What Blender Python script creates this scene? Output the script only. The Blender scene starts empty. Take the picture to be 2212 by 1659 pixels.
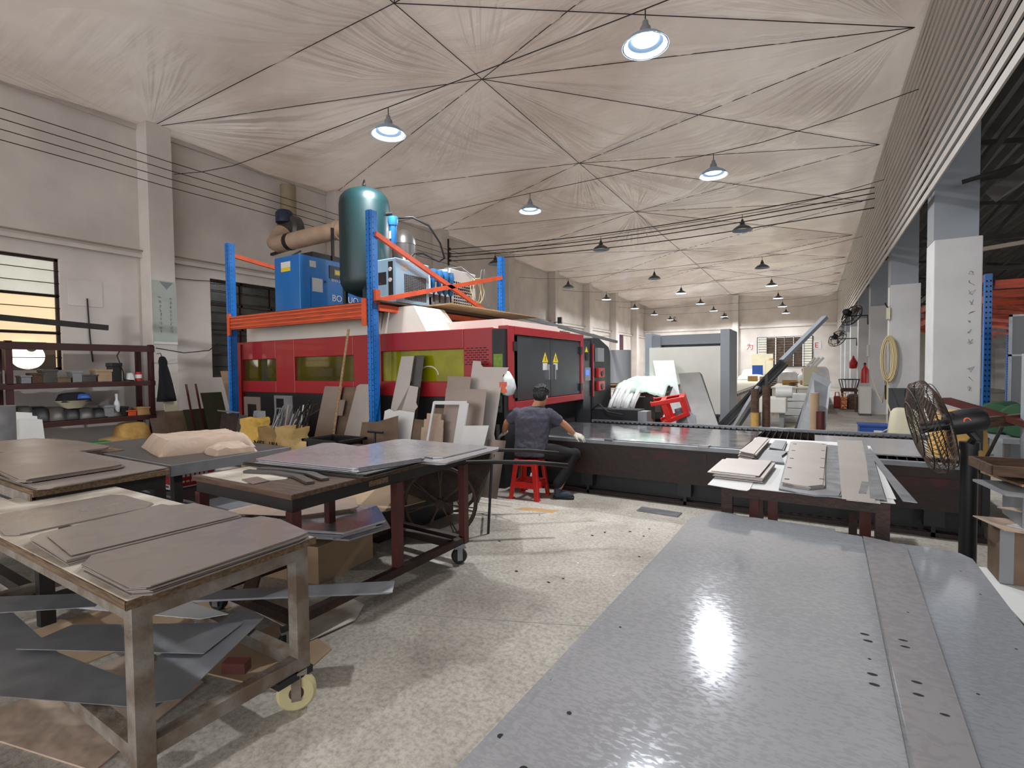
import bpy, bmesh, math, random
from mathutils import Vector, Matrix, noise

random.seed(7)
SC = bpy.context.scene
COL = SC.collection
PI = math.pi

# ---------------------------------------------------------------- camera
cam_data = bpy.data.cameras.new('camera')
cam_data.sensor_fit = 'HORIZONTAL'
cam_data.sensor_width = 36.0
cam_data.lens = 1080.0 / 2212.0 * 36.0
cam_data.clip_start = 0.05
cam_data.clip_end = 300
cam = bpy.data.objects.new('camera', cam_data)
COL.objects.link(cam)
cam.matrix_world = Matrix(((0.856544, -0.007675, 0.516018, 0.0),
                           (0.515978, 0.032100, -0.856000, 0.0),
                           (-0.009995, 0.999455, 0.031455, 1.5),
                           (0, 0, 0, 1)))
SC.camera = cam

# ---------------------------------------------------------------- world, exposure
world = bpy.data.worlds.new('overcast_sky')
SC.world = world
world.use_nodes = True
bg = world.node_tree.nodes['Background']
bg.inputs[0].default_value = (0.96, 0.97, 1.0, 1)
bg.inputs[1].default_value = 2.0
SC.view_settings.view_transform = 'Standard'
SC.view_settings.look = 'None'
SC.view_settings.gamma = 1.0
SC.view_settings.use_curve_mapping = False
SC.view_settings.exposure = 0.68
SC.cycles.max_bounces = 5
SC.cycles.diffuse_bounces = 3
SC.cycles.glossy_bounces = 3
SC.cycles.adaptive_threshold = 0.06
SC.cycles.caustics_reflective = False
SC.cycles.caustics_refractive = False
SC.cycles.sample_clamp_indirect = 6.0
LAMP_W = 120.0          # radiant power of a lit pendant lamp

# ---------------------------------------------------------------- geometry helpers
class MB:
    def __init__(self):
        self.v = []; self.f = []
    def add(self, vs, fs):
        b = len(self.v)
        self.v += [tuple(p) for p in vs]
        self.f += [tuple(i + b for i in f) for f in fs]
        return self
    def box(self, x0, x1, y0, y1, z0, z1):
        if x1 < x0: x0, x1 = x1, x0
        if y1 < y0: y0, y1 = y1, y0
        if z1 < z0: z0, z1 = z1, z0
        return self.add([(x0,y0,z0),(x1,y0,z0),(x1,y1,z0),(x0,y1,z0),(x0,y0,z1),(x1,y0,z1),(x1,y1,z1),(x0,y1,z1)],
                        [(3,2,1,0),(4,5,6,7),(0,1,5,4),(1,2,6,5),(2,3,7,6),(3,0,4,7)])
    def cbox(self, cx, cy, cz, sx, sy, sz, rz=0.0):
        c, s = math.cos(rz), math.sin(rz)
        vs = []
        for dz in (-sz/2, sz/2):
            for dx, dy in ((-sx/2,-sy/2),(sx/2,-sy/2),(sx/2,sy/2),(-sx/2,sy/2)):
                vs.append((cx+dx*c-dy*s, cy+dx*s+dy*c, cz+dz))
        return self.add(vs, [(3,2,1,0),(4,5,6,7),(0,1,5,4),(1,2,6,5),(2,3,7,6),(3,0,4,7)])
    def bar(self, p, q, w, h, up=(0,0,1)):
        p, q = Vector(p), Vector(q)
        d = (q-p).normalized(); u = Vector(up)
        if abs(d.dot(u)) > 0.95: u = Vector((0,1,0))
        s = d.cross(u).normalized(); u = s.cross(d).normalized()
        vs = []
        for e in (p, q):
            for a, b in ((-1,-1),(1,-1),(1,1),(-1,1)):
                vs.append(e + s*(a*w/2) + u*(b*h/2))
        return self.add(vs, [(0,1,2,3),(7,6,5,4),(0,4,5,1),(1,5,6,2),(2,6,7,3),(3,7,4,0)])
    def tube(self, pts, r, n=8, closed=False, cap=True):
        pts = [Vector(p) for p in pts]; m = len(pts)
        rs = r if isinstance(r, (list, tuple)) else [r]*m
        vs, fs = [], []
        prev = None
        for i, p in enumerate(pts):
            a = pts[(i-1) % m] if (i > 0 or closed) else p
            b = pts[(i+1) % m] if (i < m-1 or closed) else p
            d = (b-a).normalized()
            if prev is None:
                u = Vector((0,0,1)) if abs(d.z) < 0.9 else Vector((1,0,0))
            else: u = prev
            s = d.cross(u)
            if s.length < 1e-6: s = d.cross(Vector((0,1,0)))
            s.normalize(); u = s.cross(d).normalized(); prev = u
            for k in range(n):
                t = 2*PI*k/n
                vs.append(p + (s*math.cos(t) + u*math.sin(t))*rs[i])
        for i in range(m if closed else m-1):
            j = (i+1) % m
            for k in range(n):
                l = (k+1) % n
                fs.append((i*n+k, i*n+l, j*n+l, j*n+k))
        if cap and not closed:
            fs.append(tuple(range(n-1, -1, -1))); fs.append(tuple((m-1)*n+k for k in range(n)))
        return self.add(vs, fs)
    def lathe(self, prof, n=24, c=(0,0,0), axis='z', cap=True):
        vs, fs = [], []
        if prof[0] == prof[-1]: cap = False
        for r, z in prof:
            for k in range(n):
                t = 2*PI*k/n
                a, b = r*math.cos(t), r*math.sin(t)
                if axis == 'z': vs.append((c[0]+a, c[1]+b, c[2]+z))
                elif axis == 'y': vs.append((c[0]+a, c[1]+z, c[2]+b))
                else: vs.append((c[0]+z, c[1]+a, c[2]+b))
        for i in range(len(prof)-1):
            for k in range(n):
                l = (k+1) % n
                fs.append((i*n+k, i*n+l, (i+1)*n+l, (i+1)*n+k))
        if cap and prof[0][0] > 1e-5: fs.append(tuple(range(n-1, -1, -1)))
        if cap and prof[-1][0] > 1e-5: fs.append(tuple((len(prof)-1)*n+k for k in range(n)))
        return self.add(vs, fs)
    def prism(self, poly, z0, z1):          # polygon in xy, extruded in z
        n = len(poly)
        vs = [(x,y,z0) for x,y in poly] + [(x,y,z1) for x,y in poly]
        fs = [tuple(range(n-1,-1,-1)), tuple(range(n,2*n))]
        fs += [(i,(i+1)%n,n+(i+1)%n,n+i) for i in range(n)]
        return self.add(vs, fs)
    def slab(self, pts, t):                 # planar polygon of 3-D points given thickness along its normal
        pts = [Vector(p) for p in pts]; n = len(pts)
        nor = Vector((0,0,0))
        for i in range(n):
            a, b = pts[i], pts[(i+1) % n]
            nor += Vector(((a.y-b.y)*(a.z+b.z), (a.z-b.z)*(a.x+b.x), (a.x-b.x)*(a.y+b.y)))
        nor.normalize()
        vs = [p - nor*t/2 for p in pts] + [p + nor*t/2 for p in pts]
        fs = [tuple(range(n-1,-1,-1)), tuple(range(n,2*n))]
        fs += [(i,(i+1)%n,n+(i+1)%n,n+i) for i in range(n)]
        return self.add(vs, fs)
    def rot(self, M, start=0):
        for i in range(start, len(self.v)):
            self.v[i] = tuple(M @ Vector(self.v[i]))
        return self

WL = {}                                        # world location of every object made here
def mesh_of(name, mb, loc, smooth):
    me = bpy.data.meshes.new(name)
    me.from_pydata([(x-loc[0], y-loc[1], z-loc[2]) for x,y,z in mb.v], [], mb.f)
    bm = bmesh.new(); bm.from_mesh(me)
    bmesh.ops.recalc_face_normals(bm, faces=bm.faces)
    bm.to_mesh(me); bm.free()
    if smooth:
        for p in me.polygons: p.use_smooth = True
        if smooth is not True:
            me.set_sharp_from_angle(angle=math.radians(smooth))
    return me
def tag(o, label=None, cat=None, group=None, kind=None):
    if label: o['label'] = label
    if cat: o['category'] = cat
    if group: o['group'] = group
    if kind: o['kind'] = kind
    return o
def part(name, mb, mat, parent, smooth=False, bev=0, label=None):
    loc = WL[parent.name]
    o = bpy.data.objects.new(name, mesh_of(name, mb, loc, smooth))
    COL.objects.link(o); o.parent = parent
    o.data.materials.append(M[mat] if isinstance(mat, str) else mat)
    WL[o.name] = loc
    if bev: bevel(o, bev)
    if label: o['label'] = label
    return o
def bevel(o, w, seg=2):
    m = o.modifiers.new('bevel', 'BEVEL'); m.width = w; m.segments = seg; m.limit_method = 'ANGLE'
    return o
def single(name, mb, mat, label=None, cat=None, group=None, kind=None, smooth=False, bev=0, loc=None):
    if loc is None:
        xs = [p[0] for p in mb.v]; ys = [p[1] for p in mb.v]; zs = [p[2] for p in mb.v]
        loc = ((min(xs)+max(xs))/2, (min(ys)+max(ys))/2, min(zs))
    o = bpy.data.objects.new(name, mesh_of(name, mb, loc, smooth))
    COL.objects.link(o); o.location = loc; WL[o.name] = tuple(loc)
    o.data.materials.append(M[mat] if isinstance(mat, str) else mat)
    if bev: bevel(o, bev)
    return tag(o, label, cat, group, kind)
def struct(name, mb, mat, smooth=False, bev=0):
    return single(name, mb, mat, kind='structure', smooth=smooth, bev=bev)
def thing(name, label, cat, loc, group=None, kind=None):
    o = bpy.data.objects.new(name, None); COL.objects.link(o)
    o.empty_display_size = 0.1
    o.location = loc; WL[o.name] = tuple(loc)
    return tag(o, label, cat, group, kind)
def dup(root, loc, label=None, rz=None):
    def cp(o, parent):
        c = o.copy(); COL.objects.link(c)
        if parent is not None:
            c.parent = parent
        for ch in o.children: cp(ch, c)
        return c
    r = cp(root, None); r.location = loc; WL[r.name] = tuple(loc)
    if rz is not None: r.rotation_euler = (0,0,rz)
    if label: r['label'] = label
    return r
TEXTS = []
def text(name, s, size, mat, parent, pos, rot, extrude=0.0015, align='LEFT'):
    cu = bpy.data.curves.new(name, 'FONT'); cu.body = s; cu.size = size; cu.extrude = extrude
    cu.align_x = align; cu.resolution_u = 3
    o = bpy.data.objects.new(name, cu); COL.objects.link(o)
    cu.materials.append(M[mat])
    o.parent = parent; L = WL[parent.name]
    o.location = (pos[0]-L[0], pos[1]-L[1], pos[2]-L[2]); o.rotation_euler = rot
    WL[o.name] = tuple(pos); TEXTS.append(o)
    return o

# ---------------------------------------------------------------- materials
M = {}
def rgb(h):
    h = h.lstrip('#'); c = [int(h[i:i+2],16)/255 for i in (0,2,4)]
    return tuple(((x/12.92) if x <= 0.04045 else ((x+0.055)/1.055)**2.4) for x in c) + (1.0,)
def mk(name, col, rough=0.6, metal=0.0, var=0.0, vscale=3.0, bump=0.0, bscale=30.0, stretch=(1,1,1), col2=None,
       rvar=0.0, spec=None, emit=None, estr=0.0, trans=0.0, coat=0.0, alpha=1.0, subs=0.0, detail=4.0):
    m = bpy.data.materials.new(name); m.use_nodes = True
    nt = m.node_tree; N = nt.nodes; L = nt.links
    b = N['Principled BSDF']
    c = rgb(col) if isinstance(col, str) else tuple(col)+(1.0,) if len(col) == 3 else col
    b.inputs['Base Color'].default_value = c
    b.inputs['Roughness'].default_value = rough
    b.inputs['Metallic'].default_value = metal
    if spec is not None: b.inputs['Specular IOR Level'].default_value = spec
    if emit is not None:
        b.inputs['Emission Color'].default_value = rgb(emit) if isinstance(emit, str) else emit
        b.inputs['Emission Strength'].default_value = estr
    if trans: b.inputs['Transmission Weight'].default_value = trans
    if coat: b.inputs['Coat Weight'].default_value = coat
    b.inputs['Alpha'].default_value = alpha
    if var or bump or rvar or col2:
        tc = N.new('ShaderNodeTexCoord'); mp = N.new('ShaderNodeMapping')
        mp.inputs['Scale'].default_value = stretch
        L.new(tc.outputs['Object'], mp.inputs[0])
    if var or col2 or rvar:
        nz = N.new('ShaderNodeTexNoise'); nz.inputs['Scale'].default_value = vscale; nz.inputs['Detail'].default_value = detail
        L.new(mp.outputs[0], nz.inputs['Vector'])
        rp = N.new('ShaderNodeValToRGB'); rp.color_ramp.elements[0].position = 0.35; rp.color_ramp.elements[1].position = 0.68
        if col2:
            k = rgb(col2) if isinstance(col2, str) else col2
            rp.color_ramp.elements[0].color = k; rp.color_ramp.elements[1].color = c
        else:
            rp.color_ramp.elements[0].color = tuple(x*(1-var) for x in c[:3]) + (1,)
            rp.color_ramp.elements[1].color = tuple(min(1, x*(1+var*0.6)) for x in c[:3]) + (1,)
        L.new(nz.outputs['Fac'], rp.inputs[0])
        if var or col2: L.new(rp.outputs[0], b.inputs['Base Color'])
        if rvar:
            mr = N.new('ShaderNodeMapRange'); mr.inputs[1].default_value = 0.3; mr.inputs[2].default_value = 0.7
            mr.inputs[3].default_value = max(0.02, rough-rvar); mr.inputs[4].default_value = rough+rvar
            L.new(nz.outputs['Fac'], mr.inputs[0]); L.new(mr.outputs[0], b.inputs['Roughness'])
    if bump:
        n2 = N.new('ShaderNodeTexNoise'); n2.inputs['Scale'].default_value = bscale; n2.inputs['Detail'].default_value = 2
        L.new(mp.outputs[0], n2.inputs['Vector'])
        bp = N.new('ShaderNodeBump'); bp.inputs['Strength'].default_value = bump; bp.inputs['Distance'].default_value = 0.02
        L.new(n2.outputs['Fac'], bp.inputs['Height']); L.new(bp.outputs[0], b.inputs['Normal'])
    M[name] = m
    return m

mk('plaster', '#d3cbc4', 0.9, var=0.10, vscale=1.3, bump=0.12, bscale=9, detail=4)
mk('plaster_right', '#c3c2c1', 0.85, var=0.08, vscale=1.6, bump=0.1, bscale=10, detail=4)
mk('dado', '#4b4c4e', 0.7, var=0.2, vscale=3)
mk('slat_paint', '#bdb7b0', 0.55, var=0.06, vscale=2)
mk('red_paint', '#9c1c24', 0.38, var=0.07, vscale=1.5, coat=0.15)
mk('black_paint', '#1b1c1f', 0.5, var=0.2, vscale=2.5, rvar=0.1)
mk('door_grey', '#34363a', 0.34, var=0.25, vscale=2.2, rvar=0.1)
mk('black_rust', '#161413', 0.55, col2='#2a1510', vscale=2.0, bump=0.25, bscale=14)
mk('white_paint', '#d6d0c6', 0.4, var=0.05, vscale=2)
mk('rack_blue', '#1d6fc0', 0.38, var=0.14, vscale=5)
mk('rack_orange', '#d9562a', 0.42, var=0.16, vscale=6)
mk('rack_orange_worn', '#c94a22', 0.5, col2='#8f3a22', vscale=7, stretch=(0.3,3,3))
mk('hole_dark', '#0c0c0e', 0.8)
mk('compressor_blue', '#0d6ab5', 0.35, var=0.06, vscale=2, coat=0.2)
mk('tank_green', '#0a2a2d', 0.42, var=0.15, vscale=2, coat=0.05)
mk('navy', '#1a2740', 0.45)
mk('board_grey', '#aeaeae', 0.5, var=0.05, vscale=3)
mk('dryer_blue', '#9cc0d8', 0.4, var=0.05, vscale=2)
mk('chiller_white', '#c9c9c6', 0.45, var=0.06, vscale=4)
mk('filter_blue', '#1c6aa6', 0.4)
mk('duct_tan', '#a98f78', 0.6, var=0.15, vscale=5, bump=0.2, bscale=30)
mk('duct_yellow', '#93876c', 0.6, var=0.15, vscale=3)
mk('rubber', '#121213', 0.6)
mk('chrome', '#b9bbbe', 0.22, metal=1.0)
mk('galv', '#8b8d91', 0.4, metal=0.5, var=0.12, vscale=9, rvar=0.08)
mk('steel_brown', '#93857d', 0.34, metal=0.5, var=0.08, vscale=3, rvar=0.06)
mk('steel_pale', '#b0a8a2', 0.42, metal=0.45, var=0.06, vscale=3)
mk('steel_dark', '#55524f', 0.4, metal=0.45, var=0.2, vscale=3)
mk('frame_rust', '#3a2219', 0.6, metal=0.2, col2='#241a17', vscale=9, bump=0.2, bscale=40)
mk('frame_redbrown', '#4a1a14', 0.5, var=0.25, vscale=8)
mk('frame_grey', '#8d8880', 0.55, metal=0.25, col2='#6a5a4c', vscale=9, bump=0.25, bscale=40)
mk('wood_edge', '#7a6247', 0.75, col2='#4e3b2b', vscale=9, stretch=(1,6,12), bump=0.3, bscale=30)
mk('worn_white', '#c9c3b6', 0.7, col2='#9a8f7f', vscale=5, detail=5)
mk('wood_pale', '#a98d68', 0.75, col2='#836647', vscale=6, stretch=(1,8,8))
mk('wood_dark', '#5a4330', 0.8, col2='#3b2a1e', vscale=6, stretch=(1,8,8))
mk('cardboard', '#b08a5c', 0.85, var=0.1, vscale=4, bump=0.08, bscale=20)
mk('cardboard_grey', '#a38a6f', 0.85, var=0.12, vscale=4, bump=0.1, bscale=20)
mk('kraft', '#b39d8b', 0.75, var=0.10, vscale=6, bump=0.8, bscale=7)
mk('sack_yellow', '#c9a24c', 0.8, var=0.15, vscale=6, bump=0.5, bscale=14)
mk('sack_tan', '#b89a63', 0.8, var=0.15, vscale=6, bump=0.5, bscale=14)
mk('sack_brown', '#8f7145', 0.8, var=0.18, vscale=6, bump=0.5, bscale=14)
mk('ink', '#1a1714', 0.8)
mk('ink_grey', '#8a8782', 0.8)
mk('ink_red', '#b52a24', 0.7)
mk('print_white', '#d9d7d2', 0.6)
mk('carton_red', '#b01f1d', 0.5, var=0.06, vscale=5)
mk('stool_red', '#c8261f', 0.35, var=0.1, vscale=9, coat=0.1)
mk('crate_red', '#a81c1a', 0.4, var=0.1, vscale=9)
mk('plastic_black', '#17181a', 0.45)
mk('plastic_grey', '#7e8083', 0.5)
mk('plastic_blue', '#1f4b9c', 0.45)
mk('plastic_green', '#2f8a3a', 0.45)
mk('drum_green', '#1f4a2c', 0.4, var=0.1, vscale=4)
mk('press_grey', '#878c92', 0.42, var=0.06, vscale=2)
mk('press_dark', '#6b7076', 0.45, var=0.06, vscale=2)
mk('off_white', '#cfcbc2', 0.6, var=0.05, vscale=3)
mk('cream', '#d6cfb4', 0.6, var=0.06, vscale=3)
mk('sheet_white', '#d3d3d2', 0.5, var=0.04, vscale=3)
mk('foam_white', '#dfe0de', 0.8, bump=0.2, bscale=30)
mk('wrap_green', '#bfd6c8', 0.28, var=0.1, vscale=9, bump=0.6, bscale=12)
mk('wrap_clear', '#d9dadb', 0.3, var=0.1, vscale=9, bump=0.7, bscale=16)
mk('acrylic_yellow', '#4e4606', 0.08, var=0.45, vscale=2.2, coat=0.6)
mk('acrylic_bright', '#8c8a0c', 0.08, var=0.45, vscale=1.6, coat=0.6)
mk('screen_blue', '#1030ff', 0.3, emit='#2a4cff', estr=2.0)
mk('lamp_green', '#10ff70', 0.3, emit='#20ff80', estr=4.0)
mk('warn_yellow', '#e0c81c', 0.5)
mk('sticker', '#bfbfbd', 0.6, var=0.2, vscale=60)
mk('sticker_green', '#6f8f26', 0.5, var=0.25, vscale=25)
mk('coat_black', '#101218', 0.9, bump=0.4, bscale=12)
mk('brown_panel', '#7b6a5c', 0.7, var=0.15, vscale=4)
mk('board_brown', '#6e5a49', 0.8, var=0.2, vscale=5)
mk('dark_green_panel', '#33371f', 0.7, var=0.2, vscale=4)
mk('shelf_red', '#3b1512', 0.55, var=0.2, vscale=6)
mk('iron', '#2a2725', 0.55, metal=0.4, var=0.25, vscale=8)
mk('cart_rust', '#38261d', 0.8, col2='#221713', vscale=14, bump=0.5, bscale=40)
mk('wheel_rust', '#4a3624', 0.7, var=0.25, vscale=12)
mk('caster_cream', '#c4b98c', 0.5, var=0.12, vscale=9)
mk('wire', '#201c1a', 0.7)
mk('wire_pale', '#9a8f82', 0.7)
mk('hose_cream', '#c9b98c', 0.55)
mk('enamel_dark', '#2a2c2b', 0.35, coat=0.3)
mk('enamel_white', '#8ba2b8', 0.45)
mk('enamel_lit', '#8ba2b8', 0.45)
mk('bulb_lit', '#ffffff', 0.3, emit=(0.93,0.97,1.0,1), estr=3.2)
mk('bulb_off', '#cfd2d0', 0.3)
mk('pane_warm', '#b5a888', 0.4, emit=(1.0,0.74,0.44,1), estr=0.50, var=0.12, vscale=1.4)
mk('pane_pale', '#a9a79c', 0.4, emit=(0.95,0.92,0.78,1), estr=0.30, var=0.2, vscale=2)
mk('pane_bright', '#ffffff', 0.4, emit=(1.0,0.92,0.82,1), estr=1.8)
mk('pane_blue', '#c5c9f0', 0.4, emit=(0.62,0.66,1.0,1), estr=1.3)
mk('glass_dark', '#2c2a20', 0.25, var=0.5, vscale=3)
mk('brick_dark', '#4f473c', 0.8, var=0.3, vscale=5)
mk('mesh_brown', '#5a4a3e', 0.8, var=0.4, vscale=7)
mk('tin_roof', '#3a3735', 0.7, var=0.25, vscale=2)
mk('truss', '#2c2523', 0.6, var=0.3, vscale=5)
mk('scroll', '#aab1ab', 0.6, var=0.08, vscale=3)
mk('skin', '#b57f5f', 0.5, var=0.06, vscale=12)
mk('tshirt', '#45434f', 0.9, var=0.08, vscale=5, bump=0.35, bscale=10)
mk('trousers', '#0d0d10', 0.85, bump=0.3, bscale=14)
mk('hair', '#060505', 0.6, bump=0.8, bscale=60, stretch=(1,1,0.3))
mk('glove', '#c9c2b4', 0.9, var=0.12, vscale=25, bump=0.4, bscale=60)
mk('shoe', '#2e3848', 0.7)
mk('shoe_sole', '#11151b', 0.7)
mk('sock', '#9fb0c0', 0.8)
mk('oil_red', '#42140f', 0.55, col2='#1b1110', vscale=7)
mk('foil', '#c07a55', 0.25, metal=0.6, var=0.3, vscale=14, bump=0.9, bscale=18)
mk('straw', '#b9924f', 0.85, var=0.2, vscale=9, bump=0.7, bscale=12)
mk('blind', '#a9aaa9', 0.35, metal=0.3)

# --- concrete floor
def floor_mat():
    m = bpy.data.materials.new('concrete'); m.use_nodes = True
    N = m.node_tree.nodes; L = m.node_tree.links; b = N['Principled BSDF']
    tc = N.new('ShaderNodeTexCoord')
    def nz(scale, detail, rough=0.6):
        n = N.new('ShaderNodeTexNoise'); n.inputs['Scale'].default_value = scale
        n.inputs['Detail'].default_value = detail; n.inputs['Roughness'].default_value = rough
        L.new(tc.outputs['Object'], n.inputs['Vector']); return n
    def ramp(src, stops):
        r = N.new('ShaderNodeValToRGB'); e = r.color_ramp.elements
        e[0].position, e[0].color = stops[0]; e[1].position, e[1].color = stops[1]
        for p, c in stops[2:]:
            k = e.new(p); k.color = c
        L.new(src, r.inputs[0]); return r
    big = ramp(nz(0.55, 5, 0.62).outputs['Fac'], [(0.33, rgb('#918a81')), (0.66, rgb('#c0b9ae'))])
    fine = ramp(nz(38, 3, 0.7).outputs['Fac'], [(0.30, (0.58,0.57,0.55,1)), (0.60, (1.08,1.08,1.08,1))])
    stain = ramp(nz(2.1, 4, 0.65).outputs['Fac'], [(0.36, (0.62,0.60,0.58,1)), (0.50, (1,1,1,1))])
    def mul(a, c, f):
        x = N.new('ShaderNodeMix'); x.data_type = 'RGBA'; x.blend_type = 'MULTIPLY'; x.inputs[0].default_value = f
        L.new(a, x.inputs[6]); L.new(c, x.inputs[7]); return x.outputs[2]
    col = mul(mul(big.outputs[0], fine.outputs[0], 0.9), stain.outputs[0], 0.55)
    L.new(col, b.inputs['Base Color'])
    b.inputs['Roughness'].default_value = 0.72
    bp = N.new('ShaderNodeBump'); bp.inputs['Strength'].default_value = 0.25; bp.inputs['Distance'].default_value = 0.01
    L.new(nz(26, 3, 0.7).outputs['Fac'], bp.inputs['Height']); L.new(bp.outputs[0], b.inputs['Normal'])
    M['concrete'] = m
floor_mat()

# --- oiled sheet metal with a drying, streaky film
def sheet_mat(name, base, dark, rough_lo, rough_hi, scale, stretch, metal=0.85):
    m = bpy.data.materials.new(name); m.use_nodes = True
    N = m.node_tree.nodes; L = m.node_tree.links; b = N['Principled BSDF']
    tc = N.new('ShaderNodeTexCoord'); mp = N.new('ShaderNodeMapping'); mp.inputs['Scale'].default_value = stretch
    L.new(tc.outputs['Object'], mp.inputs[0])
    n = N.new('ShaderNodeTexNoise'); n.inputs['Scale'].default_value = scale; n.inputs['Detail'].default_value = 3
    n.inputs['Distortion'].default_value = 0.6
    L.new(mp.outputs[0], n.inputs['Vector'])
    big = N.new('ShaderNodeTexNoise'); big.inputs['Scale'].default_value = 1.7; big.inputs['Detail'].default_value = 2
    L.new(tc.outputs['Object'], big.inputs['Vector'])
    ad = N.new('ShaderNodeMath'); ad.operation = 'MULTIPLY_ADD'; ad.inputs[1].default_value = 0.45; ad.inputs[2].default_value = -0.22
    L.new(big.outputs['Fac'], ad.inputs[0])
    s = N.new('ShaderNodeMath'); s.operation = 'ADD'; L.new(n.outputs['Fac'], s.inputs[0]); L.new(ad.outputs[0], s.inputs[1])
    r = N.new('ShaderNodeValToRGB'); r.color_ramp.elements[0].position = 0.46; r.color_ramp.elements[1].position = 0.54
    r.color_ramp.elements[0].color = rgb(dark); r.color_ramp.elements[1].color = rgb(base)
    L.new(s.outputs[0], r.inputs[0]); L.new(r.outputs[0], b.inputs['Base Color'])
    mr = N.new('ShaderNodeMapRange'); mr.inputs[1].default_value = 0.44; mr.inputs[2].default_value = 0.56
    mr.inputs[3].default_value = rough_lo; mr.inputs[4].default_value = rough_hi
    L.new(s.outputs[0], mr.inputs[0]); L.new(mr.outputs[0], b.inputs['Roughness'])
    b.inputs['Metallic'].default_value = metal
    M[name] = m
sheet_mat('oiled_sheet', '#c3c8cf', '#b9bec5', 0.07, 0.10, 52, (0.9, 2.2, 1.0), 0.5)
sheet_mat('table_sheet', '#9d938c', '#998f88', 0.22, 0.27, 9, (1,1,1), 0.4)
sheet_mat('bed_sheet', '#d0d2d5', '#c6c8cb', 0.10, 0.16, 6, (1,1,1), 0.9)
sheet_mat('cool_sheet', '#c0c0c4', '#b8b8bc', 0.20, 0.24, 30, (1,1.6,1), 0.6)

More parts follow.
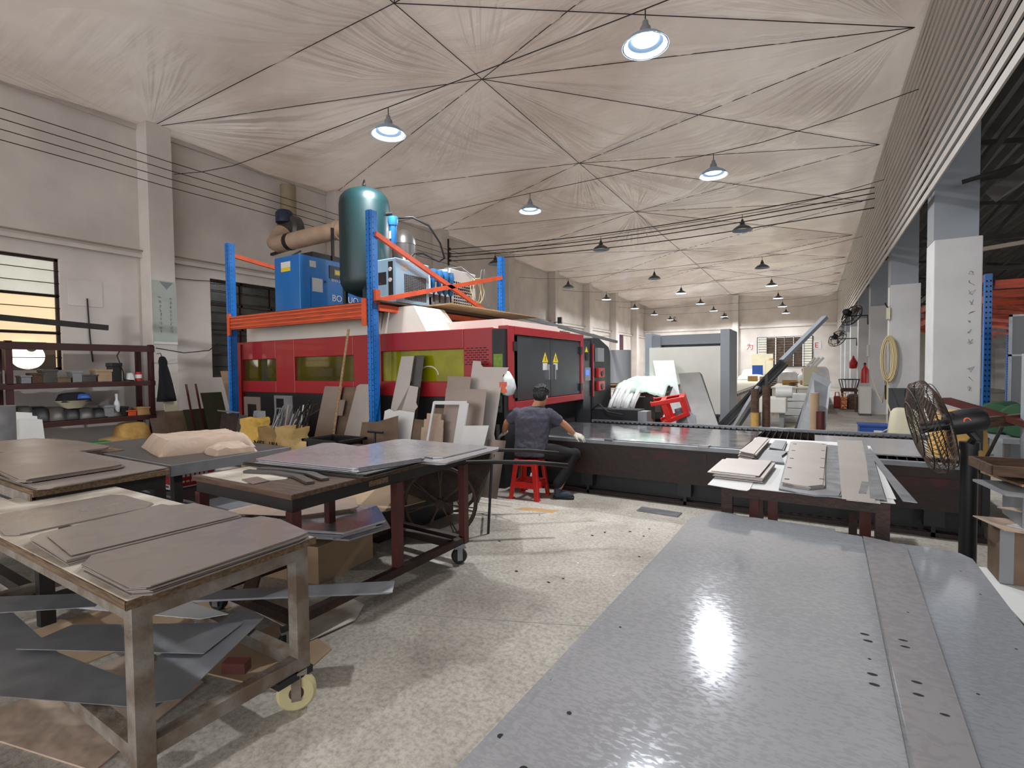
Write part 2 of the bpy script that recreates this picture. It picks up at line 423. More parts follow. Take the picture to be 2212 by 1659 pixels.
# --- wrinkled ceiling film
def film_mat():
    m = bpy.data.materials.new('ceiling_film'); m.use_nodes = True
    N = m.node_tree.nodes; L = m.node_tree.links; b = N['Principled BSDF']
    tc = N.new('ShaderNodeTexCoord')
    def wr(rot, scale, sx, sy):
        mp = N.new('ShaderNodeMapping'); mp.inputs['Rotation'].default_value = (0,0,rot); mp.inputs['Scale'].default_value = (sx, sy, 1)
        L.new(tc.outputs['Object'], mp.inputs[0])
        n = N.new('ShaderNodeTexNoise'); n.inputs['Scale'].default_value = scale; n.inputs['Detail'].default_value = 3
        L.new(mp.outputs[0], n.inputs['Vector']); return n
    a = wr(0.62, 1.0, 0.25, 3.4); c = wr(-0.55, 1.0, 0.25, 3.4)
    sel = N.new('ShaderNodeTexNoise'); sel.inputs['Scale'].default_value = 0.42; sel.inputs['Detail'].default_value = 1
    L.new(tc.outputs['Object'], sel.inputs['Vector'])
    rp = N.new('ShaderNodeValToRGB'); rp.color_ramp.elements[0].position = 0.44; rp.color_ramp.elements[1].position = 0.56
    L.new(sel.outputs['Fac'], rp.inputs[0])
    mx = N.new('ShaderNodeMix'); mx.data_type = 'FLOAT'
    L.new(rp.outputs[0], mx.inputs[0]); L.new(a.outputs['Fac'], mx.inputs[2]); L.new(c.outputs['Fac'], mx.inputs[3])
    msk = N.new('ShaderNodeTexNoise'); msk.inputs['Scale'].default_value = 0.33; msk.inputs['Detail'].default_value = 2
    L.new(tc.outputs['Object'], msk.inputs['Vector'])
    mm = N.new('ShaderNodeMapRange'); mm.inputs[1].default_value = 0.46; mm.inputs[2].default_value = 0.62; mm.inputs[3].default_value = 0.04; mm.inputs[4].default_value = 0.6
    L.new(msk.outputs['Fac'], mm.inputs[0])
    hm = N.new('ShaderNodeMath'); hm.operation = 'MULTIPLY'; L.new(mx.outputs[0], hm.inputs[0]); L.new(mm.outputs[0], hm.inputs[1])
    # folds fanning out from the points where the film is tied to the ridge wire
    def mth(op, a=None, c=None, va=0.0, vb=0.0):
        q = N.new('ShaderNodeMath'); q.operation = op; q.inputs[0].default_value = va; q.inputs[1].default_value = vb
        if a is not None: L.new(a, q.inputs[0])
        if c is not None: L.new(c, q.inputs[1])
        return q.outputs[0]
    xyz = N.new('ShaderNodeSeparateXYZ'); L.new(tc.outputs['Object'], xyz.inputs[0])
    tot = hm.outputs[0]
    for (nx, ny, rmax) in ((-5.25, 7.75, 5.5), (-5.25, 12.2, 6.0), (-5.25, 17.0, 6.5), (-11.6, 5.1, 4.0), (1.2, 9.6, 4.5)):
        dx = mth('SUBTRACT', xyz.outputs[0], vb=nx); dy = mth('SUBTRACT', xyz.outputs[1], vb=ny)
        ang = mth('ARCTAN2', dy, dx)
        r2_ = mth('ADD', mth('MULTIPLY', dx, dx), mth('MULTIPLY', dy, dy)); rr = mth('SQRT', r2_)
        n1 = N.new('ShaderNodeTexNoise'); n1.noise_dimensions = '2D'; n1.inputs['Scale'].default_value = 1.0; n1.inputs['Detail'].default_value = 2
        cv = N.new('ShaderNodeCombineXYZ'); L.new(mth('MULTIPLY', ang, vb=11.0), cv.inputs[0]); L.new(mth('MULTIPLY', rr, vb=0.22), cv.inputs[1])
        L.new(cv.outputs[0], n1.inputs['Vector'])
        g1 = N.new('ShaderNodeTexNoise'); g1.noise_dimensions = '1D'; g1.inputs['Scale'].default_value = 1.3; g1.inputs['Detail'].default_value = 0
        L.new(mth('ADD', ang, vb=ny), g1.inputs['W'])
        ga = N.new('ShaderNodeMapRange'); ga.inputs[1].default_value = 0.44; ga.inputs[2].default_value = 0.62; L.new(g1.outputs['Fac'], ga.inputs[0])
        w1 = N.new('ShaderNodeMapRange'); w1.inputs[1].default_value = 0.2; w1.inputs[2].default_value = 1.6; L.new(rr, w1.inputs[0])
        w2 = N.new('ShaderNodeMapRange'); w2.inputs[1].default_value = rmax*0.45; w2.inputs[2].default_value = rmax; w2.inputs[3].default_value = 1.0; w2.inputs[4].default_value = 0.0; L.new(rr, w2.inputs[0])
        h_ = mth('MULTIPLY', mth('MULTIPLY', n1.outputs['Fac'], ga.outputs[0]), mth('MULTIPLY', w1.outputs[0], w2.outputs[0]))
        tot = mth('ADD', tot, mth('MULTIPLY', h_, vb=1.3))
    bp = N.new('ShaderNodeBump'); bp.inputs['Strength'].default_value = 1.0; bp.inputs['Distance'].default_value = 0.20
    L.new(tot, bp.inputs['Height']); L.new(bp.outputs[0], b.inputs['Normal'])
    big = N.new('ShaderNodeTexNoise'); big.inputs['Scale'].default_value = 0.5; big.inputs['Detail'].default_value = 6
    L.new(tc.outputs['Object'], big.inputs['Vector'])
    r2 = N.new('ShaderNodeValToRGB'); r2.color_ramp.elements[0].position = 0.3; r2.color_ramp.elements[1].position = 0.65
    r2.color_ramp.elements[0].color = rgb('#a19389'); r2.color_ramp.elements[1].color = rgb('#cac2ba')
    L.new(big.outputs['Fac'], r2.inputs[0]); L.new(r2.outputs[0], b.inputs['Base Color'])
    b.inputs['Roughness'].default_value = 0.24
    b.inputs['IOR'].default_value = 1.65
    tr = N.new('ShaderNodeBsdfTranslucent')                       # translucence added to brighten the hall; dust blotches stand in for uneven light above
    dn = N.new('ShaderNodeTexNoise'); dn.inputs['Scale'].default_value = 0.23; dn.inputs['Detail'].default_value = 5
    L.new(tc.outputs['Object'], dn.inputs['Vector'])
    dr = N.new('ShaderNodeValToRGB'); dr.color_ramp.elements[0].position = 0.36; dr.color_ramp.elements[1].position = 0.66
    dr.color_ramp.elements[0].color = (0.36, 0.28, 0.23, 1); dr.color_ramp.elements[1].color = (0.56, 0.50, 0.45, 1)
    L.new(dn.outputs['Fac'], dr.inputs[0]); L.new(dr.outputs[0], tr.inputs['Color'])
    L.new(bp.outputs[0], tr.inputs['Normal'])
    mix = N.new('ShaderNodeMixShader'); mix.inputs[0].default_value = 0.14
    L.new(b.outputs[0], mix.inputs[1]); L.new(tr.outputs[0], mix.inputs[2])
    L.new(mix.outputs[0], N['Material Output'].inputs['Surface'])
    M['ceiling_film'] = m
film_mat()
# ================================================================= THE BUILDING
XL, XR, YE, YB = -11.8, 1.35, 40.5, -9.0      # left wall, slat screen, end wall, open back
RIDGE = -5.25
# floor
b = MB()
b.add([(XL-0.3,YB,0),(9.5,YB,0),(9.5,YE+0.3,0),(XL-0.3,YE+0.3,0),(XL-0.3,YB,-0.2),(9.5,YB,-0.2),(9.5,YE+0.3,-0.2),(XL-0.3,YE+0.3,-0.2)],
      [(0,1,2,3),(7,6,5,4),(0,4,5,1),(1,5,6,2),(2,6,7,3),(3,7,4,0)])
single('floor', b, 'concrete', kind='structure', loc=(0,0,0))

# walls with window openings (built from panels around the openings)
def wall_with_holes(x0, x1, along0, along1, z0, z1, holes, axis):
    """wall slab between x0..x1 (thickness), running along0..along1, holes = [(a0,a1,h0,h1)]"""
    mb = MB()
    cuts = sorted(set([along0, along1] + [h for q in holes for h in q[:2]]))
    for a0, a1 in zip(cuts[:-1], cuts[1:]):
        mid = (a0+a1)/2
        hs = sorted([(q[2],q[3]) for q in holes if q[0] <= mid <= q[1]])
        z = z0
        for h0, h1 in hs + [(z1, z1)]:
            if h0 > z:
                if axis == 'y': mb.box(x0, x1, a0, a1, z, h0)
                else: mb.box(a0, a1, x0, x1, z, h0)
            z = max(z, h1)
    return mb
LW = [(1.0, 3.62, 1.55, 3.58), (6.28, 8.6, 1.36, 3.62), (10.6, 13.0, 1.4, 3.55), (15.2, 17.6, 1.4, 3.5),
      (19.6, 21.4, 1.4, 3.5), (24.2, 26.0, 1.4, 3.5), (28.5, 30.6, 1.4, 3.5), (32.7, 35.2, 0.0, 3.85), (37.3, 39.0, 1.25, 3.55)]
struct('wall_left', wall_with_holes(XL-0.25, XL, YB, YE+0.25, 0, 7.2, LW, 'y'), 'plaster')
EW = [(-3.5, -0.05, 1.42, 3.55)]
struct('wall_back', wall_with_holes(YE, YE+0.25, XL, 9.5, 0, 7.2, EW, 'x'), 'plaster')

# left wall columns and ledge
cb = MB().box(0, 0.42, -0.23, 0.23, 0, 6.5)
colL = None
for k in range(8):
    y = 5.13 + 4.6*k
    if k == 0:
        colL = single('pilaster', MB().box(XL, XL+0.42, y-0.23, y+0.23, 0, 6.5), 'plaster', kind='structure', bev=0.01)
    else:
        c = colL.copy(); COL.objects.link(c); c.location = (colL.location.x, y, 0)
struct('trim_1', MB().box(XL, XL+0.10, YB, YE, 3.82, 3.90), 'plaster')
struct('trim_2', MB().box(XL, XL+0.05, YB, YE, 6.40, 6.5), 'plaster')
# end wall pier and ledge
struct('trim_3', MB().box(-5.15, -4.75, YE-0.35, YE, 0, 6.7), 'plaster')
struct('trim_4', MB().box(-11.8, 1.5, YE-0.12, YE, 4.25, 4.42), 'plaster')

# windows of the left wall
def window_left(i, y0, y1, z0, z1, ny, nz, mats, bars=True, bar_h=8, frame='frame_rust'):
    o = thing('window_%d' % i, None, None, (XL-0.12, (y0+y1)/2, z0), kind='structure')
    fr = MB(); w = 0.05; x0, x1 = XL-0.16, XL-0.08
    fr.box(x0,x1,y0,y1,z0,z0+w).box(x0,x1,y0,y1,z1-w,z1).box(x0,x1,y0,y0+w,z0,z1).box(x0,x1,y1-w,y1,z0,z1)
    ys = [y0 + (y1-y0)*k/ny for k in range(ny+1)]; zs = [z0 + (z1-z0)*k/nz for k in range(nz+1)]
    for y in ys[1:-1]: fr.box(x0,x1,y-w/2,y+w/2,z0,z1)
    for z in zs[1:-1]: fr.box(x0,x1,y0,y1,z-w/2,z+w/2)
    part('window_frame', fr, frame, o)
    for a in range(ny):
        for c in range(nz):
            mt = mats[(a*nz+c) % len(mats)]
            part('pane', MB().box(XL-0.135, XL-0.125, ys[a]+w/2, ys[a+1]-w/2, zs[c]+w/2, zs[c+1]-w/2), mt, o)
    if bars:
        for k in range(1, bar_h):
            z = z0 + (z1-z0)*k/bar_h
            part('bar', MB().tube([(XL-0.05, y0, z), (XL-0.05, (y0*2+y1)/3, z+random.uniform(-.01,.01)), (XL-0.05, y1, z)], 0.008, 5), 'iron', o)
    return o
window_left(1, 1.0, 3.62, 1.55, 3.58, 3, 3, ['pane_warm','pane_warm','pane_pale'], bar_h=9)
o = window_left(2, 6.28, 8.6, 1.36, 3.62, 3, 4, ['glass_dark'], bar_h=9)
for k, w in enumerate(LW[2:7]):
    window_left(3+k, w[0], w[1], w[2], w[3], 2, 4, ['pane_warm','pane_warm','pane_pale','pane_warm'], bar_h=10)
window_left(9, 37.3, 39.0, 1.25, 3.55, 2, 4, ['pane_bright'], bar_h=6)
# doorway in the left wall near the end, seen as bright daylight
d = thing('door_1', None, None, (XL-0.12, 33.95, 0), kind='structure')
part('opening', MB().box(XL-0.2, XL-0.18, 32.7, 34.1, 0, 3.85), 'pane_bright', d)
part('opening', MB().box(XL-0.2, XL-0.18, 34.1, 34.9, 0, 3.85), 'pane_blue', d)
part('jamb', MB().box(XL-0.2, XL+0.02, 34.9, 35.2, 0, 3.85), 'frame_redbrown', d)
# round cut-out board in the first window (ventilation hole, daylight behind)
vb = thing('vent_board', 'grey board with a round hole in the lower pane of the barred left window', 'board', (XL-0.03, 3.06, 1.55))
n = 28; cy, cz, rr = 3.15, 1.80, 0.235
ring = [(cy+rr*math.cos(2*PI*k/n), cz+rr*math.sin(2*PI*k/n)) for k in range(n)]
def sq(t):
    c, s = math.cos(t), math.sin(t); k = max(abs(c)/0.45, abs(s)/0.25)
    return (3.08+c/k, 1.80+s/k)
outer = [sq(2*PI*k/n) for k in range(n)]
vs = [(XL-0.06,y,z) for y,z in ring] + [(XL-0.06,y,z) for y,z in outer] + [(XL-0.04,y,z) for y,z in ring] + [(XL-0.04,y,z) for y,z in outer]
fs = []
for k in range(n):
    l = (k+1) % n
    fs += [(k,l,n+l,n+k), (2*n+k,3*n+k,3*n+l,2*n+l), (k,2*n+k,2*n+l,l), (n+k,n+l,3*n+l,3*n+k)]
part('board', MB().add(vs, fs), 'brown_panel', vb)
part('daylight_pane', MB().lathe([(0.24,0),(0.24,0.01)], 28, (XL-0.09, cy, cz), 'x'), 'pane_bright', vb)
part('print', MB().lathe([(0.075,0.004),(0.075,0),(0.045,0),(0.045,0.004)], 18, (XL-0.075, cy+0.06, cz+0.15), 'x'), 'duct_yellow', vb, label='yellow figure printed on the sign outside')

# end wall window with rusty mesh
o = thing('window_10', None, None, (-1.77, YE-0.05, 1.42), kind='structure')
fr = MB()
for x in (-3.5,-2.9,-2.3,-1.77,-1.2,-0.6,-0.09): fr.box(x, x+0.045, YE-0.08, YE-0.02, 1.42, 3.55)
for z in (1.42, 3.51): fr.box(-3.5, -0.05, YE-0.08, YE-0.02, z, z+0.045)
part('window_frame', fr, 'iron', o)
for k in range(1, 12):
    z = 1.42 + 2.13*k/12
    part('bar', MB().tube([(-3.5,YE-0.1,z),(-0.05,YE-0.1,z)], 0.018, 5), 'mesh_brown', o)
for k in range(6):
    x0 = -3.46 + 0.565*k
    part('pane', MB().box(x0+0.03, x0+0.55, YE+0.02, YE+0.04, 1.46, 3.5), 'mesh_brown' if k not in (0,5) else 'pane_pale', o)
# red characters on white cards, end wall
for s, x, l in (('为', -4.0, 'white card with a red character left of the end window'), ('E', 0.2, 'white card with a red character right of the end window')):
    o = single('wall_card', MB().box(x-0.26, x+0.26, YE-0.02, YE-0.005, 2.62, 3.2), 'sheet_white', l, 'sign', 'red character cards on the end wall')
    text('lettering', s, 0.5, 'ink_red', o, (x-0.24 if s != 'E' else x-0.15, YE-0.03, 2.72), (PI/2,0,0), 0.004)

# right-hand columns and beam
colR = None
for k in range(8):
    y = 4.6 + 4.6*k
    if k == 0:
        colR = struct('column', MB().box(1.45, 1.97, y, y+0.55, 0, 3.25), 'plaster_right', bev=0.012)
        capR = struct('column_shaft', MB().box(1.45, 1.93, y+0.03, y+0.52, 3.25, 6.6), 'press_grey')
    else:
        c = colR.copy(); COL.objects.link(c); c.location.y = colR.location.y + 4.6*k
        c = capR.copy(); COL.objects.link(c); c.location.y = capR.location.y + 4.6*k
# slat screen under the ceiling edge
ss = thing('slat_screen', 'long screen of pale horizontal slats under the ceiling edge before the columns', 'screen', (XR, 16, 3.8))
NS = 17
for k in range(NS):
    z = 3.84 + k*0.158
    part('slat', MB().box(XR-0.010, XR+0.010, -6.0, YE-0.1, z, z+0.092), 'slat_paint', ss)
for k in range(10):
    y = 4.85 + 4.6*(k-1)
    part('batten', MB().box(XR+0.015, XR+0.05, y-0.02, y+0.02, 3.84, 6.5), 'truss', ss)
    part('bracket', MB().bar((XR+0.03, y+0.3, 3.95), (1.6, y+0.3, 3.95), 0.03, 0.04), 'iron', ss)
struct('wall_right', wall_with_holes(9.3, 9.5, -6.0, YE, 0, 6.0, [(13.0, 21.0, 0.0, 3.4)], 'y'), 'plaster_right')  # unseen outer wall, added to keep the bay behind the slats dark
struct('sky_gap_strip', MB().box(XR+0.0, 2.0, -6.0, YE, 6.50, 6.56), 'slat_paint')  # added strip that blocks the sky showing between slats and ceiling
# right bay: dark tin roof on trusses
b = MB()
for k in range(30):
    x0 = 1.9 + k*0.25
    z0 = 6.4 - 0.16*(x0-1.9)
    b.add([(x0,-6,z0),(x0+0.125,-6,z0+0.05),(x0+0.25,-6,z0-0.04),(x0,YE,z0),(x0+0.125,YE,z0+0.05),(x0+0.25,YE,z0-0.04)], [(0,1,4,3),(1,2,5,4)])
struct('ceiling_side', b, 'tin_roof')
for k in range(8):
    y = 4.9 + 4.6*k
    t = thing('roof_truss', 'dark steel truss spanning the side bay, number %s behind the columns' % ('first','second','third','fourth','fifth','sixth','seventh','eighth')[k].replace('number ',''), 'truss', (5, y, 4.2), 'trusses of the side bay')
    t['label'] = 'dark steel roof truss of the side bay, %s from the slat screen front' % ('first','second','third','fourth','fifth','sixth','seventh','eighth')[k]
    part('bottom_chord', MB().bar((1.9,y,4.1),(9.3,y,4.1),0.08,0.1), 'truss', t)
    part('top_chord', MB().bar((1.9,y,6.25),(9.3,y,5.1),0.08,0.1), 'truss', t)
    for j in range(6):
        xa = 1.9+7.4*j/6; xb = 1.9+7.4*(j+1)/6
        zt = 6.25-1.15*(j+1)/6
        part('web', MB().bar((xa,y,4.1),(xb,y,zt),0.05,0.06), 'truss', t)

# ----------------------------------------------------------------- ceiling film over wires
ridge_nodes = [-6.0, -2.0, 1.5, 5.5, 7.75, 12.2, 17.0, 23.7, 28.5, 33.2, 40.4]
def zc(x):                                   # height of the wire frame
    if x < RIDGE: t = (RIDGE-x)/(RIDGE-XL)
    else: t = (x-RIDGE)/(XR-RIDGE)
    return 6.82 - 0.32*t
segs = []
for a, c in zip(ridge_nodes[:-1], ridge_nodes[1:]): segs.append(((RIDGE,a),(RIDGE,c)))
LA = [-4.0, 0.5, 5.1, 9.7, 14.3, 18.9, 23.5, 28.1, 32.7, 37.3]
RA = [-4.3, 0.3, 5.0, 9.6, 14.2, 18.8, 23.4, 28.0, 32.6, 37.2]
def near(nodes, y, n):
    return sorted(nodes, key=lambda q: abs(q-y))[:n]
for y in LA:
    for q in near(ridge_nodes, y, 2): segs.append(((XL+0.15,y),(RIDGE,q)))
for y in RA:
    for q in near(ridge_nodes, y, 3): segs.append(((XR-0.1,y),(RIDGE,q)))
def sd(x, y):
    best = 9
    for (ax,ay),(bx,by) in segs:
        dx, dy = bx-ax, by-ay
        t = ((x-ax)*dx+(y-ay)*dy)/(dx*dx+dy*dy)
        t = 0 if t < 0 else 1 if t > 1 else t
        d = math.hypot(x-ax-t*dx, y-ay-t*dy)
        if d < best: best = d
    return best
NX, NY = 84, 250
vs, fs = [], []
for j in range(NY+1):
    y = YB + (YE-YB)*j/NY
    for i in range(NX+1):
        x = XL + (XR-XL)*i/NX
        d = sd(x, y)
        e = min(1.0, min(x-XL, XR-x)/0.5)
        sag = 0.46*(1-math.exp(-d/0.95))*e
        ruck = 0.024*noise.noise(Vector((x*0.9+y*2.2, y*0.6-x*1.6, 0)))*e
        vs.append((x, y, zc(x) + 0.02 - sag*0.75 + ruck))
for j in range(NY):
    for i in range(NX):
        a = j*(NX+1)+i
        fs.append((a, a+1, a+NX+2, a+NX+1))
me = bpy.data.meshes.new('ceiling'); me.from_pydata(vs, [], fs)
for p in me.polygons: p.use_smooth = True
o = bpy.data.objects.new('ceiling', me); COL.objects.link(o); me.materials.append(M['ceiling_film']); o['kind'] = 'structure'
WL[o.name] = (0,0,0)
for (ax,ay),(bx,by) in segs:
    if max(ay,by) < 1.0: continue
    pts = []
    for t in range(7):
        u = t/6; x = ax+(bx-ax)*u; y = ay+(by-ay)*u
        pts.append((x-0.0, y, zc(x)-0.012))
    part('support_wire', MB().tube(pts, 0.007, 5), 'wire', o)
# ================================================================= LAMPS AND WIRES
ORD = ('first','second','third','fourth','fifth','sixth','seventh','eighth')
def make_lamp(lit, loc, label):
    t = thing('pendant_lamp', label, 'lamp', loc, 'pendant lamps strung across the hall')
    x, y, z = loc                                  # z = rim height of the shade
    sh = MB().lathe([(0.25,0.0),(0.245,0.012),(0.19,0.07),(0.10,0.125),(0.062,0.15),(0.055,0.148),(0.09,0.118),(0.18,0.062),(0.235,0.008),(0.25,0.0)], 32, loc)
    part('shade', sh, 'enamel_lit' if lit else 'enamel_dark', t, smooth=40)
    inn = MB().lathe([(0.232,0.004),(0.176,0.056),(0.086,0.112),(0.052,0.142)], 32, loc, cap=False)
    part('reflector', inn, 'enamel_white', t, smooth=True)
    part('socket', MB().lathe([(0.06,0.148),(0.058,0.20),(0.035,0.23),(0.03,0.27),(0.018,0.285),(0.0,0.285)], 16, loc), 'enamel_dark' if not lit else 'plastic_grey', t, smooth=40)
    part('bulb', MB().lathe([(0.0,0.05),(0.10,0.052),(0.135,0.062),(0.132,0.075),(0.05,0.12),(0.04,0.14)], 20, loc), 'bulb_lit' if lit else 'bulb_off', t, smooth=True)
    part('hanger', MB().tube([(x,y,z+0.28),(x,y,z+0.40)], 0.007, 6), 'wire', t)
    if lit:
        ld = bpy.data.lights.new('lamp_light', 'AREA'); ld.shape = 'DISK'; ld.size = 0.25; ld.energy = LAMP_W; ld.color = (0.94, 0.97, 1.0)
        lo = bpy.data.objects.new('lamp_light', ld); COL.objects.link(lo); lo.parent = t; lo.location = (0,0,0.045)
    return t
COLX = (-1.60, -5.45, -9.2)
ROWS = [(5.55,True),(9.9,True),(14.25,False),(20.1,False),(24.8,True),(29.6,True),(33.9,True),(38.3,True)]
SIDE = ('nearest the slat screen', 'in mid-wire', 'nearest the left wall')
lit0 = off0 = None
for r, (y, lit) in enumerate(ROWS):
    for c, x in enumerate(COLX):
        if r < 2 and c == 2: continue              # only two hang on these wires
        lab = '%s pendant lamp on the %s lamp wire, %s' % ('lit white-shaded' if r < 2 else 'unlit dark-shaded' if not lit else 'dark-shaded glowing', ORD[r], SIDE[c])
        z = 5.0
        loc = (x, y, z)
        if lit and r < 2:
            if lit0 is None: lit0 = make_lamp(True, loc, lab)
            else: dup(lit0, loc, lab)
        elif not lit:
            if off0 is None: off0 = make_lamp(False, loc, lab)
            else: dup(off0, loc, lab)
        else:
            if 'farlit' not in globals():
                farlit = make_lamp(True, loc, lab)
                for ch in farlit.children:
                    if ch.name.startswith('shade') or ch.name.startswith('socket'): ch.data.materials[0] = M['enamel_dark']
                    if ch.type == 'LIGHT': ch.data = ch.data.copy(); ch.data.energy = LAMP_W*0.8
            else: dup(farlit, loc, lab)
    # the wire it hangs from
    pts = []
    for k in range(13):
        u = k/12; x = XL+0.1 + (XR-XL-0.1)*u
        pts.append((x, y, 5.40 + 1.3*max(0, abs(2*u-1)-0.62)**1.5))
    single('overhead_wire', MB().tube(pts, 0.007, 5), 'wire', 'thin dark wire carrying the %s row of pendant lamps' % ORD[r], 'wire', 'lamp wires')
# four thick cables in a bundle above the third lamp row
for k, (zl, zr) in enumerate(((5.85,6.15),(5.68,6.0),(5.58,5.86),(5.43,5.62))):
    pts = []
    for j in range(15):
        u = j/14; x = XL+0.35 + (XR-XL-0.35)*u; y = 14.55 + (16.3-14.55)*u
        pts.append((x, y, zl+(zr-zl)*u - 0.22*math.sin(PI*u)))
    single('power_cable', MB().tube(pts, 0.014, 6), 'wire', 'black power cable crossing the hall, %s from the top of the bundle' % ORD[k], 'cable', 'power cables across the hall')
# insulator bracket where they meet the wall
t = thing('insulator_rack', 'iron bracket with insulators holding the power cables on the left wall', 'bracket', (XL+0.3, 14.5, 5.3))
part('post', MB().box(XL+0.42, XL+0.46, 14.45, 14.5, 5.25, 6.2), 'iron', t)
for z in (5.43,5.58,5.68,5.85):
    part('insulator', MB().lathe([(0.03,-0.04),(0.05,0),(0.03,0.04)], 10, (XL+0.48,14.52,z)), 'enamel_dark', t)
# four wires running along the left wall
for k in range(4):
    pts = [(XL+0.62, -2.0+1.2*j, 5.75-0.17*k - 0.015*(j % 4 == 2)) for j in range(15)]
    single('wall_wire', MB().tube(pts, 0.008, 5), 'wire', 'thin wire running along the left wall, %s from the top' % ORD[k], 'wire', 'wires along the left wall')
single('wall_conduit', MB().tube([(XL+0.14,-5,3.95),(XL+0.14,8,3.95),(XL+0.14,20,3.93),(XL+0.14,40,3.95)], 0.018, 6), 'wire_pale', 'pale conduit pipe running along the left wall ledge', 'pipe')
single('wall_cable', MB().tube([(XL+0.06,y,3.55+0.05*math.sin(y*2)) for y in [4.9+k*0.5 for k in range(60)]], 0.008, 5), 'wire', 'thin cable sagging along the far left wall above the windows', 'cable')
# wall-mounted gooseneck lamps on the end wall
for x, l in ((-9.3,'gooseneck wall lamp on the end wall, nearer the left corner'), (-5.6,'gooseneck wall lamp on the end wall beside the pier')):
    t = thing('wall_lamp', l, 'lamp', (x, YE-0.6, 4.95), 'gooseneck lamps on the end wall')
    part('arm', MB().tube([(x,YE,5.3),(x,YE-0.3,5.42),(x,YE-0.58,5.36),(x,YE-0.6,5.2)], 0.02, 6), 'enamel_dark', t)
    part('shade', MB().lathe([(0.24,0),(0.18,0.07),(0.06,0.15),(0.04,0.25),(0.0,0.25)], 20, (x,YE-0.6,4.98), cap=False), 'enamel_dark', t, smooth=40)
    part('bulb', MB().lathe([(0.0,-0.01),(0.2,0.0),(0.15,0.06)], 16, (x,YE-0.6,4.985)), 'bulb_off', t)
# small floodlight on the far left wall
t = thing('floodlight', 'small black floodlight on the left wall above the red machine', 'floodlight', (XL+0.5,23.1,3.75))
part('body', MB().cbox(XL+0.75,23.1,3.9,0.22,0.42,0.3,0.4), 'plastic_black', t)
part('lens', MB().cbox(XL+0.87,23.05,3.9,0.01,0.36,0.24,0.4), 'sheet_white', t)
part('bracket', MB().tube([(XL+0.42,23.1,3.8),(XL+0.7,23.1,3.85)], 0.02, 6), 'iron', t)

# ================================================================= LASER CUTTING MACHINE
MX0, MX1, MY0, MY1, MZ = -9.1, -3.45, 5.28, 7.95, 2.02
mc = thing('laser_cutter', 'large red and black enclosed laser cutting machine with yellow windows', 'machine', (-6.3, 6.6, 0))
part('base', MB().box(MX0+0.15, MX1, MY0+0.06, MY1, 0.0, 1.15), 'black_paint', mc)
body = MB()
WZ0, WZ1 = 1.33, 1.72
wins = [(-8.95,-7.93),(-7.42,-6.0),(-5.42,-3.92)]
wz = [(1.32,1.70),(1.33,1.72),(1.33,1.76)]
x = MX0
body.box(MX0, MX1, MY0+0.10, MY1, WZ1+0.06, MZ)
for (a,c),(z0,z1) in zip(wins, wz):
    body.box(x, a, MY0, MY0+0.12, 1.12, MZ); body.box(a, c, MY0, MY0+0.12, 1.12, z0); body.box(a, c, MY0, MY0+0.12, z1, MZ); x = c
body.box(x, MX1, MY0, MY0+0.12, 1.12, MZ)
body.box(MX0, MX0+0.1, MY0+0.1, MY1, 1.12, MZ)
part('housing', body, 'red_paint', mc, bev=0.012)
part('corner_skirt', MB().box(MX0-0.02, MX0+0.18, MY0-0.03, MY0+0.1, 0.0, MZ-0.04), 'red_paint', mc)
part('plinth_panel', MB().box(MX0+0.2, MX1, MY0+0.02, MY0+0.08, 0.05, 1.12), 'black_paint', mc)
for i, ((a,c),(z0,z1)) in enumerate(zip(wins, wz)):
    part('window_pane', MB().box(a-0.02, c+0.02, MY0+0.05, MY0+0.07, z0-0.02, z1+0.02), 'acrylic_bright' if i == 2 else 'acrylic_yellow', mc)
# things seen through the right-hand pane: coiled hose reel shape behind the pane
part('hose', MB().tube([(-4.55+0.17*math.cos(t), MY0+0.044, 1.42+0.12*math.sin(t)) for t in [k*PI/9 for k in range(12)]], 0.010, 6), 'white_paint', mc)
vents = MB()
for r in range(8):
    for c in range(6):
        xx = -3.9+c*0.066 + (0.033 if r % 2 else 0); zz = 1.55+r*0.03
        if xx < -3.55: vents.box(xx, xx+0.045, MY0-0.003, MY0+0.002, zz, zz+0.010)
part('vent_slots', vents, 'hole_dark', mc)
# upper white hood (set back a little)
part('hood', MB().box(MX0+0.1, -5.55, MY0+0.14, MY1-0.3, MZ, 2.36), 'white_paint', mc, bev=0.01)
h2 = MB().add([(-5.52,MY0+0.10,MZ),(-4.62,MY0+0.10,MZ),(-4.95,MY0+0.20,2.42),(-5.52,MY0+0.20,2.42),(-5.52,MY0+0.9,MZ),(-4.62,MY0+0.9,MZ),(-4.95,MY0+0.9,2.42),(-5.52,MY0+0.9,2.42)],
        [(0,1,2,3),(7,6,5,4),(0,4,5,1),(1,5,6,2),(2,6,7,3),(3,7,4,0)])
part('hood_end', h2, 'white_paint', mc)
part('hood', MB().box(-4.98, -3.75, MY0+0.7, MY1-0.2, MZ, 2.20), 'white_paint', mc)
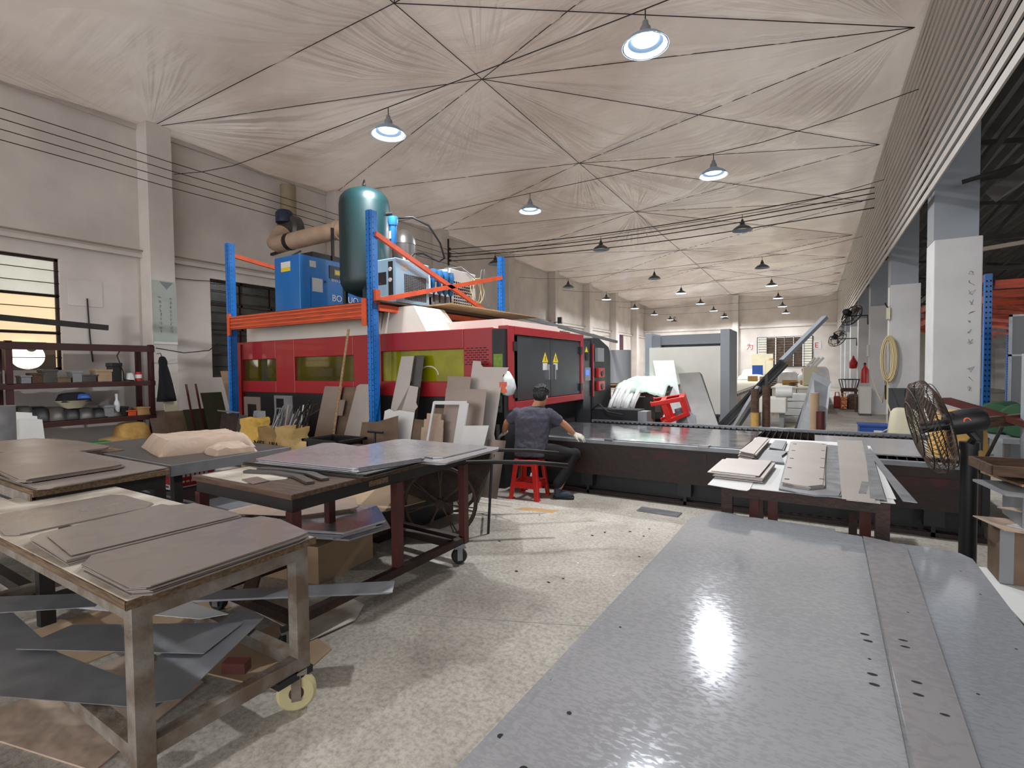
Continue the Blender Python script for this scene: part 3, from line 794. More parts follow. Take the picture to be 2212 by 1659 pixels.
# control column (black) at the corner, with sticker, pendant light and switches
part('corner_column', MB().box(MX1, MX1+0.17, MY0-0.03, MY0+0.3, 0.0, MZ-0.03), 'black_paint', mc)
part('sticker', MB().box(MX1+0.02, MX1+0.155, MY0-0.034, MY0-0.03, 1.25, 1.68), 'sticker_green', mc, label='green printed sticker')
sw = part('switch_plate', MB().box(MX1+0.02, MX1+0.14, MY0-0.036, MY0-0.03, 0.95, 1.16), 'galv', mc)
part('indicator', MB().lathe([(0.0,0.0),(0.022,0.004),(0.022,0.02)], 12, (MX1+0.07, MY0-0.056, 1.185), 'y'), 'lamp_green', sw, label='glowing green indicator light')
for dx, dz in ((0.045,1.02),(0.085,1.02),(0.115,1.02),(0.06,1.09),(0.1,1.09)):
    part('knob', MB().lathe([(0.014,0),(0.014,-0.03),(0,-0.03)], 10, (MX1+dx, MY0-0.036, dz), 'y'), 'chrome', sw)
part('latch_bar', MB().box(MX1+0.06, MX1+0.10, MY0-0.05, MY0-0.03, 0.55, 0.8), 'galv', mc)
# door side (faces +X)
DX = -3.26; D0, D1, DZ0, DZ1 = 5.38, 7.62, 1.02, 1.98
df = MB()
df.box(DX-0.15, DX, D0-0.05, D0+0.10, DZ0-0.05, DZ1+0.06).box(DX-0.15, DX, D1, D1+0.10, DZ0-0.05, DZ1+0.06)
df.box(DX-0.15, DX, D0+0.10, D1, DZ1-0.05, DZ1+0.06).box(DX-0.15, DX, D0+0.10, D1, DZ0-0.05, DZ0+0.05)
part('door_frame', df, 'red_paint', mc, bev=0.008)
ym = (D0+D1)/2+0.03
for a, c, s in ((D0+0.11, ym-0.008, 1), (ym+0.008, D1-0.005, -1)):
    dr = part('door', MB().box(DX-0.10, DX-0.02, a, c, DZ0+0.055, DZ1-0.055), 'door_grey', mc, bev=0.004)
    e = c if s == 1 else a
    hy = e - s*0.09
    part('handle', MB().box(DX-0.02, DX+0.015, hy-0.018, hy+0.018, 1.33, 1.55), 'chrome', dr)
    part('warning_triangle', MB().add([(DX-0.016,hy-0.16,1.58),(DX-0.016,hy+0.02-0.03*(s<0),1.58),(DX-0.016,hy-0.07,1.72),(DX-0.02,hy-0.16,1.58),(DX-0.02,hy+0.02-0.03*(s<0),1.58),(DX-0.02,hy-0.07,1.72)] if s == 1 else
         [(DX-0.016,hy-0.02,1.58),(DX-0.016,hy+0.16,1.58),(DX-0.016,hy+0.07,1.72),(DX-0.02,hy-0.02,1.58),(DX-0.02,hy+0.16,1.58),(DX-0.02,hy+0.07,1.72)], [(0,1,2),(5,4,3),(0,3,4,1),(1,4,5,2),(2,5,3,0)]), 'warn_yellow', dr)
    ty = hy-0.07 if s == 1 else hy+0.07
    part('bolt_mark', MB().box(DX-0.016, DX-0.014, ty-0.008, ty+0.008, 1.60, 1.67), 'ink', dr)
    part('notice', MB().box(DX-0.02, DX-0.015, ty-0.075, ty+0.06, 1.47, 1.57), 'print_white', dr)
    for z in (1.18, 1.78):
        part('hinge', MB().box(DX-0.02, DX+0.012, (a if s == 1 else c)-0.05, (a if s == 1 else c)+0.03, z-0.06, z+0.06), 'plastic_black', dr)
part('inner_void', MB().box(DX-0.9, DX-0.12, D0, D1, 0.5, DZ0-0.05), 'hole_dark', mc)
# grey pillar beyond the doors with alarm panel
part('pillar', MB().box(DX-0.22, DX-0.02, 7.73, 8.05, 0.0, 1.95), 'door_grey', mc)
dp = part('display', MB().box(DX-0.02, DX+0.005, 7.77, 8.0, 1.28, 1.50), 'plastic_grey', mc)
part('screen', MB().box(DX+0.005, DX+0.008, 7.80, 7.92, 1.37, 1.46), 'screen_blue', dp)
part('warning_triangle', MB().add([(DX-0.016,7.82,1.76),(DX-0.016,7.94,1.76),(DX-0.016,7.88,1.85),(DX-0.02,7.82,1.76),(DX-0.02,7.94,1.76),(DX-0.02,7.88,1.85)], [(0,1,2),(5,4,3),(0,3,4,1),(1,4,5,2),(2,5,3,0)]), 'warn_yellow', mc)
part('meter', MB().box(DX-0.02, DX-0.01, 7.83, 7.94, 1.62, 1.75), 'ink', mc)
# small bag of papers hung on the column corner
pb = thing('hanging_bag', 'clear plastic bag with orange papers hung on the machine corner', 'bag', (-3.2, 5.2, 1.16))
part('bag', MB().lathe([(0.0,0.0),(0.07,0.02),(0.10,0.10),(0.08,0.2),(0.02,0.3),(0.0,0.31)], 10, (-3.19,5.20,1.16)), 'wrap_clear', pb, smooth=True)
part('papers', MB().cbox(-3.2,5.10,1.27,0.09,0.012,0.13,0.4), 'rack_orange', pb)

# dark rear cabinet with red sockets
rc = thing('electrical_cabinet', 'rounded dark grey cabinet with red sockets behind the cutter doors', 'cabinet', (-3.6, 8.5, 0))
prof = [(8.1,0.0),(8.98,0.0),(8.98,1.70),(8.95,1.80),(8.88,1.88),(8.4,2.02),(8.1,2.02)]
n = len(prof)
part('body', MB().add([(-3.9,y,z) for y,z in prof]+[(-3.25,y,z) for y,z in prof], [tuple(range(n-1,-1,-1)),tuple(range(n,2*n))]+[(i,(i+1)%n,n+(i+1)%n,n+i) for i in range(n)]), 'black_paint', rc, bev=0.02)
part('edge_strip', MB().box(-3.26,-3.24,8.08,8.12,1.0,1.9), 'red_paint', rc)
part('grey_socket', MB().box(-3.25,-3.20,8.2,8.5,1.60,1.84), 'plastic_grey', rc)
for z in (1.40,1.17):
    so = part('red_socket', MB().box(-3.25,-3.19,8.22,8.52,z-0.08,z+0.09), 'crate_red', rc, bev=0.01)
    part('socket_face', MB().lathe([(0.06,0),(0.05,0.012),(0,0.012)], 14, (-3.19,8.37,z), 'x'), 'plastic_black', so)

# ------------------------------------------------- exchange table (the long cutting bed)
bd = thing('cutting_bed', 'long black cutting bed with slats running out under the machine doors', 'machine bed', (-0.9, 6.6, 0))
BX0, BX1, BY0, BY1, BZ = -3.1, 1.25, 5.5, 7.72, 0.655
part('front_panel', MB().box(BX0, BX1, BY0+0.01, BY0+0.06, 0.24, BZ-0.04), 'black_rust', bd)
part('back_panel', MB().box(BX0, BX1, BY1-0.06, BY1, 0.24, BZ-0.04), 'black_rust', bd)
part('end_panel', MB().box(BX1-0.05, BX1, BY0, BY1, 0.15, BZ-0.04), 'black_paint', bd)
part('lower_beam', MB().box(BX0, BX1, BY0+0.15, BY0+0.3, 0.02, 0.24), 'black_paint', bd)
part('lower_beam', MB().box(BX0, BX1, BY1-0.3, BY1-0.15, 0.02, 0.24), 'black_paint', bd)
part('floor_tray', MB().box(BX0, BX1, BY0+0.05, BY1-0.05, 0.0, 0.04), 'black_rust', bd)
for (x0,x1,y0,y1) in ((BX0,BX1,BY0,BY0+0.07),(BX0,BX1,BY1-0.07,BY1),(BX1-0.07,BX1,BY0,BY1)):
    part('rail', MB().box(x0,x1,y0,y1,BZ-0.045,BZ-0.005), 'galv', bd)
part('oil_stain', MB().box(-1.75,-0.95,BY0+0.004,BY0+0.011,0.48,0.585), 'oil_red', bd, label='red oily smear')
part('red_stripe', MB().box(0.62,1.12,BY0+0.002,BY0+0.011,0.44,0.52), 'oil_red', bd, label='dull red painted stripe')
for x in (-1.18, -2.3, 0.9):
    part('foot', MB().box(x-0.07,x+0.07,BY0+0.02,BY0+0.12,0.10,0.26).box(x-0.015,x+0.015,BY0+0.05,BY0+0.08,0.0,0.12), 'black_paint', bd)
for x in (-2.02,-0.98):
    part('clamp', MB().box(x-0.05,x+0.05,BY0-0.01,BY0+0.07,BZ-0.01,BZ+0.02), 'chrome', bd, bev=0.004)
nsl = 58
for k in range(nsl):
    x = BX0+0.1+(BX1-BX0-0.25)*k/(nsl-1)
    zz = BZ-0.012
    m = MB(); pts = []
    nt = 22
    for j in range(nt):
        y = BY0+0.09+(BY1-BY0-0.18)*j/(nt-1)
        pts.append((y, zz - (0.018 if j % 2 else 0.0)))
    vs = [(x-0.002,y,z) for y,z in pts]+[(x+0.002,y,z) for y,z in pts]+[(x-0.002,y,zz-0.1) for y,z in pts]+[(x+0.002,y,zz-0.1) for y,z in pts]
    fs = []
    for j in range(nt-1):
        fs += [(j,j+1,2*nt+j+1,2*nt+j),(nt+j,3*nt+j,3*nt+j+1,nt+j+1),(j,nt+j,nt+j+1,j+1)]
    part('support_slat', m.add(vs,fs), 'iron', bd)
# sheets lying on the bed
single('bed_plate', MB().prism([(-3.05,5.58),(-0.62,5.60),(-0.55,7.10),(-3.2,7.10)], BZ-0.008, BZ+0.004), 'bed_sheet', 'large bright steel sheet lying on the cutting bed', 'sheet')
single('bed_plate', MB().prism([(0.02,5.80),(1.12,5.80),(1.14,7.05),(0.02,7.05)], BZ-0.008, BZ+0.004), 'cool_sheet', 'smaller grey sheet at the free end of the cutting bed', 'sheet')
# pneumatic block at the bed's left rear
t = thing('bed_drive', 'black drive box with cables at the rear corner of the cutting bed', 'drive unit', (-2.6,7.9,0))
part('box', MB().box(-3.15,-2.35,7.76,8.1,0.0,0.82), 'black_paint', t, bev=0.01)
part('end_cap', MB().box(-2.36,-2.22,7.74,8.0,0.55,0.80), 'plastic_grey', t)
part('cable', MB().tube([(-3.15,7.76,0.8),(-3.0,7.74,0.9),(-2.85,7.72,0.78),(-2.6,7.72,0.74)], 0.012, 6), 'rubber', t)
# ================================================================= PALLET RACK OVER THE MACHINE
RX0, RX1, RY0, RY1 = -8.82, -5.22, 5.0, 8.4
def upright(t, x, y, z1, facing=1):
    m = MB().box(x-0.05,x+0.05,y-0.012,y+0.006,0,z1)
    m.box(x-0.05,x-0.035,y,y+0.11,0,z1).box(x+0.035,x+0.05,y,y+0.11,0,z1)
    m.box(x-0.02,x+0.02,y-0.02,y-0.008,0,z1)
    u = part('upright', m, 'rack_blue', t)
    h = MB()
    k = 0
    z = 0.15
    while z < z1-0.05:
        for s in (-1,1):
            h.box(x+s*0.034-0.009, x+s*0.034+0.009, y-0.0135, y-0.011, z, z+0.012)
            h.box(x+0.0495, x+0.0515, y+0.03, y+0.04, z+0.02, z+0.032) if s == 1 else None
        z += 0.075
    part('slot_rows', h, 'hole_dark', u)['kind'] = 'stuff'
    return u
rk = thing('pallet_rack', 'blue and orange pallet rack standing over the laser cutter', 'rack', (-7, 6.7, 0))
upright(rk, -5.32, RY0, 3.72); upright(rk, RX0, RY0, 3.74)
upright(rk, -5.32, RY1, 3.70); upright(rk, RX0, RY1, 3.70)
# front beam of three ribs, clipped on to the uprights
bm_ = part('front_beam', MB().box(-8.75,-5.38,RY0-0.03,RY0+0.03,2.22,2.44), 'rack_orange_worn', rk)
for z in (2.25,2.31,2.37,2.42):
    part('beam_rib', MB().box(-8.75,-5.38,RY0-0.042,RY0-0.03,z,z+0.022), 'rack_orange', bm_)
for x in (-8.76,-5.40):
    part('beam_clip', MB().box(x-0.04,x+0.04,RY0-0.05,RY0-0.02,2.12,2.50), 'rack_orange', bm_)
part('back_beam', MB().box(-8.75,-5.38,RY1-0.03,RY1+0.03,2.24,2.44), 'rack_orange_worn', rk)
part('side_beam', MB().box(-5.30,-5.24,RY0+0.1,RY1,2.33,2.42), 'rack_orange', rk)
part('side_beam', MB().box(-8.85,-8.79,RY0+0.1,RY1,2.33,2.42), 'rack_orange', rk)
for k in range(12):
    x = -8.6+k*0.29
    part('deck_plank', MB().box(x, x+0.27, RY0+0.0, RY1, 2.44, 2.462), 'wood_dark', rk)
for a, c in (((-5.26,RY0+0.06,3.40),(-5.26,7.85,2.55)), ((-5.26,RY0+0.06,2.47),(-5.26,8.36,3.28))):
    part('brace', MB().bar(a, c, 0.045, 0.07), 'rack_orange', rk)
part('brace', MB().bar((-8.82,RY0+0.06,3.55),(-8.82,RY1,3.2), 0.045, 0.07), 'rack_orange', rk)
part('brace_clip', MB().box(-5.30,-5.22,RY0+0.02,RY0+0.1,2.43,2.62), 'rack_orange', rk)
# plywood board and a pale channel lying on the rack edge
single('plywood_board', MB().slab([(-5.35,5.95,2.475),(-4.75,6.1,2.50),(-4.66,8.75,2.50),(-5.35,8.6,2.475)], 0.02), 'wood_pale', 'plywood board lying on the rack edge in front of the chiller', 'board')
single('metal_channel', MB().bar((-5.0,8.45,2.54),(-4.4,12.6,2.16),0.07,0.06), 'galv', 'pale metal channel sticking out from the rack over the machine doors', 'channel')

# --- compressor
cp = thing('air_compressor', 'blue cabinet air compressor on the rack beside the dark green tank', 'compressor', (-8.0, 6.4, 2.462))
CX0,CX1,CY0,CY1,CZ0,CZ1 = -8.38,-7.66,5.6,7.0,2.462,3.53
part('cabinet', MB().box(CX0,CX1,CY0,CY1,CZ0,CZ1), 'compressor_blue', cp, bev=0.015)
part('side_door', MB().box(CX1,CX1+0.008,CY0+0.22,CY0+1.0,CZ0+0.04,CZ1-0.36), 'compressor_blue', cp, bev=0.003)
part('control_panel', MB().box(CX1-0.0,CX1+0.012,CY0+0.62,CY1-0.1,CZ1-0.33,CZ1-0.1), 'black_paint', cp)
dpl = part('display', MB().box(CX1+0.012,CX1+0.016,CY0+0.72,CY0+0.95,CZ1-0.27,CZ1-0.16), 'plastic_grey', cp)
part('screen', MB().box(CX1+0.016,CX1+0.018,CY0+0.74,CY0+0.86,CZ1-0.25,CZ1-0.18), 'warn_yellow', dpl)
part('nameplate', MB().box(CX1+0.008,CX1+0.011,CY0+0.24,CY0+0.46,CZ1-0.62,CZ1-0.38), 'sticker', cp)
part('code_label', MB().box(CX1,CX1+0.003,CY0+0.2,CY0+0.33,CZ1-0.19,CZ1-0.08), 'sticker', cp)
part('lock', MB().lathe([(0.018,0),(0.018,0.015),(0,0.015)],10,(CX1+0.008,CY0+0.52,CZ1-0.42),'x'), 'plastic_black', cp)
part('warning_label', MB().box(CX0+0.2,CX0+0.46,CY0-0.004,CY0,CZ1-0.22,CZ1-0.10), 'print_white', cp)
part('warning_label', MB().box(CX0+0.2,CX0+0.46,CY0-0.005,CY0,CZ1-0.27,CZ1-0.20), 'warn_yellow', cp)
text('lettering', 'BONUO', 0.17, 'print_white', cp, (CX1+0.010, CY0+0.66, CZ0+0.32), (PI/2,0,PI/2), 0.001)
text('lettering', 'BNV-20A', 0.075, 'print_white', cp, (CX1+0.010, CY0+0.66, CZ0+0.68), (PI/2,0,PI/2), 0.001)
part('lid_frame', MB().box(CX0+0.1,CX1-0.05,CY0+0.3,CY1-0.2,CZ1,CZ1+0.10), 'iron', cp)
part('lid_arm', MB().bar((CX0+0.05,CY0+0.2,CZ1+0.02),(CX0+0.08,CY0+0.5,CZ1+0.22),0.03,0.03), 'iron', cp)
for y in (CY0+0.75, CY0+1.25):
    part('strut', MB().bar((CX1-0.05,y,CZ1),(CX1-0.05,y,CZ1+0.62),0.035,0.05), 'iron', cp)
# --- tan exhaust pipe, blower and vertical duct
ex = thing('exhaust_pipe', 'tan wrapped exhaust pipe bending over the compressor to the wall blower', 'pipe', (-9.4,6.7,4.0))
part('pipe', MB().tube([(-7.0,6.9,4.28),(-7.8,6.8,4.26),(-8.6,6.7,4.22),(-9.3,6.62,4.18),(-9.75,6.62,4.18),(-10.0,6.72,4.26),(-10.12,6.9,4.45),(-10.14,7.0,4.6)], 0.17, 16), 'duct_tan', ex, smooth=50)
part('band', MB().tube([(-9.28,6.62,4.18),(-9.40,6.62,4.18)], 0.178, 16), 'rubber', ex, smooth=50)
part('flange', MB().tube([(-8.0,6.78,4.25),(-8.06,6.77,4.25)], 0.2, 16), 'duct_tan', ex, smooth=50)
bl = thing('exhaust_blower', 'dark blue snail-shaped exhaust blower by the left wall above the compressor', 'blower', (-10.4,7.4,4.4))
part('scroll_housing', MB().lathe([(0.0,-0.16),(0.30,-0.16),(0.36,-0.10),(0.36,0.10),(0.30,0.16),(0.0,0.16)], 24, (-10.35,7.35,4.72), 'y'), 'steel_dark', bl, smooth=40)
part('motor', MB().lathe([(0.0,0),(0.19,0.0),(0.19,0.22),(0.14,0.28),(0.0,0.29)], 18, (-10.35,7.2,4.86), 'z'), 'navy', bl, smooth=40)
part('bracket', MB().bar((-11.7,7.75,4.42),(-10.3,7.55,4.42),0.06,0.06), 'iron', bl)
single('vertical_duct', MB().tube([(-11.45,8.08,4.8),(-11.45,8.08,6.18)], 0.19, 20), 'duct_yellow', 'yellowish vertical duct rising from the blower along the left wall', 'duct', smooth=50)
# --- tank
tk = thing('air_tank', 'tall dark green compressed-air tank on the rack', 'tank', (-6.42,5.95,2.462))
TX,TY = -6.42,5.95
part('shell', MB().lathe([(0.0,2.70),(0.14,2.72),(0.34,2.80),(0.405,2.92),(0.41,3.0),(0.41,4.22),(0.39,4.33),(0.32,4.42),(0.2,4.48),(0.08,4.505),(0.0,4.51)], 40, (TX,TY,0)), 'tank_green', tk, smooth=40)
for k in range(4):
    a = PI/4+k*PI/2
    part('leg', MB().bar((TX+0.33*math.cos(a),TY+0.33*math.sin(a),2.462),(TX+0.33*math.cos(a),TY+0.33*math.sin(a),2.86),0.07,0.05), 'tank_green', tk)
part('lifting_eye', MB().tube([(TX,TY,4.49),(TX-0.02,TY,4.58),(TX+0.01,TY,4.64),(TX+0.02,TY,4.58),(TX+0.01,TY,4.53)], 0.018, 8), 'iron', tk, smooth=True)
part('weld_seam', MB().lathe([(0.412,0),(0.412,0.012)], 40, (TX,TY,2.98)), 'tank_green', tk)
part('drain_valve', MB().lathe([(0.03,0),(0.03,0.06),(0,0.07)], 10, (TX-0.25,TY-0.33,2.462)), 'white_paint', tk)
part('outlet', MB().tube([(TX+0.38,TY+0.1,4.05),(TX+0.5,TY+0.14,4.05)], 0.03, 8), 'iron', tk)
# --- grey second vessel behind, blue line filter, black hose
v2 = thing('grey_vessel', 'grey metal vessel with a dark dome behind the green tank', 'vessel', (-6.3,6.75,2.462))
part('shell', MB().lathe([(0.0,2.47),(0.21,2.5),(0.21,3.72)], 24, (-6.30,6.75,0)), 'steel_dark', v2, smooth=40)
part('dome', MB().lathe([(0.215,3.72),(0.2,3.82),(0.14,3.93),(0.06,3.99),(0,4.0)], 24, (-6.30,6.75,0)), 'steel_dark', v2, smooth=40)
fl = thing('line_filter', 'single blue line filter beside the green tank top', 'filter', (-5.88,6.05,3.55))
part('head', MB().lathe([(0.0,3.98),(0.075,3.98),(0.085,3.90),(0.075,3.84)], 14, (-5.88,6.05,0)), 'filter_blue', fl, smooth=40)
part('bowl', MB().lathe([(0.065,3.85),(0.055,3.58),(0.03,3.53),(0.0,3.52)], 14, (-5.88,6.05,0)), 'filter_blue', fl, smooth=40)
part('label_strip', MB().box(-5.905,-5.865,5.985,5.99,3.62,3.74), 'print_white', fl)
single('air_hose', MB().tube([(-5.8,6.1,3.96),(-5.6,6.2,3.97),(-5.42,6.4,3.85),(-5.35,6.6,3.6),(-5.38,6.75,3.38),(-5.5,6.75,3.34),(-5.68,6.55,3.46),(-5.76,6.4,3.44),(-5.78,6.3,3.32)], 0.018, 8), 'rubber', 'black rubber air hose arching from the blue filter down to the dryer', 'hose', smooth=True)
# --- dryer
dy = thing('air_dryer', 'pale blue refrigerated air dryer with grille next to the green tank', 'dryer', (-5.68,6.0,2.462))
part('cabinet', MB().box(-5.95,-5.40,5.6,6.36,2.52,3.19), 'dryer_blue', dy, bev=0.012)
part('feet', MB().box(-5.9,-5.45,5.65,6.3,2.462,2.52), 'plastic_black', dy)
pn = part('control_strip', MB().box(-5.55,-5.46,5.592,5.6,2.56,3.14), 'plastic_black', dy)
for z in (3.02,2.86):
    part('gauge', MB().lathe([(0.032,0),(0.032,-0.012),(0,-0.012)],14,(-5.505,5.592,z),'y'), 'print_white', pn)
dp2 = part('controller', MB().box(-5.76,-5.60,5.59,5.6,2.80,2.99), 'plastic_black', dy)
part('led', MB().box(-5.73,-5.71,5.588,5.59,2.82,2.835), 'ink_red', dp2)
part('grille_back', MB().box(-5.40,-5.396,5.78,6.28,2.58,2.97), 'plastic_black', dy)
for k in range(16):
    z = 2.59+k*0.0245
    part('grille_bar', MB().box(-5.396,-5.391,5.78,6.28,z,z+0.008), 'galv', dy)
for k in range(11):
    y = 5.79+k*0.048
    part('grille_rib', MB().box(-5.394,-5.389,y,y+0.006,2.58,2.97), 'galv', dy)
part('nameplate', MB().box(-5.4,-5.397,5.72,5.86,3.02,3.12), 'sticker', dy)
part('valve', MB().tube([(-5.6,6.0,3.19),(-5.6,6.0,3.3)], 0.02, 8), 'cream', dy)
# --- bank of four blue filters
for k in range(4):
    y = 6.50+k*0.15
    f = thing('line_filter', 'blue line filter in the row of four beside the chiller, %s from the dryer' % ORD[k], 'filter', (-5.42,y,2.8), 'four blue line filters in a row')
    part('head', MB().lathe([(0.0,3.17),(0.055,3.16),(0.07,3.08),(0.06,3.02)], 12, (-5.42,y,0)), 'filter_blue', f, smooth=40)
    part('bowl', MB().lathe([(0.055,3.03),(0.05,2.80),(0.02,2.76),(0.0,2.76)], 12, (-5.42,y,0)), 'filter_blue', f, smooth=40)
    part('label_strip', MB().box(-5.372,-5.368,y-0.02,y+0.02,2.84,2.94), 'print_white', f)
    part('drain', MB().tube([(-5.42,y,2.76),(-5.42,y,2.62)], 0.015, 6), 'cart_rust', f)
single('pipe_stand', MB().bar((-5.5,6.45,2.66),(-5.5,7.02,2.66),0.04,0.2).bar((-5.5,6.48,2.462),(-5.5,6.48,2.7),0.04,0.04).bar((-5.5,7.0,2.462),(-5.5,7.0,2.7),0.04,0.04), 'galv', 'grey bracket carrying the four blue filters', 'bracket')
# --- chiller
ch = thing('water_chiller', 'white water chiller with a square-hole grille at the rack corner', 'chiller', (-5.75,7.35,2.462))
part('cabinet', MB().box(-6.1,-5.45,6.98,7.75,2.50,3.26), 'chiller_white', ch, bev=0.01)
g = MB()
for r in range(9):
    for c in range(9):
        y = 7.08+c*0.062; z = 2.6+r*0.052
        g.box(-5.45,-5.447,y,y+0.042,z,z+0.033)
part('grille_holes', g, 'hole_dark', ch)
text('lettering', 'S&A', 0.13, 'ink', ch, (-5.444, 7.24, 2.80), (PI/2,0,PI/2), 0.001)
part('handle', MB().tube([(-5.6,7.4,3.26),(-5.6,7.42,3.31),(-5.6,7.52,3.31),(-5.6,7.54,3.26)], 0.012, 6), 'plastic_black', ch)
part('feet', MB().box(-6.05,-5.5,7.05,7.7,2.462,2.5), 'plastic_black', ch)
part('cable_end', MB().tube([(-5.4,7.78,2.75),(-5.4,7.8,2.52),(-5.38,7.86,2.50),(-5.36,7.88,2.58)], 0.016, 6), 'rubber', ch)
lp = [(-5.40+0.05*math.sin(k*0.9), 7.72+0.17*math.cos(k*0.7), 2.95+0.24*math.sin(k*0.7)) for k in range(30)]
single('yellow_tubing', MB().tube(lp, 0.007, 6), 'hose_cream', 'loops of thin yellow tubing hanging on the chiller corner', 'tubing', smooth=True)
single('grey_tubing', MB().tube([(-5.5,6.9,3.24),(-5.45,7.3,3.33),(-5.4,7.6,3.2),(-5.38,7.78,3.1),(-5.38,7.85,3.35),(-5.38,7.95,3.42),(-5.38,7.9,3.2),(-5.36,7.95,2.8),(-5.3,8.1,2.5)], 0.010, 6), 'plastic_grey', 'grey tubing looping over the top of the chiller', 'tubing', smooth=True)
# ================================================================= FOREGROUND SHEET STACK (right)
def sheet(poly, z, mat, label, cat='sheet', t=0.003, group=None, name='steel_sheet'):
    return single(name, MB().prism(poly, z, z+t), mat, label, cat, group)
st = thing('sheet_trestle', 'low steel trestle under the big stack of oiled sheets', 'trestle', (0.0, 1.6, 0))
for x in (-0.42, 0.42):
    part('side_rail', MB().box(x-0.03,x+0.03,0.55,2.65,0.57,0.63), 'frame_rust', st)
    for y in (0.65, 2.55):
        part('leg', MB().box(x-0.03,x+0.03,y-0.03,y+0.03,0,0.57), 'frame_rust', st)
for y in (0.65,1.3,1.9,2.55):
    part('cross_bar', MB().box(-0.42,0.42,y-0.025,y+0.025,0.56,0.62), 'frame_rust', st)
G = 'oiled steel sheets in the foreground stack'
Z0 = 0.632
sheet([(-0.61,0.45),(0.55,0.45),(0.58,2.78),(-0.58,2.80)], Z0, 'oiled_sheet', 'bottom sheet of the foreground stack, hidden but for its edges', t=0.03, group=G)
sheet([(-0.645,0.40),(-0.30,0.40),(-0.22,2.93),(-0.50,2.93),(-0.505,2.88),(-0.565,2.86)], Z0+0.032, 'oiled_sheet', 'oiled sheet with a punched edge along the left side of the foreground stack', t=0.004, group=G)
sheet([(-0.60,0.40),(0.30,0.40),(0.30,2.86),(-0.40,2.99),(-0.50,2.99),(-0.565,2.80)], Z0+0.038, 'oiled_sheet', 'oiled sheet second from the top of the foreground stack, with a stepped far end', t=0.004, group=G)
sheet([(0.20,0.40),(0.545,0.40),(0.585,2.80),(0.555,2.86),(0.50,2.88),(0.30,2.88)], Z0+0.036, 'oiled_sheet', 'plain oiled sheet with a rounded corner on the right of the foreground stack', t=0.004, group=G)
sheet([(0.17,0.40),(0.255,0.40),(0.365,2.80),(0.32,2.86),(0.21,2.9)], Z0+0.044, 'cool_sheet', 'narrow punched strip beside the right edge of the broad foreground sheet', t=0.003, group=G)
top = sheet([(-0.54,0.40),(0.155,0.40),(0.20,2.62),(0.205,2.88),(0.10,2.90),(0.10,2.95),(-0.36,2.97),(-0.36,2.99),(-0.47,3.0),(-0.50,2.80),(-0.545,2.10),(-0.55,1.2)], Z0+0.045, 'oiled_sheet', 'broad top sheet of the foreground stack with a drying oil film', t=0.004, group=G)
ZT = Z0+0.0495
for (x,y,r,ax) in ((0.14,1.83,.006,2),(0.145,1.79,.006,2),(0.14,1.68,.004,1),(0.14,1.60,.006,2),(0.14,1.55,.006,2),(-0.50,0.86,.010,1),(-0.49,1.06,.006,1),(-0.515,1.5,.004,1),(0.1,2.75,.003,1)):
    part('punched_hole', MB().add([(x+ax*r*math.cos(t),y+r*math.sin(t),ZT+0.0002) for t in [k*PI/6 for k in range(12)]],[tuple(range(12))]), 'hole_dark', top)
strip = bpy.data.objects['steel_sheet.004']
for (x,y,r,ax) in ((0.235,1.85,.006,2),(0.235,1.81,.006,2),(0.235,1.62,.006,2),(0.23,1.56,.006,2),(0.27,1.50,.005,2),(0.275,2.07,.004,1)):
    part('punched_hole', MB().add([(x+ax*r*math.cos(t),y+r*math.sin(t),Z0+0.0472) for t in [k*PI/6 for k in range(12)]],[tuple(range(12))]), 'hole_dark', strip)
edge = bpy.data.objects['steel_sheet.001']
for (x,y,r) in ((-0.59,1.17,.005),(-0.60,0.93,.008),(-0.58,1.7,.004)):
    part('punched_hole', MB().add([(x+r*math.cos(t),y+r*math.sin(t),Z0+0.0362) for t in [k*PI/6 for k in range(12)]],[tuple(range(12))]), 'hole_dark', edge)
right = bpy.data.objects['steel_sheet.003']
for (x,y,r) in ((0.51,1.97,.004),(0.51,2.61,.004),(0.52,2.38,.004),(0.36,1.65,.004)):
    part('punched_hole', MB().add([(x+r*math.cos(t),y+r*math.sin(t),Z0+0.0402) for t in [k*PI/6 for k in range(12)]],[tuple(range(12))]), 'hole_dark', right)

# ================================================================= CUT-PART TABLE IN FRONT OF THE BED
def frame_table(name, label, x0, x1, y0, y1, z, top_mat, leg_mat, top_t=0.03, leg=0.055, rail_z=None, feet=None, apron=0.06, legs=None, rail_mat=None):
    t = thing(name, label, 'table', ((x0+x1)/2, (y0+y1)/2, 0))
    part('table_top', MB().box(x0,x1,y0,y1,z-top_t,z), top_mat, t, bev=0.004)
    za = z-top_t
    for (a,c,d,e) in ((x0+0.02,x1-0.02,y0+0.02,y0+0.06),(x0+0.02,x1-0.02,y1-0.06,y1-0.02),(x0+0.02,x0+0.06,y0+0.06,y1-0.06),(x1-0.06,x1-0.02,y0+0.06,y1-0.06)):
        part('apron', MB().box(a,c,d,e,za-apron,za), rail_mat or leg_mat, t)
    h = leg/2; i = 0.02+h
    L = legs or [(x0+i,y0+i),(x1-i,y0+i),(x0+i,y1-i),(x1-i,y1-i)]
    zb = feet if feet else 0.0
    for x, y in L:
        part('leg', MB().box(x-h,x+h,y-h,y+h,zb,za-apron), leg_mat, t)
    if rail_z:
        r = leg*0.45
        for (p,q) in (((x0+i,y0+i),(x1-i,y0+i)),((x0+i,y1-i),(x1-i,y1-i)),((x0+i,y0+i),(x0+i,y1-i)),((x1-i,y0+i),(x1-i,y1-i))):
            part('lower_rail', MB().bar((p[0],p[1],rail_z),(q[0],q[1],rail_z),leg*0.9,leg*0.9), rail_mat or leg_mat, t)
    return t
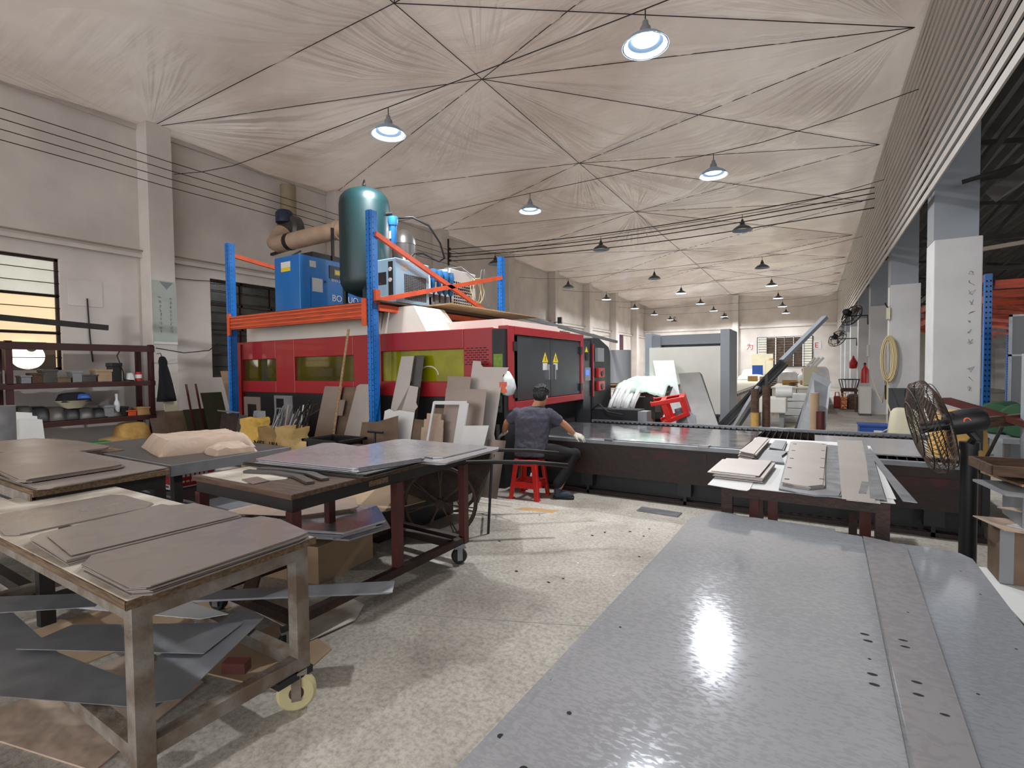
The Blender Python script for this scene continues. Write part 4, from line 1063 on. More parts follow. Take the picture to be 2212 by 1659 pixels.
ft = frame_table('parts_table', 'rust-brown table of cut parts between the foreground stack and the bed', -0.48, 0.36, 3.12, 5.36, 0.805, 'sheet_white', 'frame_rust', 0.006, 0.06)
for x in (-0.30, -0.20, 0.25):
    part('leg', MB().box(x-0.025,x+0.025,3.3,3.35,0,0.74), 'frame_redbrown', ft)
G = 'cut sheet parts on the parts table'
z = 0.806
def stack(poly, z, n, t, mat, label, name='part_stack', jit=0.012, group=G):
    """n sheets of one outline, each slightly shifted: one thing, each sheet a part"""
    cx = sum(p[0] for p in poly)/len(poly); cy = sum(p[1] for p in poly)/len(poly)
    if n == 1: return single(name, MB().prism(poly, z, z+t*0.9), mat, label, 'sheet stack', group)
    o = thing(name, label, 'sheet stack', (cx,cy,z), group)
    rnd = random.Random(hash(label) % 1000 if False else len(label)*7+n)
    for k in range(n):
        last = (k == n-1)
        dx, dy, a = (0,0,0) if last else (rnd.uniform(-jit,jit), rnd.uniform(-jit,jit), rnd.uniform(-0.02,0.02))
        c, s = math.cos(a), math.sin(a)
        pl = [(cx+dx+(px-cx)*c-(py-cy)*s, cy+dy+(px-cx)*s+(py-cy)*c) for px,py in poly]
        part('sheet', MB().prism(pl, z+k*t, z+k*t+t*0.8), mat, o)
    return o
stack([(-0.54,3.29),(-0.52,3.79),(-0.24,3.83),(-0.27,3.27)], z+0.004, 7, 0.006, 'steel_pale', 'square stack of cut plates on the near left corner of the parts table', jit=0.025)
sheet([(-0.525,3.08),(-0.52,3.40),(-0.30,3.40),(-0.30,3.06),(-0.31,3.03),(-0.35,3.03)], z, 'sheet_white', 'pale sheet peeping out under the square plates', group=G)
stack([(-0.48,4.14),(-0.43,5.05),(-0.34,5.02),(-0.37,4.05)], z, 8, 0.006, 'steel_pale', 'narrow stack of long plates on the far left of the parts table', jit=0.02)
sheet([(-0.36,4.2),(-0.30,5.1),(-0.27,5.1),(-0.34,4.2)], z, 'sheet_white', 'thin pale strip beside the narrow stack', group=G, name='strip')
stack([(-0.31,4.60),(-0.29,5.08),(-0.20,5.06),(-0.21,4.53)], z, 4, 0.006, 'galv', 'small grey stack at the far middle of the parts table', jit=0.008)
stack([(-0.335,3.97),(-0.32,4.50),(-0.165,4.50),(-0.20,4.25),(-0.17,3.96)], z, 3, 0.006, 'galv', 'notched small plates in the middle of the parts table', jit=0.008)
stack([(-0.16,3.13),(-0.17,5.12),(0.20,5.04),(0.18,3.6),(0.12,3.11),(0.02,3.07),(-0.08,3.09)], z, 3, 0.004, 'galv', 'wide cut sheets under the slotted panel on the parts table', jit=0.012)
sp = stack([(-0.15,3.22),(-0.15,5.00),(-0.02,5.02),(0.10,4.96),(0.05,3.25),(-0.02,3.17),(-0.10,3.19)], z+0.012, 4, 0.005, 'steel_pale', 'slotted panel stack on the wide sheets of the parts table', jit=0.006)
for k in range(5):
    y = 3.3+k*0.38
    part('slot', MB().box(-0.14,-0.115,y,y+0.02,z+0.0318,z+0.0321).box(0.035+0.012*k*0.6,0.06+0.012*k*0.6,y+0.1,y+0.115,z+0.0318,z+0.0321), 'hole_dark', sp)
stack([(0.13,3.04),(0.19,5.40),(0.38,5.45),(0.27,3.04)], z+0.006, 2, 0.004, 'steel_pale', 'broad louvred strip on the right half of the parts table', jit=0.01)
stack([(0.275,3.10),(0.36,4.9),(0.40,4.9),(0.315,3.09)], z+0.012, 2, 0.004, 'galv', 'slim strip fanned out beside the broad louvred strip', jit=0.01)
sheet([(0.385,3.10),(0.44,3.09),(0.41,4.2),(0.40,4.98),(0.37,4.6)], z+0.016, 'galv', 'outermost louvred strip jutting over the right edge of the parts table', group=G, name='strip')
sheet([(0.33,3.2),(0.37,3.2),(0.42,5.2),(0.40,5.2)], z+0.0, 'sheet_white', 'white strip curling beside the outermost louvred strip', group=G, name='strip')
lv = MB()
for k in range(10):
    lv.box(0.21+0.004*k,0.245+0.004*k,3.2+k*0.035,3.215+k*0.035,z+0.0135,z+0.0155)
single('louvre_row', lv, 'galv', 'row of small pressed louvres on the broad strip', 'louvres')

# ================================================================= TROLLEY TABLES ON THE LEFT
def caster(t, x, y, z1, r=0.075, mat='caster_cream', steer=0.5):
    zc_ = r
    M3 = Matrix.Translation((x,y,0)) @ Matrix.Rotation(steer,4,'Z') @ Matrix.Translation((-x,-y,0))
    f = MB().box(x-0.045,x+0.045,y-0.04,y+0.04,z1-0.012,z1).box(x-0.02,x+0.02,y-0.032,y-0.026,r-0.03,z1-0.01).box(x-0.02,x+0.02,y+0.026,y+0.032,r-0.03,z1-0.01).rot(M3)
    fk = part('caster_fork', f, 'galv' if mat != 'caster_cream' else 'frame_grey', t)
    w = MB().lathe([(r*0.45,-0.021),(r*0.86,-0.024),(r,-0.014),(r,0.014),(r*0.86,0.024),(r*0.45,0.021)], 28, (x,y,zc_), 'y').rot(M3)
    wh = part('caster_wheel', w, mat, t, smooth=40)
    part('hub', MB().lathe([(0.0,-0.026),(r*0.46,-0.02),(r*0.46,0.02),(0.0,0.026)], 16, (x,y,zc_), 'y').rot(M3), 'wheel_rust', wh, smooth=40)
ta = frame_table('trolley_table', 'pale worn steel trolley table with painted wooden top nearest the camera', -4.05, -1.90, 0.72, 1.43, 0.76, 'worn_white', 'frame_grey', 0.03, 0.06, 0.21, 0.18, 0.06)
# brown worn wooden edge band
eb = MB().box(-4.055,-1.895,0.715,0.722,0.728,0.757).box(-1.901,-1.893,0.715,1.435,0.728,0.757)
part('edge_band', eb, 'wood_edge', ta)
for y in (0.772,):
    part('foot', MB().box(-1.978,-1.922,y-0.028,y+0.028,0.0,0.18), 'frame_grey', ta); part('foot', MB().box(-4.028,-3.972,y-0.028,y+0.028,0.0,0.18), 'frame_grey', ta)
caster(ta, -1.95, 1.36, 0.18, 0.082, steer=0.9)
caster(ta, -4.0, 1.36, 0.18, 0.082, steer=0.2)
part('caster_plate', MB().box(-1.985,-1.915,1.25,1.42,0.15,0.18), 'plastic_black', ta)
G = 'steel sheets on the near trolley table'
def cut(poly, z, n, t, mat, label, name='sheet_pile', jit=0.006, grp=None): return stack(poly, z, n, t, mat, label, name, jit, grp or G)
cut([(-3.09,0.77),(-3.15,0.735),(-3.62,0.78),(-3.60,1.30),(-3.52,1.335),(-3.16,1.335),(-3.08,1.27)], 0.761, 2, 0.004, 'table_sheet', 'left pair of sheets on the near trolley, reflecting the warm window')
s2 = cut([(-2.90,0.755),(-2.95,0.80),(-3.02,1.32),(-2.90,1.335),(-2.89,1.42),(-2.50,1.425),(-2.405,1.40),(-2.44,0.735)], 0.761, 4, 0.006, 'table_sheet', 'middle pile of brown-grey sheets with a stepped far edge on the near trolley', jit=0.012)
cut([(-2.86,0.80),(-2.95,1.30),(-2.85,1.40),(-2.42,1.395),(-2.47,0.76)], 0.786, 1, 0.004, 'table_sheet', 'single sheet on top of the middle pile of the near trolley', 'steel_sheet')
cut([(-2.32,0.745),(-2.40,0.80),(-2.36,1.39),(-2.32,1.40),(-2.31,1.44),(-2.18,1.455),(-1.90,1.40),(-1.885,1.34),(-1.88,0.78),(-1.93,0.74)], 0.761, 6, 0.005, 'table_sheet', 'notched pile of sheets at the corner of the near trolley', jit=0.012)
single('offcut', MB().cbox(-3.03,0.92,0.765,0.05,0.04,0.008,0.3), 'hole_dark', 'tiny dark offcut lying on the painted top of the near trolley', 'offcut')
for (x,y) in ((-3.13,0.83),(-3.14,1.25)):
    pass
# offcut strips lying across the lower rails of the near trolley
G = 'offcut strips under the near trolley'
def strip3(pts, mat, label, t=0.003, grp=None): return single('offcut_strip', MB().slab(pts, t), mat, label, 'strip', grp or G)
strip3([(-4.0,0.66,0.262),(-2.75,0.56,0.255),(-2.08,0.86,0.255),(-2.10,0.93,0.255),(-2.85,0.82,0.262),(-4.0,0.86,0.262)], 'galv', 'wide dark offcut sheet lying low across the near trolley rails')
strip3([(-2.10,0.86,0.268),(-2.03,0.93,0.268),(-2.33,1.46,0.275),(-2.50,1.44,0.275),(-2.42,1.02,0.27)], 'galv', 'bright slanting offcut with notched end on the near trolley rails')
strip3([(-3.0,0.72,0.285),(-3.05,0.93,0.285),(-2.35,1.36,0.285),(-2.24,1.12,0.285)], 'galv', 'grey offcut lying in the middle of the near trolley rails')
strip3([(-3.35,1.02,0.26),(-3.42,1.13,0.26),(-3.0,1.36,0.26),(-2.55,1.40,0.26),(-2.62,1.30,0.26)], 'sheet_white', 'white galvanised offcut at the back of the near trolley rails')
strip3([(-3.60,0.52,0.36),(-3.75,0.66,0.36),(-3.08,1.10,0.37),(-2.96,0.99,0.37)], 'galv', 'dark narrow offcut leaning at the left of the near trolley rails')
for k in range(3):
    z = 0.335+0.006*k
    single('offcut_strip', MB().slab([(-2.75+0.01*k,1.19,z+0.02),(-2.80+0.01*k,1.28,z+0.02),(-1.97+0.012*k,1.97,z),(-1.88+0.012*k,1.86,z)], 0.003), 'galv', 'strip poking out beyond the near trolley leg, %s of three' % ('lowest','middle','topmost')[k], 'strip', G)
single('wood_block', MB().cbox(-2.08,1.17,0.255,0.10,0.05,0.045,0.5), 'frame_redbrown', 'reddish wooden block resting on the near trolley rail', 'block')

# long dark trolley table
tb = thing('long_trolley', 'long rust-brown steel trolley table in the middle with six legs', 'table', (-2.8,2.4,0))
part('table_top', MB().box(-3.32,-2.33,1.62,3.20,0.82,0.85), 'wood_dark', tb, bev=0.004)
part('worn_patch', MB().prism([(-3.28,1.66),(-2.80,1.66),(-2.70,1.85),(-2.85,2.02),(-3.28,2.0)], 0.85, 0.8515), 'worn_white', tb)
for a in ((-3.30,-2.35,1.64,1.68),(-3.30,-2.35,3.14,3.18),(-2.39,-2.35,1.68,3.14),(-3.30,-3.26,1.68,3.14)):
    part('apron', MB().box(a[0],a[1],a[2],a[3],0.75,0.82), 'iron', tb)
for x,y in ((-2.37,1.66),(-2.37,2.43),(-2.35,3.14),(-3.28,1.66),(-3.08,2.46),(-3.05,3.16)):
    part('leg', MB().box(x-0.028,x+0.028,y-0.028,y+0.028,0.13,0.75), 'frame_redbrown', tb)
for p,q in (((-2.37,1.66),(-2.35,3.14)),((-3.16,1.66),(-3.05,3.16)),((-2.35,3.12),(-3.06,3.16)),((-2.36,3.0),(-3.06,3.04)),((-2.37,1.66),(-3.2,1.66))):
    part('lower_rail', MB().bar((p[0],p[1],0.16),(q[0],q[1],0.16),0.05,0.05), 'frame_rust', tb)
caster(tb,-2.33,3.05,0.135,0.06,'rubber',0.9); caster(tb,-2.98,3.08,0.135,0.06,'rubber',0.7); caster(tb,-2.37,1.62,0.135,0.06,'rubber',1.1); caster(tb,-3.2,1.7,0.135,0.06,'rubber',0.3)
part('brand_plate', MB().box(-2.352,-2.345,2.17,2.33,0.775,0.81), 'wood_edge', tb)
G = 'sheets on the long trolley'
cut([(-3.36,1.98),(-3.52,2.12),(-3.50,2.72),(-2.30,2.62),(-2.29,2.10),(-2.34,2.07)], 0.852, 4, 0.006, 'steel_dark', 'lower spread of dark plates on the long trolley', jit=0.03)
cut([(-3.25,2.00),(-3.45,2.70),(-3.38,2.76),(-2.30,2.62),(-2.26,2.56),(-2.38,2.10),(-2.42,2.08)], 0.878, 5, 0.005, 'cool_sheet', 'thick stack of bluish plates on the long trolley, left of the square sheets', jit=0.018)
cut([(-3.18,2.82),(-3.20,3.27),(-3.15,3.36),(-2.16,3.37),(-2.12,3.30),(-2.12,2.66),(-2.16,2.62),(-2.40,2.60)], 0.852, 2, 0.008, 'cool_sheet', 'thin square sheet overhanging the far end of the long trolley', jit=0.01)
cut([(-3.18,2.84),(-3.19,3.26),(-3.13,3.33),(-2.26,3.33),(-2.22,3.28),(-2.24,2.76),(-2.29,2.71)], 0.869, 2, 0.004, 'cool_sheet', 'upper square sheet at the far end of the long trolley, reflecting yellow', jit=0.006)
for k in range(2):
    single('curved_strip', MB().prism([(-3.12,1.96-0.09*k),(-2.90,2.02-0.09*k),(-2.66,2.02-0.09*k),(-2.44,1.95-0.10*k),(-2.46,1.91-0.10*k),(-2.68,1.97-0.09*k),(-2.9,1.97-0.09*k),(-3.10,1.91-0.09*k)], 0.852, 0.866), 'steel_dark', 'slightly bent dark steel strip on the long trolley, %s of two' % ('farther','nearer')[k], 'strip', 'bent strips on the long trolley')
single('small_plate', MB().prism([(-2.91,1.70),(-2.90,1.79),(-2.73,1.76),(-2.73,1.66)], 0.852, 0.856), 'steel_brown', 'small square plate on the worn end of the long trolley', 'plate')

# dark-legged table at far left
tc_ = frame_table('work_table', 'dark-legged work table at the left edge with brown sheets', -5.6, -3.85, 1.02, 1.74, 0.82, 'wood_edge', 'iron', 0.04, 0.07, 0.14, 0.0, 0.08, rail_mat='iron')
part('paint_edge', MB().box(-5.6,-3.86,1.012,1.02,0.74,0.80), 'frame_grey', tc_)
G = 'sheets on the dark-legged table'
cut([(-5.5,1.05),(-5.5,1.72),(-3.86,1.73),(-3.80,1.10),(-3.84,1.04)], 0.822, 2, 0.006, 'table_sheet', 'lower dark sheets covering the dark-legged table', jit=0.01)
cut([(-5.6,1.12),(-5.55,1.52),(-5.15,1.58),(-4.12,1.57),(-4.08,1.50),(-4.05,1.06),(-4.10,1.03)], 0.836, 6, 0.0045, 'steel_brown', 'upper pile of shiny brown sheets on the dark-legged table', jit=0.012)
# second table behind with sheets
td = frame_table('work_table', 'brown table behind the dark-legged one, covered with copper-coloured sheets', -7.0, -5.35, 1.35, 2.05, 0.80, 'wood_edge', 'iron', 0.04, 0.06, 0.15, 0.0, 0.07)
cut([(-6.9,1.36),(-6.85,1.85),(-6.2,1.98),(-5.45,1.98),(-5.35,1.90),(-5.37,1.40)], 0.802, 4, 0.008, 'steel_brown', 'shiny copper-toned sheets on the table by the left edge', jit=0.02, grp='sheets on the brown table')
# big dark plate table with paper parcel
te = frame_table('plate_table', 'low table topped by a thick dark steel plate', -6.15, -4.17, 1.9, 2.9, 0.79, 'steel_dark', 'iron', 0.06, 0.06, 0.2, 0.0, 0.02)
part('plate_edge', MB().box(-6.15,-4.168,1.885,1.902,0.705,0.788), 'galv', te); part('plate_edge', MB().box(-4.172,-4.155,1.885,2.9,0.705,0.788), 'galv', te)
def pillow(x0,x1,y0,y1,z0,h,seed,nx=14,ny=10,rot=0.0):
    mb = MB(); vs = []; fs = []
    cx, cy = (x0+x1)/2, (y0+y1)/2
    for s in (0,1):
        for j in range(ny+1):
            for i in range(nx+1):
                u, v = i/nx*2-1, j/ny*2-1
                e = (1-abs(u)**5)*(1-abs(v)**5)
                x = cx+u*(x1-x0)/2*(1-0.05*v*v); y = cy+v*(y1-y0)/2*(1-0.05*u*u)
                n_ = noise.noise(Vector((x*6+seed, y*6, s*3)))*0.012
                zz = z0 + (0.012 + (h-0.012)*min(1, e**0.45) + n_*e if s else 0.002)
                dx, dy = x-cx, y-cy
                vs.append((cx+dx*math.cos(rot)-dy*math.sin(rot), cy+dx*math.sin(rot)+dy*math.cos(rot), zz))
    m = (nx+1)*(ny+1)
    for j in range(ny):
        for i in range(nx):
            a = j*(nx+1)+i
            fs.append((a,a+nx+1,a+nx+2,a+1)); fs.append((m+a,m+a+1,m+a+nx+2,m+a+nx+1))
    for i in range(nx):
        fs.append((i,i+1,m+i+1,m+i)); a = ny*(nx+1)+i; fs.append((a,m+a,m+a+1,a+1))
    for j in range(ny):
        a = j*(nx+1); fs.append((a,m+a,m+a+nx+1,a+nx+1)); a += nx; fs.append((a,a+nx+1,m+a+nx+1,m+a))
    return mb.add(vs,fs)
def parcel(x0,x1,y0,y1,z0,h,seed,nx,ny,rot=0.0,amp=0.014):
    vs=[]; fs=[]; cx,cy=(x0+x1)/2,(y0+y1)/2
    for j in range(ny+1):
        for i in range(nx+1):
            u,v=i/nx*2-1,j/ny*2-1
            x=cx+u*(x1-x0)/2; y=cy+v*(y1-y0)/2
            e=min(1,(1-abs(u))/0.16)*min(1,(1-abs(v))/0.2)
            q=abs(noise.noise(Vector((x*5+seed,y*5,2))))+0.5*abs(noise.noise(Vector((x*13+seed,y*13,4))))
            z=z0+0.004+h*e**0.7-amp*q*2*e+0.01*(1-e)*q
            x+=0.03*noise.noise(Vector((y*4,seed,1))); y+=0.03*noise.noise(Vector((x*4,seed,7)))
            dx,dy=x-cx,y-cy
            vs.append((cx+dx*math.cos(rot)-dy*math.sin(rot),cy+dx*math.sin(rot)+dy*math.cos(rot),z))
    m=len(vs); vs+=[(x,y,z0) for x,y,z in vs]
    for j in range(ny):
        for i in range(nx):
            a=j*(nx+1)+i; fs.append((a,a+1,a+nx+2,a+nx+1)); fs.append((m+a,m+a+nx+1,m+a+nx+2,m+a+1))
    for i in range(nx):
        fs.append((i,m+i,m+i+1,i+1)); a=ny*(nx+1)+i; fs.append((a,a+1,m+a+1,m+a))
    for j in range(ny):
        a=j*(nx+1); fs.append((a,a+nx+1,m+a+nx+1,m+a)); a+=nx; fs.append((a,m+a,m+a+nx+1,a+nx+1))
    return MB().add(vs,fs)
pk = thing('paper_parcel', 'crumpled brown paper parcel on the dark steel plate', 'parcel', (-4.9,2.45,0.79))
part('wrapping', parcel(-5.35,-4.52,2.1,2.85,0.79,0.13,3,34,28,-0.25), 'kraft', pk, smooth=28)
part('loose_flap', parcel(-4.58,-4.22,2.3,2.62,0.79,0.08,9,18,16,-0.2,0.03), 'kraft', pk, smooth=28)
# red and white carton
cx_ = thing('open_carton', 'open red and white cardboard carton on a low stack behind the near trolley', 'carton', (-5.05,2.4,0.42))
x0,x1,y0,y1,z0,z1 = -5.42,-4.92,2.22,2.62,0.44,0.60
part('back_wall', MB().box(x0,x1,y1-0.006,y1,z0,z1), 'cardboard', cx_); part('left_wall', MB().box(x0,x0+0.006,y0,y1,z0,z1), 'cardboard', cx_)
fw = part('front_wall', MB().box(x0,x1,y0,y0+0.006,z0,z1), 'carton_red', cx_); rw = part('right_wall', MB().box(x1-0.006,x1,y0,y1,z0,z1), 'carton_red', cx_)
part('floor', MB().box(x0,x1,y0,y1,z0,z0+0.006), 'cardboard', cx_)
for zz in (z0, z1-0.008):
    part('white_border', MB().box(x0,x1+0.001,y0-0.002,y0,zz,zz+0.010), 'print_white', fw); part('white_border', MB().box(x1,x1+0.002,y0,y1,zz,zz+0.010), 'print_white', rw)
for yy in (y0, y1-0.012): part('white_border', MB().box(x1,x1+0.002,yy,yy+0.012,z0,z1), 'print_white', rw)
part('white_band', MB().box(x1-0.27,x1,y0-0.002,y0,z0+0.008,z0+0.045), 'print_white', fw)
for k in range(7):
    part('print', MB().box(x1+0.002,x1+0.003,y0+0.06+0.04*k,y0+0.085+0.04*k,z0+0.095,z0+0.118), 'print_white', rw)
    part('print', MB().box(x1+0.002,x1+0.003,y0+0.05+0.042*k,y0+0.08+0.042*k,z0+0.045,z0+0.062), 'print_white', rw)
    if k < 5: part('print', MB().box(x1-0.14+0.025*k,x1-0.12+0.025*k,y0-0.003,y0-0.002,z0+0.018,z0+0.035), 'ink', fw)
    if k < 4: part('print', MB().box(x0+0.16+0.03*k,x0+0.185+0.03*k,y0-0.003,y0-0.001,z0+0.10,z0+0.12), 'print_white', fw)
# low stacks under / between the tables
G = 'low stacks of stock sheets on the floor'
stack([(-5.6,2.1),(-5.6,3.0),(-3.75,3.0),(-3.75,2.1)], 0.0, 1, 0.36, 'wood_dark', 'dark timber base under the carton', 'timber_block', 0, G)
stack([(-5.55,2.12),(-5.55,2.98),(-3.7,2.98),(-3.65,2.15)], 0.37, 4, 0.016, 'galv', 'pale stock sheets carrying the red carton', 'sheet_pile', 0.03, G)
stack([(-3.75,2.02),(-3.85,2.72),(-3.1,2.95),(-2.75,2.7),(-2.8,2.35)], 0.30, 5, 0.014, 'cool_sheet', 'grey offcut sheets stacked low under the long trolley', 'sheet_pile', 0.06, G)
stack([(-3.65,2.10),(-3.70,2.75),(-3.0,2.80),(-2.95,2.25)], 0.0, 1, 0.295, 'cardboard_grey', 'brown wrapped bale under the long trolley', 'bale', 0, G)
# cardboard and plywood on the floor behind the long trolley
single('cardboard_sheet', MB().slab([(-4.6,2.95,0.39),(-3.1,3.0,0.30),(-3.0,3.9,0.28),(-4.4,4.1,0.36)], 0.01), 'cardboard_grey', 'large brown cardboard sheet on the pile behind the long trolley', 'cardboard')
single('pallet_pile', MB().box(-4.6,-3.2,3.05,4.1,0.0,0.26), 'black_paint', 'dark pallet of stock under the cardboard sheet', 'pallet')
single('kraft_sheet', MB().slab([(-3.75,2.0,0.455),(-3.35,2.35,0.40),(-3.1,2.75,0.40),(-3.3,2.9,0.42),(-3.7,2.5,0.46)], 0.004), 'kraft', 'torn kraft paper lying over the sheets under the long trolley', 'paper')
single('dirty_plate', MB().prism([(-2.95,1.78),(-2.72,2.22),(-2.42,2.18),(-2.32,2.02),(-2.36,1.74)], 0.012, 0.018), 'worn_white', 'dirty pale plate lying on the floor under the long trolley', 'plate')
single('timber_batten', MB().bar((-3.05,1.85,0.2),(-2.75,1.62,0.2),0.07,0.05), 'wood_dark', 'short dark batten lying under the end of the long trolley', 'batten')
# ================================================================= SHEETS LEANING ON THE MACHINE
def lean(poly, yb, zt, yt, mat, label, t=0.004, cat='sheet', name='leaning_sheet', group='sheets leaning on the laser cutter'):
    """poly = [(x, z)] outline in the lifted plane; bottom at y=yb (z=0), y=yt at z=zt"""
    pts = [(x, yb+(yt-yb)*z/zt, z) for x,z in poly]
    return single(name, MB().slab(pts, t), mat, label, cat, group)
lean([(-4.98,0.02),(-4.98,1.02),(-4.93,1.68),(-4.70,1.68),(-4.70,1.28),(-4.54,1.26),(-4.54,1.05),(-4.50,1.0),(-4.54,0.95),(-4.53,0.55),(-5.08,0.52),(-5.03,0.02)], 4.80, 1.7, 5.20, 'steel_pale', 'tall pinkish sheet with stepped outline right of the blue rack post')
lean([(-4.72,0.02),(-4.72,1.69),(-4.55,1.69),(-4.56,0.02)], 4.90, 1.7, 5.24, 'steel_dark', 'dark narrow strip behind the tall pinkish sheet')
lean([(-3.70,0.0),(-3.68,1.60),(-3.56,1.59),(-3.55,1.55),(-3.52,1.52),(-3.14,1.51),(-3.17,1.44),(-3.21,1.42),(-3.24,0.72),(-3.20,0.62),(-3.24,0.5),(-3.24,0.0)], 4.78, 1.6, 5.16, 'steel_pale', 'large pale pink sheet with cut corners beside the control column')
lean([(-3.96,0.0),(-3.96,1.41),(-3.60,1.40),(-3.60,0.0)], 4.74, 1.4, 5.0, 'steel_brown', 'grey-brown sheet left of the large pale pink one')
lean([(-3.90,0.0),(-3.92,1.26),(-3.31,1.25),(-3.32,0.0)], 4.66, 1.3, 4.92, 'steel_brown', 'square grey-brown sheet in front of the pale pink one')
lean([(-4.40,0.0),(-4.38,0.98),(-3.90,0.98),(-3.90,0.0)], 4.9, 1.0, 5.2, 'board_brown', 'low brown board behind the white frame')
fr = thing('door_surround', 'thin white metal door frame leaning before the brown sheets', 'frame', (-3.72,4.55,0), 'sheets leaning on the laser cutter')
def fb(a, c, w=0.05):
    P = lambda q: (q[0], 4.48+(4.72-4.48)*q[1]/1.1, q[1])
    return MB().bar(P(a), P(c), w, 0.02, up=(0,1,0))
part('stile', fb((-4.02,0.0),(-3.95,1.10),0.03), 'sheet_white', fr); part('stile', fb((-3.56,0.0),(-3.50,1.10),0.12), 'sheet_white', fr)
part('rail', fb((-3.95,1.09),(-3.47,1.10),0.04), 'sheet_white', fr); part('rail', fb((-4.0,0.35),(-3.55,0.35),0.2), 'sheet_white', fr)
lean([(-3.36,0.0),(-3.36,0.86),(-3.02,0.88),(-3.05,0.62),(-3.12,0.0)], 4.25, 0.9, 4.52, 'sheet_white', 'white sheet with punched holes leaning nearest the seated man')
lean([(-3.32,0.0),(-3.30,0.66),(-3.05,0.66),(-3.10,0.0)], 4.78, 0.7, 4.92, 'steel_brown', 'grey plate standing against the black control column')
lean([(-3.30,0.0),(-3.13,0.53),(-3.07,0.53),(-3.20,0.0)], 4.55, 0.55, 4.70, 'steel_dark', 'dark slotted channel propped beside the white sheet', t=0.03)
lean([(-5.06,0.0),(-5.08,0.81),(-4.80,0.83),(-4.46,0.92),(-4.36,0.3),(-4.36,0.0)], 4.4, 0.9, 4.62, 'board_brown', 'brown offcut board with a slanted top right of the black crate')
lean([(-4.86,0.0),(-4.86,0.95),(-4.78,0.98),(-4.70,0.95),(-4.6,0.97),(-4.34,0.95),(-4.38,0.0)], 4.6, 1.0, 4.8, 'sheet_white', 'whitish sheet with a scalloped top behind the slanted brown board')
lean([(-4.40,0.0),(-4.38,0.87),(-4.16,0.86),(-4.22,0.0)], 4.62, 0.9, 4.8, 'board_brown', 'narrow brown board beside the carton pieces')
bp_ = thing('carton_stack', 'flattened pinkish carton pieces standing under the white frame', 'carton', (-4.0,4.7,0), 'sheets leaning on the laser cutter')
for k,(w,h) in enumerate(((0.34,0.78),(0.30,0.88),(0.22,0.95))):
    part('carton_piece', MB().slab([(-4.16+0.02*k,4.62+0.03*k,0),(-4.16+0.02*k+w,4.62+0.03*k,0),(-4.16+0.02*k+w,4.72+0.03*k,h),(-4.16+0.02*k,4.72+0.03*k,h)],0.012), 'kraft', bp_)
lean([(-6.52,0.0),(-6.50,1.25),(-6.10,1.25),(-6.10,1.05),(-5.98,1.05),(-5.98,0.82),(-6.10,0.82),(-6.10,0.0)], 4.82, 1.25, 5.15, 'steel_brown', 'brown sheet with a notched right edge left of the wooden pole')
lean([(-6.12,0.0),(-6.12,1.24),(-5.83,1.24),(-5.95,0.0)], 4.90, 1.25, 5.2, 'board_brown', 'stained brown board behind the notched sheet')
lean([(-5.86,0.0),(-5.74,1.26),(-5.68,1.29),(-5.36,1.29),(-5.36,0.0)], 4.76, 1.3, 5.12, 'steel_pale', 'plain pale sheet behind the foot of the blue rack post')
single('wooden_pole', MB().tube([(-5.90,4.62,0.0),(-5.83,4.75,0.6),(-5.65,4.90,2.08)], 0.017, 8), 'wood_pale', 'long wooden pole leaning against the red machine', 'pole')
pf = thing('cut_frame', 'grey panel with a rounded rectangular cut-out by the left rack post', 'panel', (-7.95,4.85,0), 'sheets leaning on the laser cutter')
def framepanel(t, x0,x1,y,z1,hx0,hx1,hz0,hz1,mat):
    for a in ((x0,x1,0,hz0),(x0,x1,hz1,z1),(x0,hx0,hz0,hz1),(hx1,x1,hz0,hz1)):
        part('panel_strip', MB().box(a[0],a[1],y,y+0.01,a[2],a[3]), mat, t)
framepanel(pf,-8.18,-7.72,4.85,1.07,-8.08,-7.83,0.55,0.95,'steel_brown')
pf2 = thing('cut_frame', 'pale panel with two square windows against the black plinth', 'panel', (-7.25,4.95,0), 'sheets leaning on the laser cutter')
framepanel(pf2,-7.50,-7.03,4.95,1.10,-7.45,-7.25,0.72,1.05,'galv')
part('crossbar', MB().box(-7.45,-7.25,4.95,4.96,0.88,0.9), 'galv', pf2)

# scrap bundles and woven sacks
def sack(name, label, cx, cy, rx, ry, h, mat, seed, mouth=0.9):
    mb = MB(); vs = []; fs = []; n = 20; m = 12
    for j in range(m+1):
        v = j/m
        pr = 0.82+0.22*math.sin(PI*min(1,v*1.25))**0.8 if v < 0.85 else mouth
        for i in range(n):
            t = 2*PI*i/n
            nn = 1+0.13*noise.noise(Vector((math.cos(t)*1.6+seed, math.sin(t)*1.6, v*4)))+0.06*noise.noise(Vector((math.cos(t)*5+seed, math.sin(t)*5, v*9)))
            zz = h*v*(1+0.03*noise.noise(Vector((math.cos(t)*2,math.sin(t)*2+seed,5)))*(v > 0.8))
            c_, s_ = math.cos(t), math.sin(t)
            sg = lambda q: math.copysign(abs(q)**0.75, q)
            vs.append((cx+rx*pr*nn*sg(c_), cy+ry*pr*nn*sg(s_), zz))
    for j in range(m):
        for i in range(n):
            l = (i+1) % n
            fs.append((j*n+i,j*n+l,(j+1)*n+l,(j+1)*n+i))
    fs.append(tuple(range(n-1,-1,-1)))
    t_ = thing(name, label, 'sack', (cx,cy,0), 'woven sacks before the laser cutter')
    part('bag', mb.add(vs,fs), mat, t_, smooth=True)
    part('contents', MB().lathe([(0.0,h*0.9),(min(rx,ry)*0.8,h*0.88)], 14, (cx,cy,0)), 'steel_dark', t_)
    return t_
sack('woven_sack', 'bright yellow woven sack left of the other two', -7.07, 4.35, 0.25, 0.18, 0.80, 'sack_yellow', 1)
